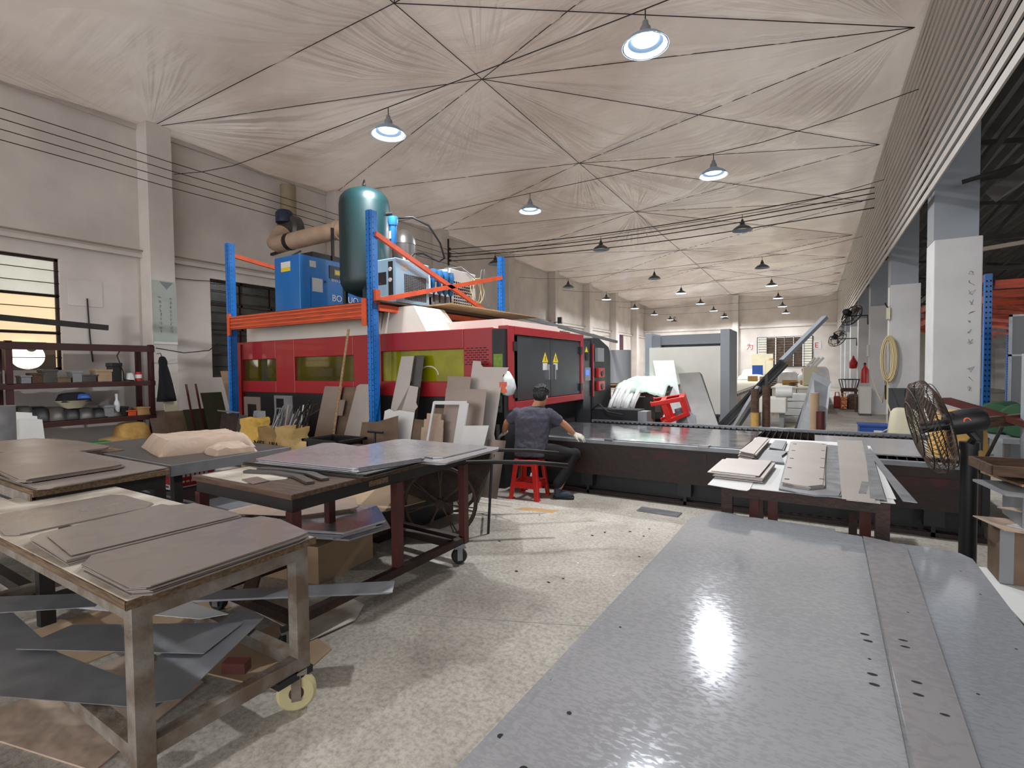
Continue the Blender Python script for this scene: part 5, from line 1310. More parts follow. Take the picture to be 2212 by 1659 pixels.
s2 = sack('woven_sack', 'brown woven sack with black capitals between the yellow sacks', -6.60, 4.35, 0.25, 0.19, 0.70, 'sack_brown', 5)
text('lettering', 'MEI', 0.15, 'ink', s2, (-6.76,4.135,0.42), (PI/2,0,0.05), 0.004)
s3 = sack('woven_sack', 'tan woven sack stuffed with offcuts right of the brown sack', -6.05, 4.25, 0.25, 0.2, 0.74, 'sack_tan', 9)
text('lettering', 'UBA', 0.10, 'ink', s3, (-6.24,4.03,0.48), (PI/2,0,0.0), 0.004)
rnd = random.Random(4)
for k in range(26):
    x = rnd.uniform(-6.72,-6.18); y = rnd.uniform(4.3,4.5); h = rnd.uniform(0.8,1.02)
    dx = rnd.uniform(0.02,0.2)
    mt_ = rnd.choice(['galv','galv','sheet_white','steel_dark','duct_tan'])
    single('offcut_rod', MB().bar((x,y,0.5),(x+dx,y+0.08,h),rnd.uniform(.012,.03),0.006), mt_, {'galv':'grey','sheet_white':'white','steel_dark':'dark','duct_tan':'tan'}[mt_]+' metal offcut sticking up out of the woven sacks', 'offcut', 'offcuts sticking out of the sacks')
for k in range(10):
    x = rnd.uniform(-6.2,-5.95); y = rnd.uniform(4.3,4.45)
    single('wire_twig', MB().tube([(x,y,0.62),(x+rnd.uniform(-.05,.12),y+0.05,0.85),(x+rnd.uniform(0.0,.22),y+0.08,rnd.uniform(0.95,1.1))], 0.008, 5), rnd.choice(['cart_rust','wheel_rust','iron']), 'rusty bent wire sticking out of the tan sack', 'wire', 'rusty wires in the tan sack')
# scrap sheets between post and sacks
for k,(x,y,h,w,a,mt,lb) in enumerate(((-8.45,4.65,0.78,0.5,0.1,'cart_rust','rusty perforated plate left of the blue post foot'),(-7.75,4.45,0.80,0.34,-0.1,'steel_dark','dark slotted scrap plate right of the blue post foot'),(-7.55,4.6,0.86,0.3,0.2,'galv','bent pale bracket among the scrap'))):
    o = thing('scrap_plate', lb, 'scrap', (x,y,0), 'scrap between the rack post and the sacks')
    c_, s_ = math.cos(a), math.sin(a)
    P = lambda u,z: (x+u*w/2*c_, y+u*w/2*s_+z*0.18, z)
    part('plate', MB().slab([P(-1,0),P(1,0),P(1,h*0.7),P(0.6,h),P(-1,h)],0.006), mt, o)
    for j in range(3):
        part('cut_out', MB().slab([P(-0.6+0.45*j,h*0.45),P(-0.3+0.45*j,h*0.45),P(-0.3+0.45*j,h*0.65),P(-0.6+0.45*j,h*0.65)],0.009), 'hole_dark', o)
part('crossbar', MB().bar((-8.7,4.7,0.83),(-7.9,4.6,0.83),0.02,0.02), 'galv', o)
# black crate and tool handle
cr = thing('black_crate', 'black plastic crate between the sacks and the slanted board', 'crate', (-5.13,4.2,0))
for a in ((-5.42,-4.86,4.0,4.02),(-5.42,-4.86,4.38,4.40),(-5.42,-5.40,4.0,4.4),(-4.88,-4.86,4.0,4.4)):
    part('wall', MB().box(a[0],a[1],a[2],a[3],0.30,0.64), 'plastic_black', cr)
part('rim', MB().box(-5.46,-4.82,3.96,4.0,0.62,0.65).box(-5.46,-4.82,4.4,4.44,0.62,0.65).box(-5.46,-5.42,3.96,4.44,0.62,0.65).box(-4.86,-4.82,3.96,4.44,0.62,0.65), 'plastic_black', cr)
part('floor', MB().box(-5.42,-4.86,4.0,4.4,0.0,0.30), 'plastic_black', cr)
single('scrap_heap', pillow(-5.0,-4.2,3.95,4.35,0.0,0.60,21,12,8), 'cart_rust', 'rusty heap of offcuts between the crate and the trolley', 'scrap', smooth=True)
th = thing('tee_handle', 'black T-shaped handle standing before the slanted brown board', 'handle', (-4.62,4.35,0))
part('stem', MB().tube([(-4.60,4.35,0.0),(-4.64,4.4,0.72)],0.014,8), 'plastic_black', th); part('grip', MB().tube([(-4.76,4.40,0.73),(-4.5,4.40,0.73)],0.016,8), 'plastic_black', th)

# ================================================================= SHELF AND CLUTTER BY THE LEFT WALL
sh = thing('storage_shelf', 'dark red steel storage shelf under the barred window', 'shelf', (-11.2,3.2,0))
SX0,SX1,SY0,SY1 = -11.5,-10.9,1.2,4.72
for x in (SX0+0.04,SX1-0.04):
    for y in (SY0+0.04, 2.68, SY1-0.05):
        part('post', MB().box(x-0.04,x+0.04,y-0.04,y+0.04,0,2.02), 'shelf_red', sh)
for z in (2.0,1.33,0.68,0.12):
    part('shelf_board', MB().box(SX0,SX1,SY0,SY1,z-0.02,z), 'wood_dark', sh)
    part('beam', MB().box(SX1-0.03,SX1+0.01,SY0,SY1,z-0.12 if z > 1.9 else z-0.09,z-0.01), 'shelf_red', sh)
    part('beam', MB().box(SX0,SX0+0.03,SY0,SY1,z-0.08,z-0.01), 'shelf_red', sh)
rnd = random.Random(11)
def bin_(y, z, w, h, mat, label, x=-11.05, cat='box', name='parts_box'):
    t = thing(name, label, cat, (x,y,z), 'clutter on the storage shelf')
    part('box', MB().box(x-0.14,x+0.12,y-w/2,y+w/2,z,z+h*0.8), mat, t, bev=0.006)
    part('lid', MB().box(x-0.15,x+0.13,y-w/2-0.01,y+w/2+0.01,z+h*0.8,z+h), mat, t, bev=0.004)
    return t
Z2 = 1.332
bin_(2.5,Z2,0.16,0.2,'steel_dark','dark box on the upper shelf left of the middle post')
bin_(2.88,Z2,0.12,0.13,'plastic_grey','small grey box on the upper shelf right of the middle post')
bin_(3.02,Z2,0.14,0.17,'wood_dark','dark brown box third along the upper shelf')
bin_(3.18,Z2,0.18,0.23,'steel_dark','tall dark box on the upper shelf below the round hole')
bin_(3.36,Z2,0.18,0.10,'board_brown','low brown tray on the upper shelf')
bin_(3.54,Z2,0.13,0.2,'plastic_grey','grey box beside the low brown tray')
bin_(3.72,Z2,0.22,0.13,'steel_dark','flat grey box in the middle of the upper shelf')
bin_(3.92,Z2,0.24,0.22,'cardboard_grey','pile of ribbed brown folders on the upper shelf')
bin_(4.12,Z2,0.14,0.34,'plastic_black','tall black binder on the upper shelf')
t = thing('tin_can', 'small red and white tin at the right end of the upper shelf', 'tin', (-11.05,4.48,Z2), 'clutter on the storage shelf')
part('can', MB().lathe([(0,0),(0.055,0),(0.055,0.17),(0,0.17)],14,(-11.05,4.50,Z2)), 'carton_red', t, smooth=40); part('band', MB().lathe([(0.056,0.05),(0.056,0.12)],14,(-11.05,4.50,Z2)), 'print_white', t)
single('plastic_bag', pillow(-11.15,-10.98,4.28,4.42,Z2,0.16,5,8,8), 'wrap_clear', 'crumpled clear plastic bag on the upper shelf', 'bag', smooth=True)
Z3 = 0.682
bs = thing('rag_basin', 'cream basin heaped with dark rags on the lower shelf', 'basin', (-11.1,3.45,Z3+0.2), 'clutter on the storage shelf')
part('bowl', MB().lathe([(0.12,0.0),(0.24,0.13),(0.26,0.14),(0.23,0.13),(0.12,0.02)],20,(-11.05,3.5,Z3+0.20)), 'cream', bs, smooth=40)
part('rags', pillow(-11.25,-10.85,3.3,3.72,Z3+0.31,0.16,8,10,10), 'coat_black', bs, smooth=True); part('blue_rag', pillow(-11.0,-10.85,3.5,3.7,Z3+0.36,0.09,2,8,8), 'plastic_blue', bs, smooth=True)
for k in range(7):
    y = 2.85+k*0.2
    single('dark_bundle', pillow(-11.35,-10.92,y-0.14,y+0.14,Z3+0.001,0.28-0.02*k,30+k,8,8), 'plastic_black' if k % 2 else 'steel_dark', 'dark bundle piled on the lower shelf, %s from the middle post' % ORD[k], 'bundle', 'dark bundles on the lower shelf', smooth=True)
bt = thing('glass_bottle', 'clear bottle standing on the lower shelf', 'bottle', (-11.0,4.12,Z3), 'clutter on the storage shelf')
part('body', MB().lathe([(0,0),(0.045,0),(0.05,0.2),(0.04,0.27),(0.02,0.31),(0.02,0.4)],14,(-11.0,4.12,Z3)), 'wrap_clear', bt, smooth=True); part('cap', MB().lathe([(0.023,0.39),(0.023,0.42),(0,0.42)],10,(-11.0,4.12,Z3)), 'print_white', bt)
bin_(3.98,Z3,0.14,0.22,'plastic_grey','grey carton left of the clear bottle')
bin_(4.32,Z3,0.16,0.10,'rack_orange','orange tool box right of the clear bottle')
bin_(4.52,Z3,0.2,0.15,'cardboard','open brown carton at the right end of the lower shelf')
bin_(4.22,Z3,0.1,0.18,'plastic_black','small black device beside the clear bottle')
single('straw_bundle', pillow(-11.2,-10.75,4.05,4.62,0.14,0.42,12,12,10), 'straw', 'crumpled yellow packing paper on the bottom shelf', 'packing', smooth=True)
single('kraft_bundle', pillow(-11.2,-10.7,3.8,4.3,0.14,0.18,14,10,8), 'cardboard', 'flattened brown paper at the bottom of the shelf', 'packing', smooth=True)
single('green_case', MB().box(-10.75,-10.5,3.55,3.85,0.20,0.30), 'plastic_green', 'small green plastic case at the foot of the shelf', 'case', bev=0.02)
single('steel_bar', MB().bar((-10.6,1.2,2.42),(-10.6,3.88,2.28),0.06,0.09), 'iron', 'dark steel bar jutting past the window above the shelf', 'bar')
single('shelf_cable', MB().tube([(-10.9,4.2,1.98),(-10.92,4.12,1.8),(-10.9,4.2,1.5),(-10.95,4.22,1.36),(-10.98,4.4,1.34)],0.010,6), 'rubber', 'black cable dangling in the upper shelf bay', 'cable', smooth=True)
single('window_cable', MB().tube([(XL+0.03,4.0,2.9),(XL+0.03,4.02,2.2),(XL+0.03,4.05,1.7)],0.012,6), 'wire', 'dark cord hanging down the left wall beside the window', 'cord')
single('wall_patch_board', MB().box(XL,XL+0.012,3.72,4.25,2.75,3.25), 'plaster', 'plastered square patch on the left wall beside the window', 'panel', bev=0.004)
single('loop_cable', MB().tube([(-10.9,4.75,1.96),(-11.0,5.3,1.88),(-11.2,5.9,1.95),(-11.6,6.3,2.12)],0.010,6), 'wire', 'slack black cable from the shelf to the dark window', 'cable', smooth=True)
# white and grey boards by the shelf
t = thing('white_boards', 'white foam boards standing in front of the shelf foot', 'board', (-9.6,2.45,0))
for k in range(3):
    part('board', MB().slab([(-9.65+0.05*k,2.28+0.07*k,0.0),(-9.55+0.05*k,2.62+0.04*k,0.0),(-9.62+0.05*k,2.58+0.04*k,0.93-0.05*k),(-9.7+0.05*k,2.30+0.07*k,0.97-0.05*k)],0.025), 'foam_white', t)
single('grey_cylinder', MB().lathe([(0,0),(0.2,0),(0.2,1.08),(0,1.08)],24,(-9.0,2.05,0)), 'galv', 'grey metal drum at the left edge before the shelf', 'drum', smooth=40)
# coat, panels
ct = thing('hanging_coat', 'black coat hanging on the shelf corner post', 'coat', (-10.85,4.85,0.95))
mb = MB(); vs=[]; fs=[]; n=14
pr = [(0.02,1.80),(0.05,1.78),(0.075,1.70),(0.07,1.62),(0.09,1.5),(0.12,1.25),(0.15,1.0),(0.16,0.92)]
for r_,z in pr:
    for i in range(n):
        t_=2*PI*i/n; f_=1+0.18*math.sin(3*t_+z*3)
        vs.append((-10.83+r_*0.7*f_*math.cos(t_), 4.82+ (1.8-z)*0.06+r_*f_*math.sin(t_), z))
for j in range(len(pr)-1):
    for i in range(n):
        l=(i+1)%n; fs.append((j*n+i,j*n+l,(j+1)*n+l,(j+1)*n+i))
fs.append(tuple(range(n))); fs.append(tuple((len(pr)-1)*n+i for i in range(n)))
part('cloth', mb.add(vs,fs), 'coat_black', ct, smooth=True)
part('hook', MB().tube([(-10.9,4.76,1.85),(-10.85,4.8,1.86),(-10.84,4.82,1.80)],0.008,6), 'iron', ct)
def wlean(y0,y1,z1,x0,x1,mat,label,t=0.012,skew=0.0):
    return single('propped_sheet', MB().slab([(x1,y0,0),(x1,y1,0),(x0,y1+skew,z1),(x0,y0+skew,z1)],t), mat, label, 'panel', 'panels leaning by the left wall')
wlean(4.86,5.10,1.24,-11.0,-10.7,'cream','cream panel leaning right of the black coat')
wlean(4.60,5.02,0.74,-10.95,-10.65,'brown_panel','brown panel leaning low against the shelf end')
wlean(4.80,5.22,0.72,-10.8,-10.5,'board_brown','pale brown panel in front of the cream one')
wlean(5.10,5.52,0.74,-10.7,-10.4,'dark_green_panel','dark brown-green panel left of the tall green one')
wlean(5.44,5.86,1.06,-10.7,-10.3,'dark_green_panel','tall dark green panel leaning beside the left rack post')
for k,(y,l) in enumerate(((5.17,'left'),(5.35,'right'))):
    single('red_rod', MB().bar((-10.45,y+0.06,0.0),(-10.65,y-0.02,1.25),0.03,0.03), 'frame_redbrown', 'dark red rod leaning by the left wall, %s of two' % ('longer','shorter')[k], 'rod', 'red rods by the left wall')
wlean(5.8,6.2,1.5,-10.6,-10.0,'cardboard_grey','pinkish cardboard roll leaning behind the left rack post')
# calligraphy scroll on the first pilaster
sc = thing('wall_scroll', 'faded blue-grey paper scroll with columns of writing on the left pilaster', 'scroll', (XL+0.43,5.1,2.1))
part('paper', MB().box(XL+0.425,XL+0.435,4.92,5.36,2.10,3.35), 'scroll', sc)
part('head_fold', MB().add([(XL+0.437,5.05,3.33),(XL+0.437,5.30,3.33),(XL+0.437,5.18,3.18),(XL+0.44,5.05,3.33),(XL+0.44,5.30,3.33),(XL+0.44,5.18,3.18)],[(0,1,2),(5,4,3),(0,3,4,1),(1,4,5,2),(2,5,3,0)]), 'plastic_grey', sc)
rnd = random.Random(3)
ink = MB()
for c_ in (5.05,5.25):
    for k in range(9):
        z = 3.0-k*0.085
        for j in range(4):
            a = rnd.uniform(-0.02,0.02); b_ = rnd.uniform(-0.02,0.02)
            if rnd.random() < 0.5: ink.box(XL+0.436,XL+0.438,c_+a-0.02,c_+a+0.02,z+b_,z+b_+0.007)
            else: ink.box(XL+0.436,XL+0.438,c_+a,c_+a+0.007,z+b_-0.025,z+b_+0.025)
part('writing', ink, 'ink_grey', sc)
part('bottom_strip', MB().box(XL+0.425,XL+0.438,4.92,5.36,2.06,2.11), 'print_white', sc)

# ================================================================= RUSTY TWO-WHEELED CART
ca = thing('rusty_cart', 'rusty two-wheeled hand cart behind the long trolley', 'cart', (-2.85,3.75,0))
th_ = math.radians(33); cc, cs = math.cos(th_), math.sin(th_)
O = Vector((-3.05,3.78,0))
def C(u, v, z): return (O.x+u*cc-v*cs, O.y+u*cs+v*cc, z)
R_ = 0.31
for v in (-0.40, 0.40):
    rim = [C(R_*math.cos(t), v, R_+R_*math.sin(t)) for t in [k*2*PI/36 for k in range(36)]]
    w = part('wheel', MB().tube(rim, 0.014, 8, closed=True), 'wheel_rust', ca, smooth=True)
    part('tyre', MB().tube([C((R_+0.012)*math.cos(t), v, R_+(R_+0.012)*math.sin(t)+0.0) for t in [k*2*PI/36 for k in range(36)]], 0.010, 6, closed=True), 'rubber', w)
    for k in range(14):
        a = k*2*PI/14; b_ = a+0.28*(1 if k % 2 else -1)
        part('spoke', MB().tube([C(0.035*math.cos(a),v,R_+0.035*math.sin(a)), C(R_*math.cos(b_),v,R_+R_*math.sin(b_))], 0.006, 5), 'wheel_rust', w)
    part('hub', MB().tube([C(0,v-0.05,R_),C(0,v+0.05,R_)], 0.042, 14), 'cart_rust', w, smooth=40)
part('axle', MB().tube([C(0,-0.4,R_),C(0,0.4,R_)],0.016,8), 'iron', ca)
# hopper with a rounded belly
prof = [(-0.48,0.64),(-0.42,0.50),(-0.30,0.38),(-0.10,0.30),(0.12,0.30),(0.32,0.40),(0.43,0.56),(0.46,0.66)]
vs=[]; fs=[]
for v in (-0.34,0.34):
    for u,z in prof: vs.append(C(u,v,z))
n=len(prof)
for i in range(n-1): fs.append((i,i+1,n+i+1,n+i))
fs.append(tuple(range(n))); fs.append(tuple(range(2*n-1,n-1,-1)))
hp = part('hopper', MB().add(vs,fs), 'cart_rust', ca)
m_ = hp.modifiers.new('thickness','SOLIDIFY'); m_.thickness = 0.012
part('rim', MB().tube([C(-0.48,-0.35,0.645),C(0.47,-0.35,0.665),C(0.47,0.35,0.665),C(-0.48,0.35,0.645)],0.016,8,closed=True), 'wheel_rust', ca)
for v,zt in ((-0.36,0.60),(0.30,0.62)):
    part('handle_bar', MB().tube([C(-0.40,v,0.655),C(0.5,v,0.66),C(0.85,v+0.02,0.645),C(1.15,v+0.03,0.61)],0.020,8), 'iron', ca, smooth=True)
for v in (-0.33,0.33):
    part('prop_leg', MB().tube([C(0.46,v,0.64),C(0.42,v,0.0)],0.012,6), 'iron', ca)
part('prop_bar', MB().tube([C(0.43,-0.33,0.2),C(0.43,0.33,0.2)],0.010,6), 'iron', ca)

# ================================================================= RED STOOL
sl = thing('plastic_stool', 'red plastic stool under the seated man', 'stool', (-2.83,5.07,0))
SXc,SYc,rz = -2.83,5.07,0.10
def ST(x,y,z):
    c_,s_=math.cos(rz),math.sin(rz); return (SXc+x*c_-y*s_, SYc+x*s_+y*c_, z)
tw, bw, H_ = 0.135, 0.185, 0.455
part('seat', MB().add([ST(*p) for p in ((-tw-.01,-tw-.01,H_-.03),(tw+.01,-tw-.01,H_-.03),(tw+.01,tw+.01,H_-.03),(-tw-.01,tw+.01,H_-.03),(-tw,-tw,H_),(tw,-tw,H_),(tw,tw,H_),(-tw,tw,H_))],[(3,2,1,0),(4,5,6,7),(0,1,5,4),(1,2,6,5),(2,3,7,6),(3,0,4,7)]), 'stool_red', sl, bev=0.008)
def wd(z): return tw+(bw-tw)*(1-z/H_)
for sx in (-1,1):
    for sy in (-1,1):
        vs=[]
        for z in (0.0,H_-0.03):
            w=wd(z); k=0.052 if z<0.1 else 0.06
            vs+= [ST(sx*w,sy*w,z),ST(sx*(w-k),sy*w,z),ST(sx*(w-k),sy*(w-0.014),z),ST(sx*(w-0.014),sy*(w-0.014),z),ST(sx*(w-0.014),sy*(w-k),z),ST(sx*w,sy*(w-k),z)]
        lg = part('leg', MB().add(vs,[(0,1,7,6),(1,2,8,7),(2,3,9,8),(3,4,10,9),(4,5,11,10),(5,0,6,11),(5,4,3,2,1,0),(6,7,8,9,10,11)]), 'stool_red', sl, bev=0.003)
        part('foot', MB().cbox(*ST(sx*(bw-0.022),sy*(bw-0.022),0.008),0.062,0.062,0.016,rz), 'stool_red', lg)
for a,(za,zb) in (('upper',(H_-0.075,H_-0.03)),('lower',(0.13,0.20))):
    for sx,sy in ((0,-1),(0,1),(-1,0),(1,0)):
        w0,w1 = wd(za)-0.004, wd(zb)-0.004
        if sy: vs=[ST(-w0,sy*w0,za),ST(w0,sy*w0,za),ST(w1,sy*w1,zb),ST(-w1,sy*w1,zb),ST(-w0,sy*(w0-.012),za),ST(w0,sy*(w0-.012),za),ST(w1,sy*(w1-.012),zb),ST(-w1,sy*(w1-.012),zb)]
        else: vs=[ST(sx*w0,-w0,za),ST(sx*w0,w0,za),ST(sx*w1,w1,zb),ST(sx*w1,-w1,zb),ST(sx*(w0-.012),-w0,za),ST(sx*(w0-.012),w0,za),ST(sx*(w1-.012),w1,zb),ST(sx*(w1-.012),-w1,zb)]
        part('side_band', MB().add(vs,[(0,1,2,3),(7,6,5,4),(0,4,5,1),(1,5,6,2),(2,6,7,3),(3,7,4,0)]), 'stool_red', sl)
# ================================================================= PEOPLE
def ell(mb, c, r, ax=None, n=16, m=10):
    """ellipsoid; ax = 3 orthonormal axes"""
    ax = ax or (Vector((1,0,0)),Vector((0,1,0)),Vector((0,0,1))); c = Vector(c)
    vs=[]; fs=[]
    vs.append(c-ax[2]*r[2])
    for j in range(1,m):
        p=-PI/2+PI*j/m
        for i in range(n):
            t=2*PI*i/n
            vs.append(c+ax[0]*(r[0]*math.cos(p)*math.cos(t))+ax[1]*(r[1]*math.cos(p)*math.sin(t))+ax[2]*(r[2]*math.sin(p)))
    vs.append(c+ax[2]*r[2])
    for i in range(n): fs.append((0,1+(i+1)%n,1+i))
    for j in range(m-2):
        for i in range(n):
            l=(i+1)%n; a=1+j*n; fs.append((a+i,a+l,a+n+l,a+n+i))
    a=1+(m-2)*n; e=len(vs)-1
    for i in range(n): fs.append((a+i,a+(i+1)%n,e))
    return mb.add(vs,fs)
def limb(mb, pts, rs, n=14):
    mb.tube(pts, rs, n)
    for p,r in ((pts[0],rs[0]),(pts[-1],rs[-1])): ell(mb,p,(r,r,r),n=12,m=8)
    for p,r in zip(pts[1:-1],rs[1:-1]): ell(mb,p,(r*.98,r*.98,r*.98),n=12,m=8)
    return mb
def loft(mb, rings, right, fwd, n=24, p=2.4):
    """rings = [(centre, half width, half depth)]"""
    vs=[]; fs=[]
    for c,a,b in rings:
        c=Vector(c)
        for i in range(n):
            t=2*PI*i/n; q=2/p
            x=math.copysign(abs(math.cos(t))**q,math.cos(t)); y=math.copysign(abs(math.sin(t))**q,math.sin(t))
            vs.append(c+right*(a*x)+fwd*(b*y))
    for j in range(len(rings)-1):
        for i in range(n):
            l=(i+1)%n; fs.append((j*n+i,j*n+l,(j+1)*n+l,(j+1)*n+i))
    fs.append(tuple(range(n-1,-1,-1))); fs.append(tuple((len(rings)-1)*n+i for i in range(n)))
    return mb.add(vs,fs)
def organic(o, voxel, smooth=6, factor=0.6):
    m=o.modifiers.new('remesh','REMESH'); m.mode='VOXEL'; m.voxel_size=voxel; m.use_smooth_shade=True
    s=o.modifiers.new('smooth','SMOOTH'); s.iterations=smooth; s.factor=factor
    return o
def hand(parent, wrist, dirv, palm_n, thumb_side, mat, curl=0.5, name='glove', sc=1.0, spread=0.08):
    """wrist point, finger direction, palm normal (towards the held thing), side the thumb leaves"""
    d=Vector(dirv).normalized(); nrm=Vector(palm_n).normalized(); nrm=(nrm-d*nrm.dot(d)).normalized()
    s=Vector(thumb_side); s=(s-d*s.dot(d)-nrm*s.dot(nrm)).normalized(); w=Vector(wrist)
    mb=MB()
    limb(mb,[w-d*0.05*sc,w+d*0.005],[0.030*sc,0.029*sc])
    loft(mb,[(w-d*0.005,0.030*sc,0.020*sc),(w+d*0.03*sc,0.039*sc,0.018*sc),(w+d*0.075*sc,0.044*sc,0.016*sc),(w+d*0.098*sc,0.042*sc,0.013*sc)],s,nrm,16)
    L=(0.070,0.078,0.072,0.056)
    for k in range(4):
        o_=(1.5-k)*0.0205*sc
        b=w+d*(0.090-0.004*abs(k-1))*sc+s*o_
        dd=(d+s*(1.5-k)*spread).normalized()
        pts=[b]; ang=0.0; p=b
        for seg,(f_,a_) in enumerate(((0.45,curl*0.55),(0.30,curl),(0.25,curl*0.8))):
            ang+=a_
            p=p+(dd*math.cos(ang)+nrm*math.sin(ang))*(L[k]*f_*sc); pts.append(p)
        limb(mb,pts,[0.0098*sc,0.0092*sc,0.0086*sc,0.0074*sc],10)
    tb_=w+d*0.032*sc+s*0.036*sc
    p1=tb_+(s*0.62+d*0.72+nrm*0.25).normalized()*0.040*sc; p2=p1+(s*0.25+d*0.85+nrm*0.45).normalized()*0.032*sc
    limb(mb,[w+d*0.02*sc+s*0.022*sc,tb_,p1,p2],[0.017*sc,0.0135*sc,0.0115*sc,0.009*sc],10)
    return organic(part(name,mb,mat,parent,smooth=True),0.0042*sc,3,0.5)
def head_into(mb, c, right, fwd, up, s=1.0):
    ax=(right,fwd,up); c=Vector(c)
    ell(mb,c+up*0.022*s,(0.074*s,0.092*s,0.092*s),ax)              # cranium
    ell(mb,c+fwd*0.030*s-up*0.045*s,(0.058*s,0.062*s,0.072*s),ax)  # face
    ell(mb,c+fwd*0.062*s-up*0.098*s,(0.030*s,0.026*s,0.022*s),ax)  # chin
    ell(mb,c+fwd*0.094*s-up*0.030*s,(0.012*s,0.018*s,0.026*s),ax)  # nose
    ell(mb,c+fwd*0.086*s-up*0.072*s,(0.024*s,0.010*s,0.010*s),ax)  # mouth
    for k in (-1,1):
        ell(mb,c+right*(k*0.078*s)-up*0.022*s-fwd*0.008*s,(0.010*s,0.020*s,0.031*s),ax)  # ears
        ell(mb,c+right*(k*0.030*s)+fwd*0.080*s+up*0.004*s,(0.022*s,0.012*s,0.010*s),ax)  # brow

pm = thing('person', 'man in a dark grey T-shirt and gloves seated with his back to us', 'person', (-2.82,5.1,0))
F = Vector((-0.30,0.954,0)); RT = Vector((0.954,0.30,0)); UP = Vector((0,0,1))
hipc = Vector((-2.82,5.085,0.545)); neck = Vector((-2.80,5.17,1.045)); chest = Vector((-2.81,5.13,0.86))
headc = Vector((-2.745,5.215,1.168))
hu = (UP*0.90+F*0.43).normalized(); hf=(F*0.90-UP*0.43+RT*0.22); hf=(hf-hu*hf.dot(hu)).normalized(); hr=hf.cross(hu).normalized()
shL, shR = chest-RT*0.185+UP*0.10, chest+RT*0.185+UP*0.10
elL = Vector((-3.165,5.12,0.845)); elR = Vector((-2.50,5.34,0.83))
haL = Vector((-3.27,5.22,0.70)); haR = Vector((-2.43,5.44,0.715))
hpL, hpR = hipc-RT*0.09, hipc+RT*0.09
knL, knR = Vector((-3.02,5.40,0.50)), Vector((-2.36,5.30,0.50))
anL, anR = Vector((-3.05,5.36,0.10)), Vector((-2.50,5.14,0.10))
b = MB()
head_into(b, headc, hr, hf, hu, 1.0)
limb(b,[neck-UP*0.03,headc-hu*0.03-hf*0.015],[0.058,0.052])
loft(b,[(hipc-UP*0.05,0.15,0.11),(hipc+UP*0.08,0.145,0.10),(hipc*0.5+chest*0.5,0.145,0.095),(chest,0.17,0.105),(chest+UP*0.11,0.16,0.085),(neck,0.07,0.06)],RT,F)
for sh_,el_,ha_ in ((shL,elL,haL),(shR,elR,haR)):
    limb(b,[sh_,(sh_+el_)/2,el_,el_*0.55+ha_*0.45,ha_],[0.052,0.048,0.040,0.040,0.029])
for hp_,kn_,an_ in ((hpL,knL,anL),(hpR,knR,anR)):
    limb(b,[hp_,(hp_+kn_)/2,kn_,kn_*0.6+an_*0.4,an_],[0.082,0.075,0.056,0.053,0.036])
ftd = {0:Vector((-0.35,0.90,0)).normalized(),1:Vector((0.94,0.33,0)).normalized()}
for an_,k in ((anL,0),(anR,1)):
    limb(b,[an_-UP*0.04,an_-UP*0.06+ftd[k]*0.12],[0.034,0.028])
organic(part('body', b, 'skin', pm, smooth=True), 0.0075, 5, 0.5)
# T-shirt
b = MB()
loft(b,[(hipc-UP*0.06-F*0.005,0.188,0.142),(hipc+UP*0.05,0.192,0.138),(hipc*0.6+chest*0.4,0.196,0.130),(chest-UP*0.03,0.215,0.134),(chest+UP*0.06,0.222,0.126),(chest+UP*0.125+F*0.01,0.205,0.110),(chest+UP*0.165+F*0.02,0.150,0.098),(neck+UP*0.000,0.088,0.078),(neck+UP*0.012,0.072,0.070)],RT,F,28,2.6)
for sh_,el_ in ((shL,elL),(shR,elR)):
    q=sh_*0.32+el_*0.68
    limb(b,[sh_-(sh_-chest)*0.2,sh_,sh_*0.6+el_*0.4],[0.078,0.078,0.070])
    b.tube([sh_*0.6+el_*0.4,q],[0.070,0.068],14)
o=organic(part('t_shirt', b, 'tshirt', pm, smooth=True), 0.0075, 6, 0.5)
dt=bpy.data.textures.new('cloth_folds','CLOUDS'); dt.noise_scale=0.07
dm=o.modifiers.new('folds','DISPLACE'); dm.texture=dt; dm.strength=0.020; dm.mid_level=0.5; dm.texture_coords='LOCAL'
# trousers
b = MB()
loft(b,[(hipc-UP*0.075,0.165,0.135),(hipc-UP*0.02,0.172,0.135),(hipc+UP*0.04,0.166,0.125)],RT,F,24,2.4)
for hp_,kn_,an_ in ((hpL,knL,anL),(hpR,knR,anR)):
    limb(b,[hp_,(hp_+kn_)/2,kn_,kn_*0.55+an_*0.45,an_+UP*0.07],[0.098,0.090,0.074,0.069,0.058])
organic(part('trousers', b, 'trousers', pm, smooth=True), 0.0085, 5, 0.5)
# hair cap: covers back and crown
b = MB(); ax=(hr,hf,hu)
ell(b,headc+hu*0.042-hf*0.014,(0.092,0.102,0.094),ax,20,14)
ell(b,headc+hu*0.000-hf*0.036,(0.085,0.074,0.082),ax,18,12)
rnd=random.Random(2)
for k in range(60):
    t=rnd.uniform(0,2*PI); p=rnd.uniform(0.05,1.25)
    dv=(hr*math.cos(t)*math.cos(p)*0.088+hf*(math.sin(t)*math.cos(p)*0.096-0.016)+hu*(0.044+math.sin(p)*0.091))
    ell(b,headc+dv,(0.016,0.016,0.014),ax,8,6)
organic(part('hair', b, 'hair', pm, smooth=True), 0.006, 2, 0.4)
# gloves resting on the rail
hand(pm, haL, Vector((-0.62,0.30,-0.42)), Vector((0.1,0.25,-1)), RT, 'glove', 0.75)
hand(pm, haR, Vector((0.88,0.30,-0.36)), Vector((0.0,0.45,-0.89)), Vector((-0.1,-0.9,-0.45)), 'glove', 0.35)
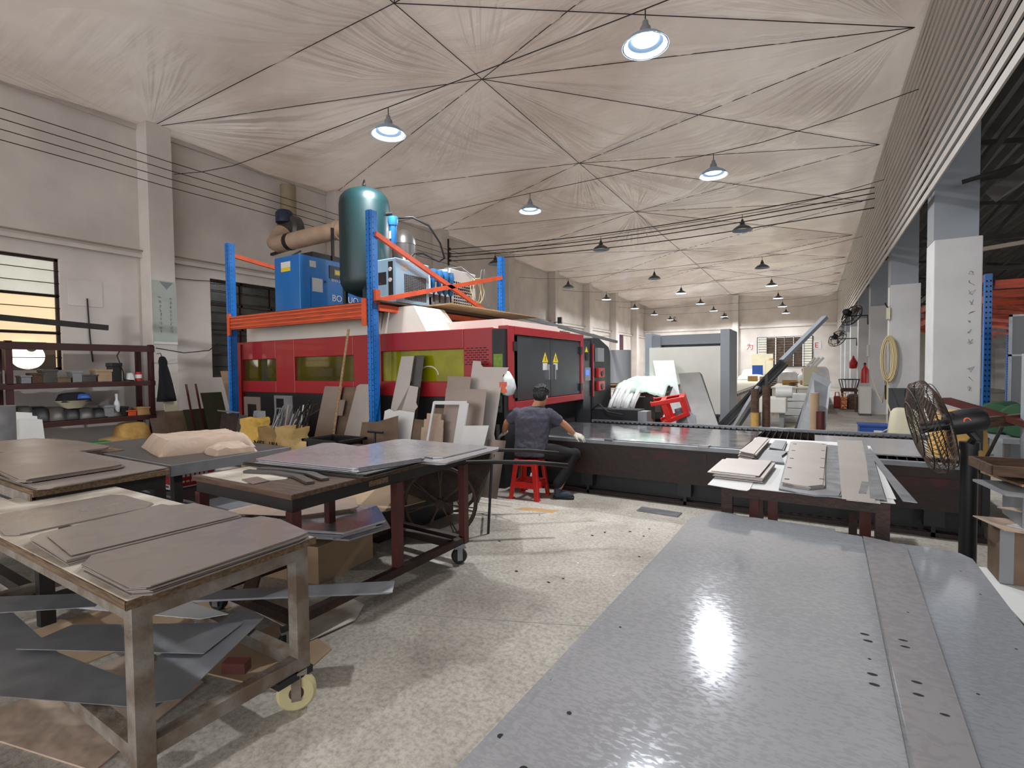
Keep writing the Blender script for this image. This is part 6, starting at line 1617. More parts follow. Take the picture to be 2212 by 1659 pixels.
# shoes
for an_,k in ((anL,0),(anR,1)):
    d_=ftd[k]; r_=d_.cross(UP).normalized(); b=MB()
    g=Vector((an_.x,an_.y,0))
    loft(b,[(g-d_*0.055+UP*0.018,0.030,0.016),(g-d_*0.03+UP*0.018,0.036,0.016),(g+d_*0.06+UP*0.018,0.042,0.016),(g+d_*0.13+UP*0.018,0.046,0.016),(g+d_*0.185+UP*0.018,0.034,0.014)],r_,UP,16,3)
    so=part('shoe_sole', b, 'shoe_sole', pm, smooth=40)
    b=MB(); limb(b,[an_-UP*0.005,g+UP*0.05,g+UP*0.05+d_*0.10,g+UP*0.040+d_*0.15],[0.046,0.044,0.040,0.032])
    organic(part('shoe', b, 'shoe' if k else 'shoe', pm, smooth=True),0.006,3,0.5)

def far_person(label, loc, shirt, trousers, F, seat=True, stripes=None):
    p = thing('person', label, 'person', loc)
    o=Vector(loc); RT=F.cross(UP).normalized()
    hip=o+UP*0.52; ch=o+UP*0.93+F*0.06; nk=o+UP*1.10+F*0.09; hd=o+UP*1.23+F*0.13
    b=MB(); head_into(b,hd,RT,F,UP,1.0); limb(b,[nk-UP*0.03,hd-UP*0.05],[0.055,0.05])
    loft(b,[(hip-UP*0.05,0.15,0.10),(hip+UP*0.15,0.14,0.10),(ch,0.17,0.10),(ch+UP*0.1,0.15,0.08),(nk,0.07,0.06)],RT,F)
    sides=((-1,-1),(1,1))
    arms=[]
    for k in (-1,1):
        s_=ch+RT*(0.19*k)+UP*0.08; e_=s_-UP*0.24+F*0.10+RT*0.03*k; h_=e_+F*0.22-UP*0.02-RT*0.06*k
        arms.append((s_,e_,h_,k)); limb(b,[s_,e_,(e_+h_)/2,h_],[0.05,0.04,0.038,0.028])
        hp=hip+RT*0.09*k; kn=hp+F*0.40-UP*0.02; an=Vector((kn.x,kn.y,0.08))
        limb(b,[hp,kn,an],[0.08,0.056,0.036]); limb(b,[an-UP*0.03,an-UP*0.04+F*0.12],[0.034,0.028])
    organic(part('body',b,'skin',p,smooth=True),0.012,4,0.5)
    b=MB(); loft(b,[(hip-UP*0.03,0.175,0.125),(hip+UP*0.15,0.17,0.12),(ch,0.195,0.12),(ch+UP*0.11,0.17,0.095),(nk-UP*0.02,0.085,0.075)],RT,F)
    for s_,e_,h_,k in arms: limb(b,[s_,s_*0.4+e_*0.6],[0.07,0.06])
    organic(part('shirt',b,shirt,p,smooth=True),0.012,4,0.5)
    b=MB(); loft(b,[(hip-UP*0.08,0.16,0.12),(hip+UP*0.02,0.168,0.12)],RT,F)
    for k in (-1,1):
        hp=hip+RT*0.09*k; kn=hp+F*0.40-UP*0.02; limb(b,[hp,kn,Vector((kn.x,kn.y,0.12))],[0.095,0.072,0.055])
    organic(part('trousers',b,trousers,p,smooth=True),0.012,4,0.5)
    b=MB(); ell(b,hd+UP*0.045-F*0.012,(0.085,0.098,0.082)); ell(b,hd-F*0.04,(0.078,0.06,0.075))
    organic(part('hair',b,'hair',p,smooth=True),0.012,2,0.4)
    for s_,e_,h_,k in arms: hand(p,h_,(h_-e_),-UP,-RT*k,'skin',0.5,'hand',1.0)
    # stool to sit on
    st=thing('far_stool','low stool under the %s' % label,'stool',(loc[0],loc[1],0))
    part('seat',MB().cbox(loc[0],loc[1],0.43,0.3,0.3,0.03),'wood_dark',st)
    for sx in (-1,1):
        for sy in (-1,1): part('leg',MB().cbox(loc[0]+sx*.12,loc[1]+sy*.12,0.207,0.03,0.03,0.415),'wood_dark',st)
    return p
def stripe_mat():
    m=bpy.data.materials.new('striped_cloth'); m.use_nodes=True; N=m.node_tree.nodes; L=m.node_tree.links
    tc=N.new('ShaderNodeTexCoord'); w=N.new('ShaderNodeTexWave'); w.bands_direction='Z'; w.inputs['Scale'].default_value=4.2
    L.new(tc.outputs['Object'],w.inputs['Vector']); r=N.new('ShaderNodeValToRGB'); r.color_ramp.interpolation='CONSTANT'
    r.color_ramp.elements[0].color=rgb('#20222a'); r.color_ramp.elements[1].position=0.5; r.color_ramp.elements[1].color=rgb('#d8d2cc')
    L.new(w.outputs['Fac'],r.inputs[0]); L.new(r.outputs[0],N['Principled BSDF'].inputs['Base Color']); N['Principled BSDF'].inputs['Roughness'].default_value=0.9
    M['striped_cloth']=m
stripe_mat()
far_person('person in a striped shirt working at the far white tables', (-1.44,24.0,0), 'striped_cloth', 'trousers', Vector((0.03,-1.0,0)).normalized())
far_person('person with bowed head behind the white bundles at the far end', (-0.45,29.2,0), 'tshirt', 'trousers', Vector((0.2,-0.98,0)))
# ================================================================= BEHIND THE BED
# grey press standing open
pr_ = thing('press_machine', 'tall grey press cabinet with a blank pale front behind the bed', 'machine', (-2.1,10.2,0))
PX0,PX1,PY0 = -2.90,-1.32,10.0
part('left_column', MB().box(PX0,PX0+0.13,PY0,PY0+0.7,0,2.17), 'press_grey', pr_, bev=0.008)
part('right_column', MB().box(PX1-0.16,PX1,PY0-0.05,PY0+1.0,0,2.19), 'press_grey', pr_, bev=0.008)
part('top_beam', MB().box(PX0+0.13,PX1-0.16,PY0+0.08,PY0+0.6,1.93,2.12), 'press_dark', pr_)
part('recess', MB().box(PX0+0.13,PX1-0.16,PY0+0.3,PY0+0.4,1.85,1.95), 'press_dark', pr_)
part('side_box', MB().box(PX0+0.13,PX0+0.3,PY0+0.03,PY0+0.5,1.78,2.09), 'press_dark', pr_)
part('front_panel', MB().box(PX0+0.09,PX1-0.15,PY0-0.01,PY0+0.05,0.60,1.88), 'off_white', pr_)
part('lower_panel', MB().box(PX0+0.09,PX1-0.15,PY0+0.05,PY0+0.1,0.0,0.62), 'press_grey', pr_)
part('dark_slot', MB().box(PX0+0.2,PX0+0.6,PY0+0.02,PY0+0.05,0.15,0.45), 'plastic_black', pr_); part('dark_slot', MB().box(PX1-0.4,PX1-0.2,PY0+0.02,PY0+0.05,0.35,0.55), 'plastic_black', pr_)
G='sheets leaning on the grey press'
def lean2(pts,mat,label,t=0.01,name='propped_sheet',cat='panel',g=G): return single(name,MB().slab(pts,t),mat,label,cat,g)
lean2([(-2.06,8.5,0.1),(-1.72,8.45,0.1),(-2.30,9.85,1.62),(-2.70,9.85,1.62)],'board_grey','tall white board leaning on the grey press')
gp=lean2([(-1.55,8.15,0.1),(-1.08,8.2,0.1),(-1.62,8.95,1.36),(-1.66,8.95,1.40),(-2.0,8.9,1.38)],'steel_dark','dark glossy tapered panel leaning before the press')
lean2([(-1.80,8.2,0.1),(-1.50,8.1,0.1),(-1.60,8.3,0.72),(-1.80,8.35,0.85),(-1.95,8.4,0.80)],'galv','pale punched bracket sheet in front of the tapered panel')
# overturned red plastic crate-stool
rs_=dup(sl,(-2.24,8.36,0.74),'red plastic stool lying on its side behind the bed')
rs_.rotation_euler=(0.15,-PI/2*0.0+PI/2-0.30,0.25)
rs_.scale=(1.15,1.15,1.15)
single('stool_support', MB().box(-2.45,-1.60,8.15,8.6,0.0,0.50), 'steel_dark', 'dark block under the tipped red stool', 'block')
# table with wrapped foam tubes
wt=frame_table('packing_table','brown table with wrapped foam tubes behind the cutter bed',-3.1,-2.25,8.95,10.0,1.06,'wood_pale','frame_redbrown',0.03,0.05)
part('side_panel', MB().box(-2.9,-2.45,9.05,9.07,0.1,0.95), 'steel_dark', wt)
G='white foam tubes in the green wrap'
rnd=random.Random(5)
for k in range(9):
    x=-3.06+0.062*k+rnd.uniform(-.01,.01); zz=1.10+0.05*(k%2)
    x2=x+rnd.uniform(-0.10,0.03)
    single('foam_tube',MB().tube([(x,9.8,zz+0.02),(x,9.1,zz+0.04),(x2-0.02,8.86,zz-0.04),(x2-0.06,8.66,zz-0.22),(x2-0.08,8.58,zz-0.36)],0.038,10),'foam_white','white foam tube drooping from the green wrap, %s along'%(ORD+('ninth',))[k],'tube',G,smooth=True)
b=MB(); vs=[]; fs=[]; nx,ny=22,16
for j in range(ny+1):
    for i in range(nx+1):
        u,v=i/nx,j/ny
        x=-3.16+0.95*u; y=10.0-1.22*v
        z=1.15+(0.20-0.06*u)*max(0,math.sin(PI*min(1,u*1.02)))**0.5*(0.45+0.55*math.sin(PI*min(1,v*0.8+0.2)))
        if v>0.80: z-=(v-0.80)*0.9
        z+=0.035*noise.noise(Vector((x*6,y*6,1)))+0.02*noise.noise(Vector((x*17,y*17,3)))
        vs.append((x,y,z))
for j in range(ny):
    for i in range(nx):
        a=j*(nx+1)+i; fs.append((a,a+1,a+nx+2,a+nx+1))
o=single('plastic_wrap',b.add(vs,fs),'wrap_green','crumpled pale green plastic wrap over the foam tubes','wrap',smooth=True)
o.modifiers.new('thickness','SOLIDIFY').thickness=0.006
single('foam_roll',MB().lathe([(0,0),(0.33,0),(0.34,0.02),(0.33,0.04),(0.33,0.86),(0,0.86)],28,(-4.36,12.6,1.08)),'plastic_grey','upright grey foam roll behind the green wrap','roll',smooth=40)
frame_table('roll_table','table under the upright foam roll',-4.8,-3.5,12.1,13.1,1.07,'wood_pale','frame_redbrown',0.03,0.05)
single('cardboard_flap',MB().slab([(-4.78,12.4,1.35),(-4.55,12.4,1.35),(-4.58,12.4,1.75)],0.008),'cardboard','small cardboard flap sticking out left of the foam roll','cardboard')
fo=single('foil_heap',pillow(-2.95,-2.35,8.6,9.0,0.0,0.62,17,14,10),'foil','heap of shiny copper-coloured foil under the packing table','foil',smooth=True)
bk=thing('slotted_crate','cream slotted crate standing behind the packing table','crate',(-3.05,11.2,0))
part('body',MB().box(-3.4,-2.8,11.0,11.5,0.35,1.0),'cream',bk)
for k in range(3): part('slot',MB().box(-3.3+0.18*k,-3.2+0.18*k,10.99,11.0,0.85,0.92),'hole_dark',bk)
part('base',MB().box(-3.4,-2.8,11.0,11.5,0,0.35),'cream',bk)
# channel profiles, cardboard tubes and a propped post
G='profiles propped behind the cutting bed'
pf_=thing('steel_profile','dark steel channel propped diagonally behind the bed','profile',(-1.2,9.0,0),G)
part('web',MB().bar((-1.68,9.0,0.05),(-0.42,9.6,1.55),0.16,0.012,up=(0.3,-1,0.2)),'black_paint',pf_)
part('flange',MB().bar((-1.62,8.93,0.05),(-0.36,9.53,1.55),0.012,0.07,up=(0.3,-1,0.2)),'steel_dark',pf_); part('flange',MB().bar((-1.74,8.97,0.05),(-0.49,9.56,1.55),0.012,0.07,up=(0.3,-1,0.2)),'black_paint',pf_)
single('steel_profile',MB().bar((-1.38,8.9,0.0),(-0.78,9.3,1.15),0.10,0.05),'galv','pale galvanised channel under the dark diagonal one','profile',G)
single('steel_profile',MB().bar((-1.35,9.0,0.0),(-0.46,9.72,1.58),0.05,0.05).bar((-0.46,9.72,1.58),(0.17,10.4,2.34),0.10,0.06),'press_dark','long grey bar jutting up diagonally before the end window','profile',G)
for k,(x,y,h,m_,l) in enumerate(((-0.80,8.9,1.13,'straw','short yellow cardboard tube with a dark top'),(-0.66,9.2,1.17,'wood_dark','dark cardboard tube with a rod inside'),(0.02,8.9,1.08,'cardboard_grey','pale cardboard tube by the leaning grey plate'),(0.10,8.85,0.8,'frame_redbrown','short red-brown tube beside the pale cardboard tube'))):
    t=thing('cardboard_tube',l,'tube',(x,y,0),G)
    part('tube',MB().lathe([(0.045,0),(0.06,0),(0.06,h),(0.045,h)],16,(x,y,0)),m_,t,smooth=40)
    if k==1: part('rod',MB().box(x-0.02,x+0.02,y-0.02,y+0.02,0.1,1.36),'plastic_black',t)
    if k==0: part('cap',MB().lathe([(0.061,0.75),(0.061,1.13)],16,(x,y,0)),'wood_dark',t)
lean2([(-0.33,9.0,0.0),(0.12,8.9,0.0),(0.24,9.25,1.24),(-0.01,9.25,1.40)],'galv','wide grey plate leaning right of the cardboard tubes',0.012,'leaning_plate','plate')
lean2([(-0.40,9.02,0.0),(-0.33,8.98,0.0),(-0.03,9.24,1.05),(-0.06,9.28,1.1)],'black_paint','black edge strip left of the wide grey plate',0.02,'leaning_plate','plate')
# white guillotine and boxes on the floor
wb=thing('white_machine','low white machine with a rounded motor before the far tables','machine',(-0.6,14.3,0))
part('body',MB().box(-1.35,-0.55,13.6,14.4,0.35,0.72),'off_white',wb,bev=0.03); part('leg_plate',MB().box(-1.3,-1.15,13.7,14.3,0,0.35),'plastic_grey',wb); part('leg_plate',MB().box(-0.7,-0.6,13.7,14.3,0,0.35),'plastic_grey',wb)
part('motor',MB().lathe([(0,-0.18),(0.14,-0.18),(0.14,0.18),(0,0.18)],16,(-0.62,14.1,0.84),'x'),'chiller_white',wb,smooth=40)
G='white stacked cartons on the far floor'
for k in range(4):
    single('white_carton',MB().cbox(-0.32+0.01*k,15.3,0.09+0.19*k,0.75,0.6,0.18,0.15*((k%2)-0.5)),'chiller_white','flat white carton on the floor stack, %s from the floor'%ORD[k],'carton',G,bev=0.01)

# ================================================================= FAR WHITE TABLES
t=thing('conveyor_table','long cream conveyor table with a row of dark slots running to the end wall','table',(-2.6,24,0))
part('top',MB().box(-3.6,-1.75,13.2,37,0.78,0.82),'cream',t); part('edge',MB().box(-1.80,-1.72,13.2,37,0.68,0.78),'off_white',t)
for k in range(70):
    y=13.4+k*0.33
    part('slot',MB().box(-1.72,-1.715,y,y+0.14,0.70,0.76),'hole_dark',t)
for k in range(20):
    y=13.3+k*1.2
    part('side_panel',MB().box(-1.82,-1.78,y,y+1.14,0.0,0.67),'cream',t)
part('back_rail',MB().box(-3.6,-3.55,13.2,37,0.8,0.9),'off_white',t)
for k in range(3):
    o=thing('white_table','white cutting table in the far aisle, %s from the front'%ORD[k],'table',(-0.45,18.4+3.4*k,0),'white tables of the far aisle')
    x0,x1,y0,y1=-1.15,0.30,17.8+3.4*k,21.1+3.4*k
    part('top',MB().box(x0,x1,y0,y1,0.78,0.82),'cream',o)
    part('front_panel',MB().box(x0+0.05,-0.45,y0+0.05,y0+0.08,0.0,0.78),'off_white',o); part('front_panel',MB().box(-0.43,x1-0.05,y0+0.05,y0+0.08,0.0,0.78),'off_white',o)
    part('seam',MB().box(-0.46,-0.42,y0,y1,0.82,0.825),'print_white',o)
    part('side_panel',MB().box(x0+0.03,x0+0.05,y0+0.05,y1-0.05,0.06,0.78),'off_white',o); part('side_panel',MB().box(x1-0.05,x1-0.03,y0+0.05,y1-0.05,0.06,0.78),'off_white',o)
G='bundles and boxes on the far tables'
rnd=random.Random(8)
for k,(x,y,w,d_,h,mt,l) in enumerate(((-0.85,22.4,0.75,0.8,0.45,'wrap_clear','big clear-wrapped bundle on the far white tables, left of the boxes'),(-0.30,23.2,0.55,0.7,0.34,'foam_white','white bag between the wrapped bundles on the far tables'),(0.15,21.0,0.75,0.9,0.62,'wrap_clear','tall white wrapped heap at the aisle side of the far tables'),(-2.6,27.0,1.2,1.4,0.25,'wrap_clear','flat clear-wrapped pile on the conveyor table'),(-2.9,31.0,1.2,1.2,0.5,'wrap_clear','farther wrapped pile on the conveyor table'))):
    single('wrapped_bundle',pillow(x-w/2,x+w/2,y-d_/2,y+d_/2,0.83,h,40+k,12,10),mt,l,'bundle',G,smooth=True)
for (x,y,w,h,mt,l) in ((-0.72,20.2,0.45,0.16,'cardboard','tan carton on the far white tables'),(-0.22,20.4,0.35,0.14,'cardboard','small tan carton right of the wrapped bundle'),(-2.3,24.5,0.4,0.22,'cardboard','tan carton on the conveyor table'),(-1.95,25.4,0.3,0.18,'cardboard_grey','second brown carton on the conveyor table'),(-2.5,29.0,0.5,0.7,'plastic_blue','upright blue container on the conveyor table'),(-0.1,19.6,0.4,0.62,'cream','tall cream carton with white rolls sticking out')):
    single('small_carton' if mt!='plastic_blue' else 'blue_container',MB().cbox(x,y,0.83+h/2,w,0.35,h,0.1),mt,l,'box',G,bev=0.01)
for k in range(3):
    single('paper_roll',MB().tube([(-0.28+0.12*k,19.6,1.35),(0.05+0.12*k,19.7,1.75)],0.04,8),'foam_white','white paper roll poking out of the cream carton, %s of three'%ORD[k],'roll',G)
single('cable_coil',MB().tube([(-0.55+0.12*math.cos(t_),18.3+0.1*math.sin(t_),0.84+0.01*t_) for t_ in [k*0.5 for k in range(26)]],0.015,6),'frame_redbrown','small brown strap coil on the nearest white table','strap',smooth=True)
single('notice_board',MB().box(-3.6,-2.3,37.5,37.55,0.0,2.3),'cream','cream board standing at the end of the conveyor table','board')
# desk lamp on the conveyor table
dl=thing('desk_lamp','thin white swing-arm lamp on the conveyor table','lamp',(-1.95,26.5,0.83),G)
part('arm',MB().tube([(-1.95,26.5,0.83),(-1.95,26.5,1.75),(-1.75,26.5,1.85)],0.015,6),'print_white',dl); part('shade',MB().lathe([(0.14,0),(0.05,0.1),(0,0.1)],14,(-1.7,26.5,1.75)),'cardboard',dl,smooth=40)

# ================================================================= RIGHT SIDE
# wall fans on the far columns
def wall_fan(label, x, y, z, yaw, tilt=0.35):
    t=thing('wall_fan',label,'fan',(x,y,z),'wall fans on the right-hand columns')
    Mx=Matrix.Translation((x,y,z))@Matrix.Rotation(yaw,4,'Z')@Matrix.Rotation(tilt,4,'X')
    def cg(mb): return mb.rot(Mx)
    for q in (-0.07,0.0,0.07):
        rr=0.36-abs(q)*0.9
        part('guard_ring',cg(MB().tube([(rr*math.cos(a),q,rr*math.sin(a)) for a in [k*2*PI/28 for k in range(28)]],0.011,5,closed=True)),'iron',t)
    g=MB()
    for k in range(18):
        a=k*2*PI/18
        g.tube([(0.05*math.cos(a),-0.10,0.05*math.sin(a)),(0.30*math.cos(a),-0.07,0.30*math.sin(a)),(0.36*math.cos(a),0,0.36*math.sin(a)),(0.30*math.cos(a),0.07,0.30*math.sin(a)),(0.06*math.cos(a),0.10,0.06*math.sin(a))],0.005,4)
    part('guard_wires',cg(g),'wheel_rust',t)
    for k in range(3):
        a=k*2*PI/3
        def pt(r_,o_,w_): return (r_*math.cos(a+o_),w_,r_*math.sin(a+o_))
        part('blade',cg(MB().slab([pt(.04,-.3,0),pt(.3,-.35,.03),pt(.32,.2,-.03),pt(.05,.3,0)],0.004)),'wheel_rust',t)
    part('motor',cg(MB().lathe([(0,0.06),(0.10,0.08),(0.11,0.24),(0.06,0.30),(0,0.30)],16,(0,0,0),'y')),'plastic_black',t,smooth=40)
    p=Mx@Vector((0,0.25,-0.05))
    part('arm',MB().tube([p,(p.x+0.12,p.y+0.05,p.z-0.10),(1.43,y+0.05,z-0.02),(1.44,y+0.05,z-0.30)],0.02,6),'iron',t)
    return t
wall_fan('upper dark wall fan at the end of the slat screen', 1.02, 19.0, 3.05, 2.2, 0.5)
wall_fan('lower bronze wall fan facing into the aisle', 0.80, 23.6, 2.55, 2.4, 0.5)
# coiled hose and wires on second column
ch_=thing('hose_coil','coil of cream hose and wires hung on the second column','hose',(1.42,13.75,1.2))
for k in range(9):
    a0=0.16+0.012*k
    pts=[(1.40+0.012*(k%3)+(0.07+0.010*k)*math.sin(t_), 13.70-0.01*(k%4), 1.62+(0.40+0.014*k)*math.cos(t_)) for t_ in [j*2*PI/22 for j in range(22)]]
    part('loop',MB().tube(pts,0.012,5,closed=True),'hose_cream',ch_,smooth=True)
part('tail',MB().tube([(1.40,13.7,1.2),(1.36,13.3,0.7),(1.40,13.0,0.45),(1.35,12.7,0.2),(1.1,12.6,0.05)],0.012,6),'hose_cream',ch_,smooth=True)
part('tail',MB().tube([(1.40,13.8,1.25),(1.40,14.6,0.6),(1.40,15.6,0.75),(1.42,17.5,1.2)],0.010,6),'hose_cream',ch_,smooth=True)
part('dark_loop',MB().tube([(1.40,13.95+0.12*math.sin(t_),1.0+0.28*math.cos(t_)) for t_ in [j*2*PI/18 for j in range(18)]],0.014,6,closed=True),'rubber',ch_,smooth=True)
# dado panel on second column, crumpled sack board, blue bin
single('dado_board',MB().box(1.43,2.1,13.74,13.79,0.0,0.98),'dado','dark grey board covering the foot of the second column','board')
single('torn_sack',pillow(1.30,1.85,12.6,12.9,0.0,0.62,60,10,8),'cream','torn pale sack propped beside the second column','sack',smooth=True)
bb=thing('blue_bin','shallow blue plastic bin on the floor by the second column','bin',(1.05,13.1,0))
part('body',MB().box(0.85,1.35,12.9,13.4,0.0,0.22),'plastic_blue',bb,bev=0.01); part('label',MB().box(1.1,1.24,12.895,12.9,0.06,0.12),'print_white',bb); part('rim',MB().box(0.83,1.37,12.88,13.42,0.2,0.23),'plastic_blue',bb)
for k,(x,y,h,mt,l) in enumerate(((1.32,18.2,0.85,'off_white','white cabinet box standing at the third column'),(1.30,19.4,0.5,'wood_dark','brown wicker basket on the floor by the far columns'))):
    t=thing('floor_box',l,'box',(x,y,0))
    part('box',MB().box(x-0.14,x+0.14,y-0.25,y+0.25,0,h),mt,t,bev=0.01); part('base',MB().box(x-0.15,x+0.15,y-0.26,y+0.26,0,0.06),'steel_dark',t)
fx=thing('fire_box','red fire extinguisher cylinder mounted on the third column','extinguisher',(1.35,18.4,1.0))
part('cylinder',MB().lathe([(0,0),(0.10,0),(0.10,0.4),(0.04,0.5),(0.03,0.56),(0,0.56)],16,(1.33,18.42,0.95)),'crate_red',fx,smooth=40); part('valve',MB().box(1.30,1.36,18.36,18.48,1.5,1.56),'iron',fx)
for k,(x,y,mt,l) in enumerate(((0.72,20.8,'crate_red','red plastic jerry can on the far aisle floor'),(0.88,20.2,'foil','white and orange detergent jug on the far aisle floor'))):
    t=thing('jug',l,'jug',(x,y,0))
    part('body',MB().box(x-0.1,x+0.1,y-0.08,y+0.08,0,0.42),mt,t,bev=0.03); part('handle',MB().tube([(x-0.06,y,0.42),(x-0.05,y,0.55),(x+0.05,y,0.55),(x+0.06,y,0.42)],0.02,6),mt,t); part('cap',MB().lathe([(0.03,0.42),(0.03,0.48),(0,0.48)],10,(x+0.06,y,0)),'print_white',t)
bsk=thing('wire_basket','round wire basket on a brown stool in the far aisle','basket',(1.15,21.5,0))
part('rim',MB().tube([(1.1+0.32*math.cos(a),21.6+0.3*math.sin(a),0.98) for a in [k*2*PI/20 for k in range(20)]],0.014,5,closed=True),'iron',bsk)
for k in range(16):
    a=k*2*PI/16; part('wire',MB().tube([(1.1+0.32*math.cos(a),21.6+0.3*math.sin(a),0.98),(1.1+0.24*math.cos(a),21.6+0.22*math.sin(a),0.66)],0.007,4),'iron',bsk)
part('base',MB().lathe([(0,0.64),(0.25,0.64),(0.25,0.67)],16,(1.1,21.6,0)),'wood_dark',bsk)
st2=thing('aisle_stool','brown stool under the wire basket','stool',(1.1,21.6,0))
part('seat',MB().box(0.85,1.35,21.35,21.85,0.55,0.63),'wood_dark',st2)
for sx in (0.9,1.3):
    for sy in (21.4,21.8): part('leg',MB().box(sx-0.03,sx+0.03,sy-0.03,sy+0.03,0,0.55),'wood_dark',st2)
single('aisle_clutter',pillow(0.95,1.4,20.3,21.1,0.0,0.5,77,10,8),'wood_dark','dark heap of tools and rags by the wire basket','heap',smooth=True)
single('red_bag',MB().lathe([(0,0),(0.12,0.02),(0.14,0.25),(0.06,0.4),(0.02,0.5),(0,0.5)],14,(1.31,23.25,1.35)),'crate_red','red bag hanging on the fourth column','bag',smooth=True)
single('column_switch',MB().box(1.40,1.45,18.55,18.75,1.75,2.1),'off_white','white switch box on the third column','switch box',bev=0.01)
single('column_pipe',MB().tube([(1.43,13.85,0.4),(1.43,13.85,3.2)],0.025,8),'print_white','thin white pipe running up the second column edge','pipe')
sg=thing('second_column_signs','loose bracket and tape on the edge of the second column','bracket',(1.42,13.86,2.3))
part('plate',MB().box(1.38,1.44,13.75,13.9,2.5,2.75),'cream',sg); part('hook',MB().tube([(1.40,13.8,2.75),(1.34,13.7,2.85)],0.015,6),'iron',sg)
# faded pencil scrawl on the nearest column
sw_=thing('column_scrawl','faded grey handwriting scrawled down the nearest column','writing',(1.85,9.19,1.2))
rnd=random.Random(12)
for k in range(11):
    z=2.75-k*0.135-(0.25 if k>7 else 0)
    pts=[(1.85+rnd.uniform(-.03,.05), 9.194, z+rnd.uniform(-.04,.04)) for j in range(6)]
    part('stroke',MB().tube(pts,0.0028,4),'ink_grey',sw_)
# standing fan
sf=thing('pedestal_fan','black pedestal fan with a wire cage at the right beside the parts table','fan',(0.86,4.22,0))
FX,FY=0.86,4.24
part('base',MB().lathe([(0,0),(0.24,0),(0.24,0.02),(0.06,0.05),(0.05,0.08)],24,(FX,FY,0)),'plastic_black',sf,smooth=40)
part('pole',MB().tube([(FX,FY,0.05),(FX,FY,0.99)],0.045,14),'plastic_black',sf,smooth=40)
part('collar',MB().tube([(FX,FY,0.95),(FX,FY,1.0)],0.052,14),'plastic_black',sf,smooth=40)
hd=Vector((0.73,4.16,1.115)); fd=Vector((-0.97,-0.02,-0.24)).normalized()
sd_=fd.cross(UP).normalized(); su_=sd_.cross(fd).normalized()
def FN(a,b_,c_): return hd+fd*a+sd_*b_+su_*c_
part('motor',MB().tube([FN(-0.20,0,0),FN(-0.18,0,0),FN(-0.10,0,0),FN(-0.01,0,0),FN(0.01,0,0)],[0.055,0.072,0.078,0.074,0.05],18),'plastic_black',sf,smooth=40)
part('logo',MB().tube([FN(-0.09+0.018*math.cos(t_),-0.079,0.028*math.sin(t_)) for t_ in [0.3+k*0.35 for k in range(8)]],0.005,5),'rack_orange',sf)
part('neck',MB().tube([(FX,FY,0.98),FN(-0.12,0,-0.11),FN(-0.10,0,-0.06)],0.025,8),'plastic_black',sf)
part('tilt_bar',MB().tube([FN(-0.26,0.02,-0.07),(FX+0.05,FY+0.02,0.80)],0.010,6),'iron',sf)
Rg=0.30; Cn=0.08
for q,rr in ((-0.075,0.20),(-0.06,0.27),(0.0,Rg),(0.06,0.27),(0.085,0.18),(0.095,0.09)):
    part('cage_ring',MB().tube([FN(Cn+q,rr*math.cos(a),rr*math.sin(a)) for a in [k*2*PI/40 for k in range(40)]],0.0035,5,closed=True),'iron',sf)
for k in range(54):
    a=k*2*PI/54; a2=a+0.25
    pts=[FN(Cn-0.085,0.07*math.cos(a),0.07*math.sin(a)),FN(Cn-0.07,0.22*math.cos(a),0.22*math.sin(a)),FN(Cn-0.03,0.30*math.cos(a),0.30*math.sin(a)),FN(Cn,Rg*math.cos(a),Rg*math.sin(a)),FN(Cn+0.04,0.295*math.cos(a2),0.295*math.sin(a2)),FN(Cn+0.08,0.20*math.cos(a2+.1),0.20*math.sin(a2+.1)),FN(Cn+0.098,0.04*math.cos(a2+.2),0.04*math.sin(a2+.2))]
    part('cage_wire',MB().tube(pts,0.0022,4,cap=False),'mesh_brown',sf)
for k in range(3):
    a=k*2*PI/3+0.3
    def pb_(r_,o_,w_): return FN(Cn+w_,r_*math.cos(a+o_),r_*math.sin(a+o_))
    part('blade',MB().slab([pb_(.04,-.4,0),pb_(.26,-.45,.02),pb_(.28,.25,-.02),pb_(.05,.4,0)],0.003),'wood_dark',sf)
part('hub',MB().tube([FN(0.0,0,0),FN(Cn+0.05,0,0)],0.035,14),'plastic_black',sf,smooth=40)
# right edge: cartons, trays and boards
G='boards and trays at the right edge'
cb_=thing('grey_carton','tall grey-edged carton standing at the right edge','carton',(1.05,3.45,0),G)
part('body',MB().box(0.875,1.38,3.66,3.88,0.31,0.615),'board_brown',cb_); part('edge_tape',MB().box(0.873,0.93,3.655,3.66,0.31,0.615),'plastic_grey',cb_)
single('pointed_board',MB().slab([(0.795,3.82,0.622),(0.87,3.56,0.622),(1.38,3.50,0.622),(1.38,3.86,0.622)],0.006),'kraft','pinkish board with a sharp corner on the grey carton',   'board',G)
single('white_gasket',MB().prism([(0.90,3.66),(0.98,3.58),(1.2,3.56),(1.3,3.7),(1.0,3.76)],0.626,0.63),'sheet_white','white cut sheet lying on the pinkish board','sheet',G)
cb2=thing('carton_riser','carton block carrying the upper boards at the right edge','carton',(1.2,3.7,0.66),G)
part('body',MB().box(0.95,1.38,3.62,3.95,0.63,0.855),'plastic_grey',cb2); part('flap',MB().slab([(0.86,3.66,0.72),(1.38,3.50,0.68),(1.38,3.68,0.76)],0.006),'kraft',cb2)
single('grey_board',MB().slab([(0.75,3.62,0.865),(0.80,3.28,0.865),(1.38,3.24,0.865),(1.38,3.66,0.865)],0.012),'plastic_grey','grey board on the carton at the right edge','board',G)
single('wood_board',MB().slab([(0.82,3.80,0.885),(0.90,3.45,0.885),(1.38,3.42,0.885),(1.38,3.85,0.885)],0.012),'wood_pale','pale wooden board behind the grey one at the right edge','board',G)
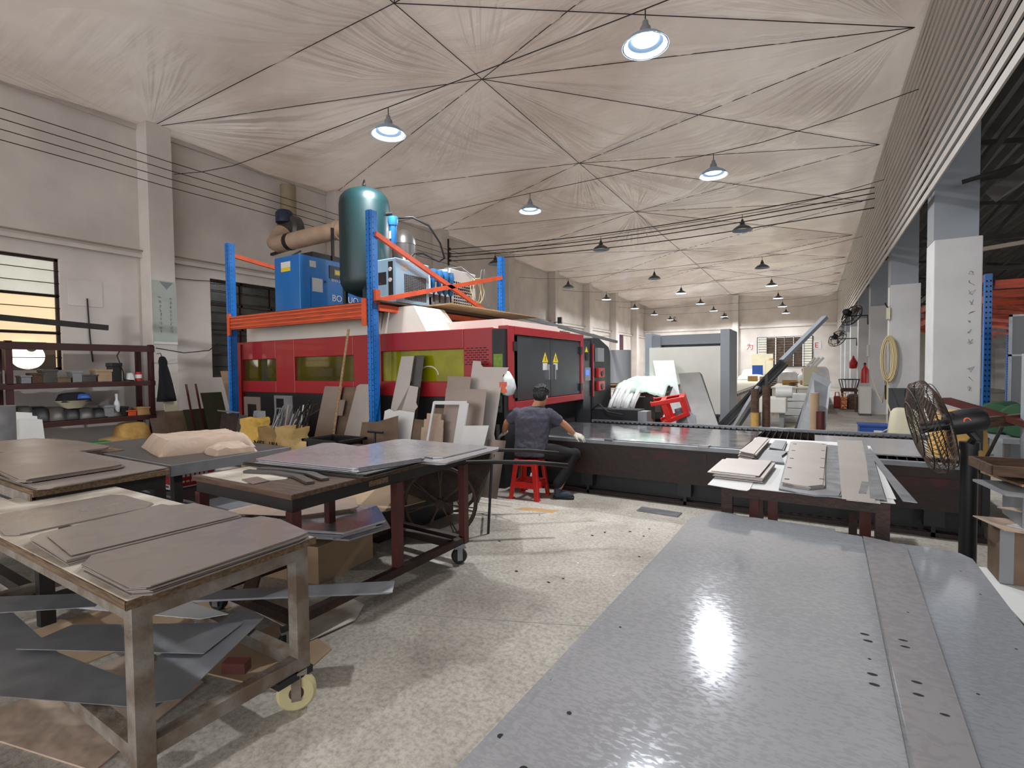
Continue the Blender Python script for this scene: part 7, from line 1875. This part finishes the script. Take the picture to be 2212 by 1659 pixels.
tr=thing('wooden_tray','brown wooden tray resting on the boards at the right edge','tray',(1.2,4.2,0.95),G)
part('floor',MB().prism([(0.755,3.70),(0.78,3.40),(1.40,3.36),(1.40,3.76)],0.935,0.945),'wood_dark',tr)
for p_,q_ in (((0.755,3.70),(0.78,3.40)),((0.78,3.40),(1.40,3.36)),((1.40,3.76),(0.755,3.70))): part('side',MB().bar((p_[0],p_[1],0.96),(q_[0],q_[1],0.96),0.016,0.05),'wood_dark',tr)
part('batten',MB().box(0.95,1.38,3.5,3.8,0.892,0.935),'wood_dark',tr)
single('carton_plinth',MB().box(0.9,1.38,3.2,3.95,0.0,0.295),'steel_dark','dark plinth under the low white sheet at the right edge','plinth')
# straw-filled frame and cabinet behind the fan
fb_=thing('bench_frame','dark steel bench with torn packing paper behind the fan','bench',(1.25,6.2,0))
for x,y in ((1.25,5.9),(1.38,6.4)): part('leg',MB().box(x-0.03,x+0.03,y-0.03,y+0.03,0,0.92),'black_paint',fb_)
part('top_bar',MB().bar((1.05,5.8,0.95),(1.55,5.95,1.02),0.06,0.09),'wood_dark',fb_); part('top_bar',MB().bar((1.1,6.3,1.15),(1.65,5.7,0.95),0.10,0.05),'frame_redbrown',fb_)
single('packing_paper',pillow(0.95,1.35,5.85,6.35,0.62,0.45,90,12,10),'straw','torn tan packing paper heaped behind the fan','packing',smooth=True)
single('packing_block',MB().box(0.98,1.32,5.9,6.3,0.0,0.62),'cardboard_grey','brown block under the torn packing paper','block')
dc=thing('grey_cabinet','tall grey cabinet at the right edge behind the wooden tray','cabinet',(1.75,5.4,0))
part('body',MB().box(1.52,2.4,5.3,5.9,0.0,1.58),'press_grey',dc,bev=0.006); part('door_seam',MB().box(1.515,1.522,5.58,5.59,0.1,1.5),'hole_dark',dc); part('slot',MB().box(1.70,1.78,5.29,5.3,1.28,1.36),'print_white',dc)
jk=thing('tan_cloth','tan printed cloth hanging on the grey cabinet','cloth',(1.7,5.28,0.95))
part('cloth',pillow(1.58,2.0,5.1,5.28,0.92,0.28,33,10,8),'kraft',jk,smooth=True)
for k,(x,y,l) in enumerate(((2.30,8.72,'front dark green drum lying on its side beyond the nearest column'),(2.16,9.05,'rear dark green drum half hidden behind the front one'))):
    d2=thing('green_drum',l,'drum',(x,y,0.58))
    part('drum',MB().lathe([(0,-0.28),(0.19,-0.28),(0.205,-0.25),(0.205,0.25),(0.19,0.28),(0,0.28)],26,(x,y,0.785),'x').rot(Matrix.Translation((x,y,0))@Matrix.Rotation(1.1,4,'Z')@Matrix.Translation((-x,-y,0))),'drum_green',d2,smooth=40)
    part('rim',MB().lathe([(0.208,-0.25),(0.214,-0.24),(0.208,-0.23)],26,(x,y,0.785),'x').rot(Matrix.Translation((x,y,0))@Matrix.Rotation(1.1,4,'Z')@Matrix.Translation((-x,-y,0))),'drum_green',d2)
bn=thing('drum_bench','grey bench carrying the green drums','bench',(2.3,9.3,0))
part('top',MB().box(1.99,2.8,8.3,9.85,0.52,0.578),'plastic_grey',bn)
for x in (2.05,2.75):
    for y in (8.4,9.75): part('leg',MB().box(x-0.03,x+0.03,y-0.03,y+0.03,0,0.52),'steel_dark',bn)
# side-bay rack: blue perforated upright, orange beams
r2=thing('side_rack','blue upright and orange beams of the pallet rack in the side bay','rack',(4,12,0))
def perf(x,y,z1):
    u=part('upright',MB().box(x-0.045,x+0.045,y-0.05,y+0.05,0,z1),'rack_blue',r2)
    h=MB(); z=0.1
    while z<z1-0.1:
        for s in (-1,1): h.box(x+s*0.024-0.009,x+s*0.024+0.009,y-0.053,y-0.05,z,z+0.03)
        z+=0.085
    part('slot_rows',h,'hole_dark',u)['kind']='stuff'
perf(2.42,11.0,2.95)
for y in (15.0,19.0,23.0): perf(2.42,y,2.95)
for y in (11.0,15.0,19.0,23.0): perf(5.6,y,2.95)
for k,y in enumerate((11.0,12.5,14.0,15.0,17.0,19.0,21.0,23.0)):
    part('cross_beam',MB().box(2.5,5.6,y-0.03,y+0.03,2.70,2.84),'rack_orange_worn',r2)
    part('cross_beam',MB().bar((2.5,y,2.80),(5.6,y+1.4,2.45),0.05,0.08),'rack_orange_worn',r2)
for x in (2.42,5.6):
    for z in (2.55,2.9): part('long_beam',MB().box(x-0.03,x+0.03,11,23,z-0.06,z+0.06),'rack_orange_worn',r2)
gc=thing('glass_cabinet','aluminium-framed cabinet with glass in the side bay','cabinet',(2.9,9.6,0))
for x in (2.42,2.72,3.06): part('frame_post',MB().box(x,x+0.03,9.9,9.94,0.9,2.2),'galv',gc)
for z in (0.9,1.6,2.17): part('frame_rail',MB().box(2.42,3.1,9.9,9.94,z,z+0.03),'galv',gc)
part('glass',MB().box(2.44,2.72,9.92,9.925,0.93,2.17),'plastic_grey',gc); part('glass',MB().box(2.75,3.06,9.92,9.925,0.93,2.17),'plastic_grey',gc)
part('base',MB().box(2.42,3.1,9.9,10.5,0.0,0.9),'press_grey',gc)
# bay roof braces seen beside the nearest column
single('roof_brace',MB().bar((1.9,8.6,3.6),(5.2,7.6,6.0),0.10,0.16),'truss','dark diagonal roof brace beside the nearest column','brace')
single('roof_pipe',MB().tube([(1.7,9.0,3.95),(4.5,8.2,4.3)],0.03,8),'wire','thin black pipe crossing the side bay under the slats','pipe')
single('pale_purlin',MB().bar((1.98,10.5,3.25),(6.0,9.8,3.55),0.05,0.06),'wire_pale','pale purlin above the orange rack beams','purlin')
# floor litter
rnd=random.Random(6)
for k in range(14):
    x,y=rnd.uniform(-2.4,-1.0),rnd.uniform(2.6,5.0)
    single('floor_scrap',MB().cbox(x,y,0.0015,rnd.uniform(.01,.03),rnd.uniform(.008,.02),0.003,rnd.uniform(0,3)),rnd.choice(['hole_dark','print_white','cart_rust']),'tiny scrap of metal or paper on the concrete floor','scrap','tiny scraps on the floor')
single('floor_plate',MB().cbox(-1.35,5.15,0.006,0.42,0.16,0.012,-0.05),'galv','flat steel plate on the floor in front of the bed foot','plate')
single('white_floor_sheet',MB().slab([(0.80,3.90,0.302),(0.84,3.15,0.302),(1.38,3.10,0.302),(1.38,3.95,0.302)],0.006),'foam_white','white sheet lying low at the right edge beside the stack','sheet')
for k in range(3):
    single('floor_channel',MB().bar((0.55,3.05+0.25*k,0.03),(1.2,3.0+0.27*k,0.03),0.06,0.05),'steel_dark','dark channel lying on the floor under the right-hand boards, %s of three'%ORD[k],'channel','channels on the floor at right')

# ----------------------------------------------------------------- lettering becomes plain meshes
bpy.context.view_layer.update()
dg = bpy.context.evaluated_depsgraph_get()
for o in TEXTS:
    me = bpy.data.meshes.new_from_object(o.evaluated_get(dg))
    n = bpy.data.objects.new(o.name, me); nm = o.name
    n.parent = o.parent; n.location = o.location; n.rotation_euler = o.rotation_euler
    bpy.data.objects.remove(o); COL.objects.link(n); n.name = nm

single('floor_tape',MB().prism([(-2.72,4.52),(-2.30,4.60),(-2.28,4.72),(-2.66,4.64)],0.0,0.001),'cardboard','worn tan tape patch on the concrete in front of the stool','tape')
single('floor_joint',MB().bar((-2.6,2.05,0.0),(-0.9,2.75,0.0),0.006,0.002),'ink_grey','thin dark expansion joint crossing the concrete floor','joint')

for k,(pl,l) in enumerate(([((-3.9,0.85),(-3.2,1.0),(-3.15,1.75),(-3.8,1.9)),'flattened brown cardboard on the floor behind the near trolley'],[((-3.1,0.55),(-2.3,0.75),(-2.5,1.25),(-3.1,1.2)),'trodden kraft paper on the floor under the near trolley'],[((-2.75,1.25),(-2.1,1.4),(-2.2,1.75),(-2.7,1.85)),'torn kraft paper on the floor by the long trolley foot'])):
    single('floor_cardboard',MB().prism(list(pl),0.0,0.006+0.001*k),('cardboard_grey','kraft','cardboard_grey')[k],l,'cardboard','flattened cardboard on the floor')
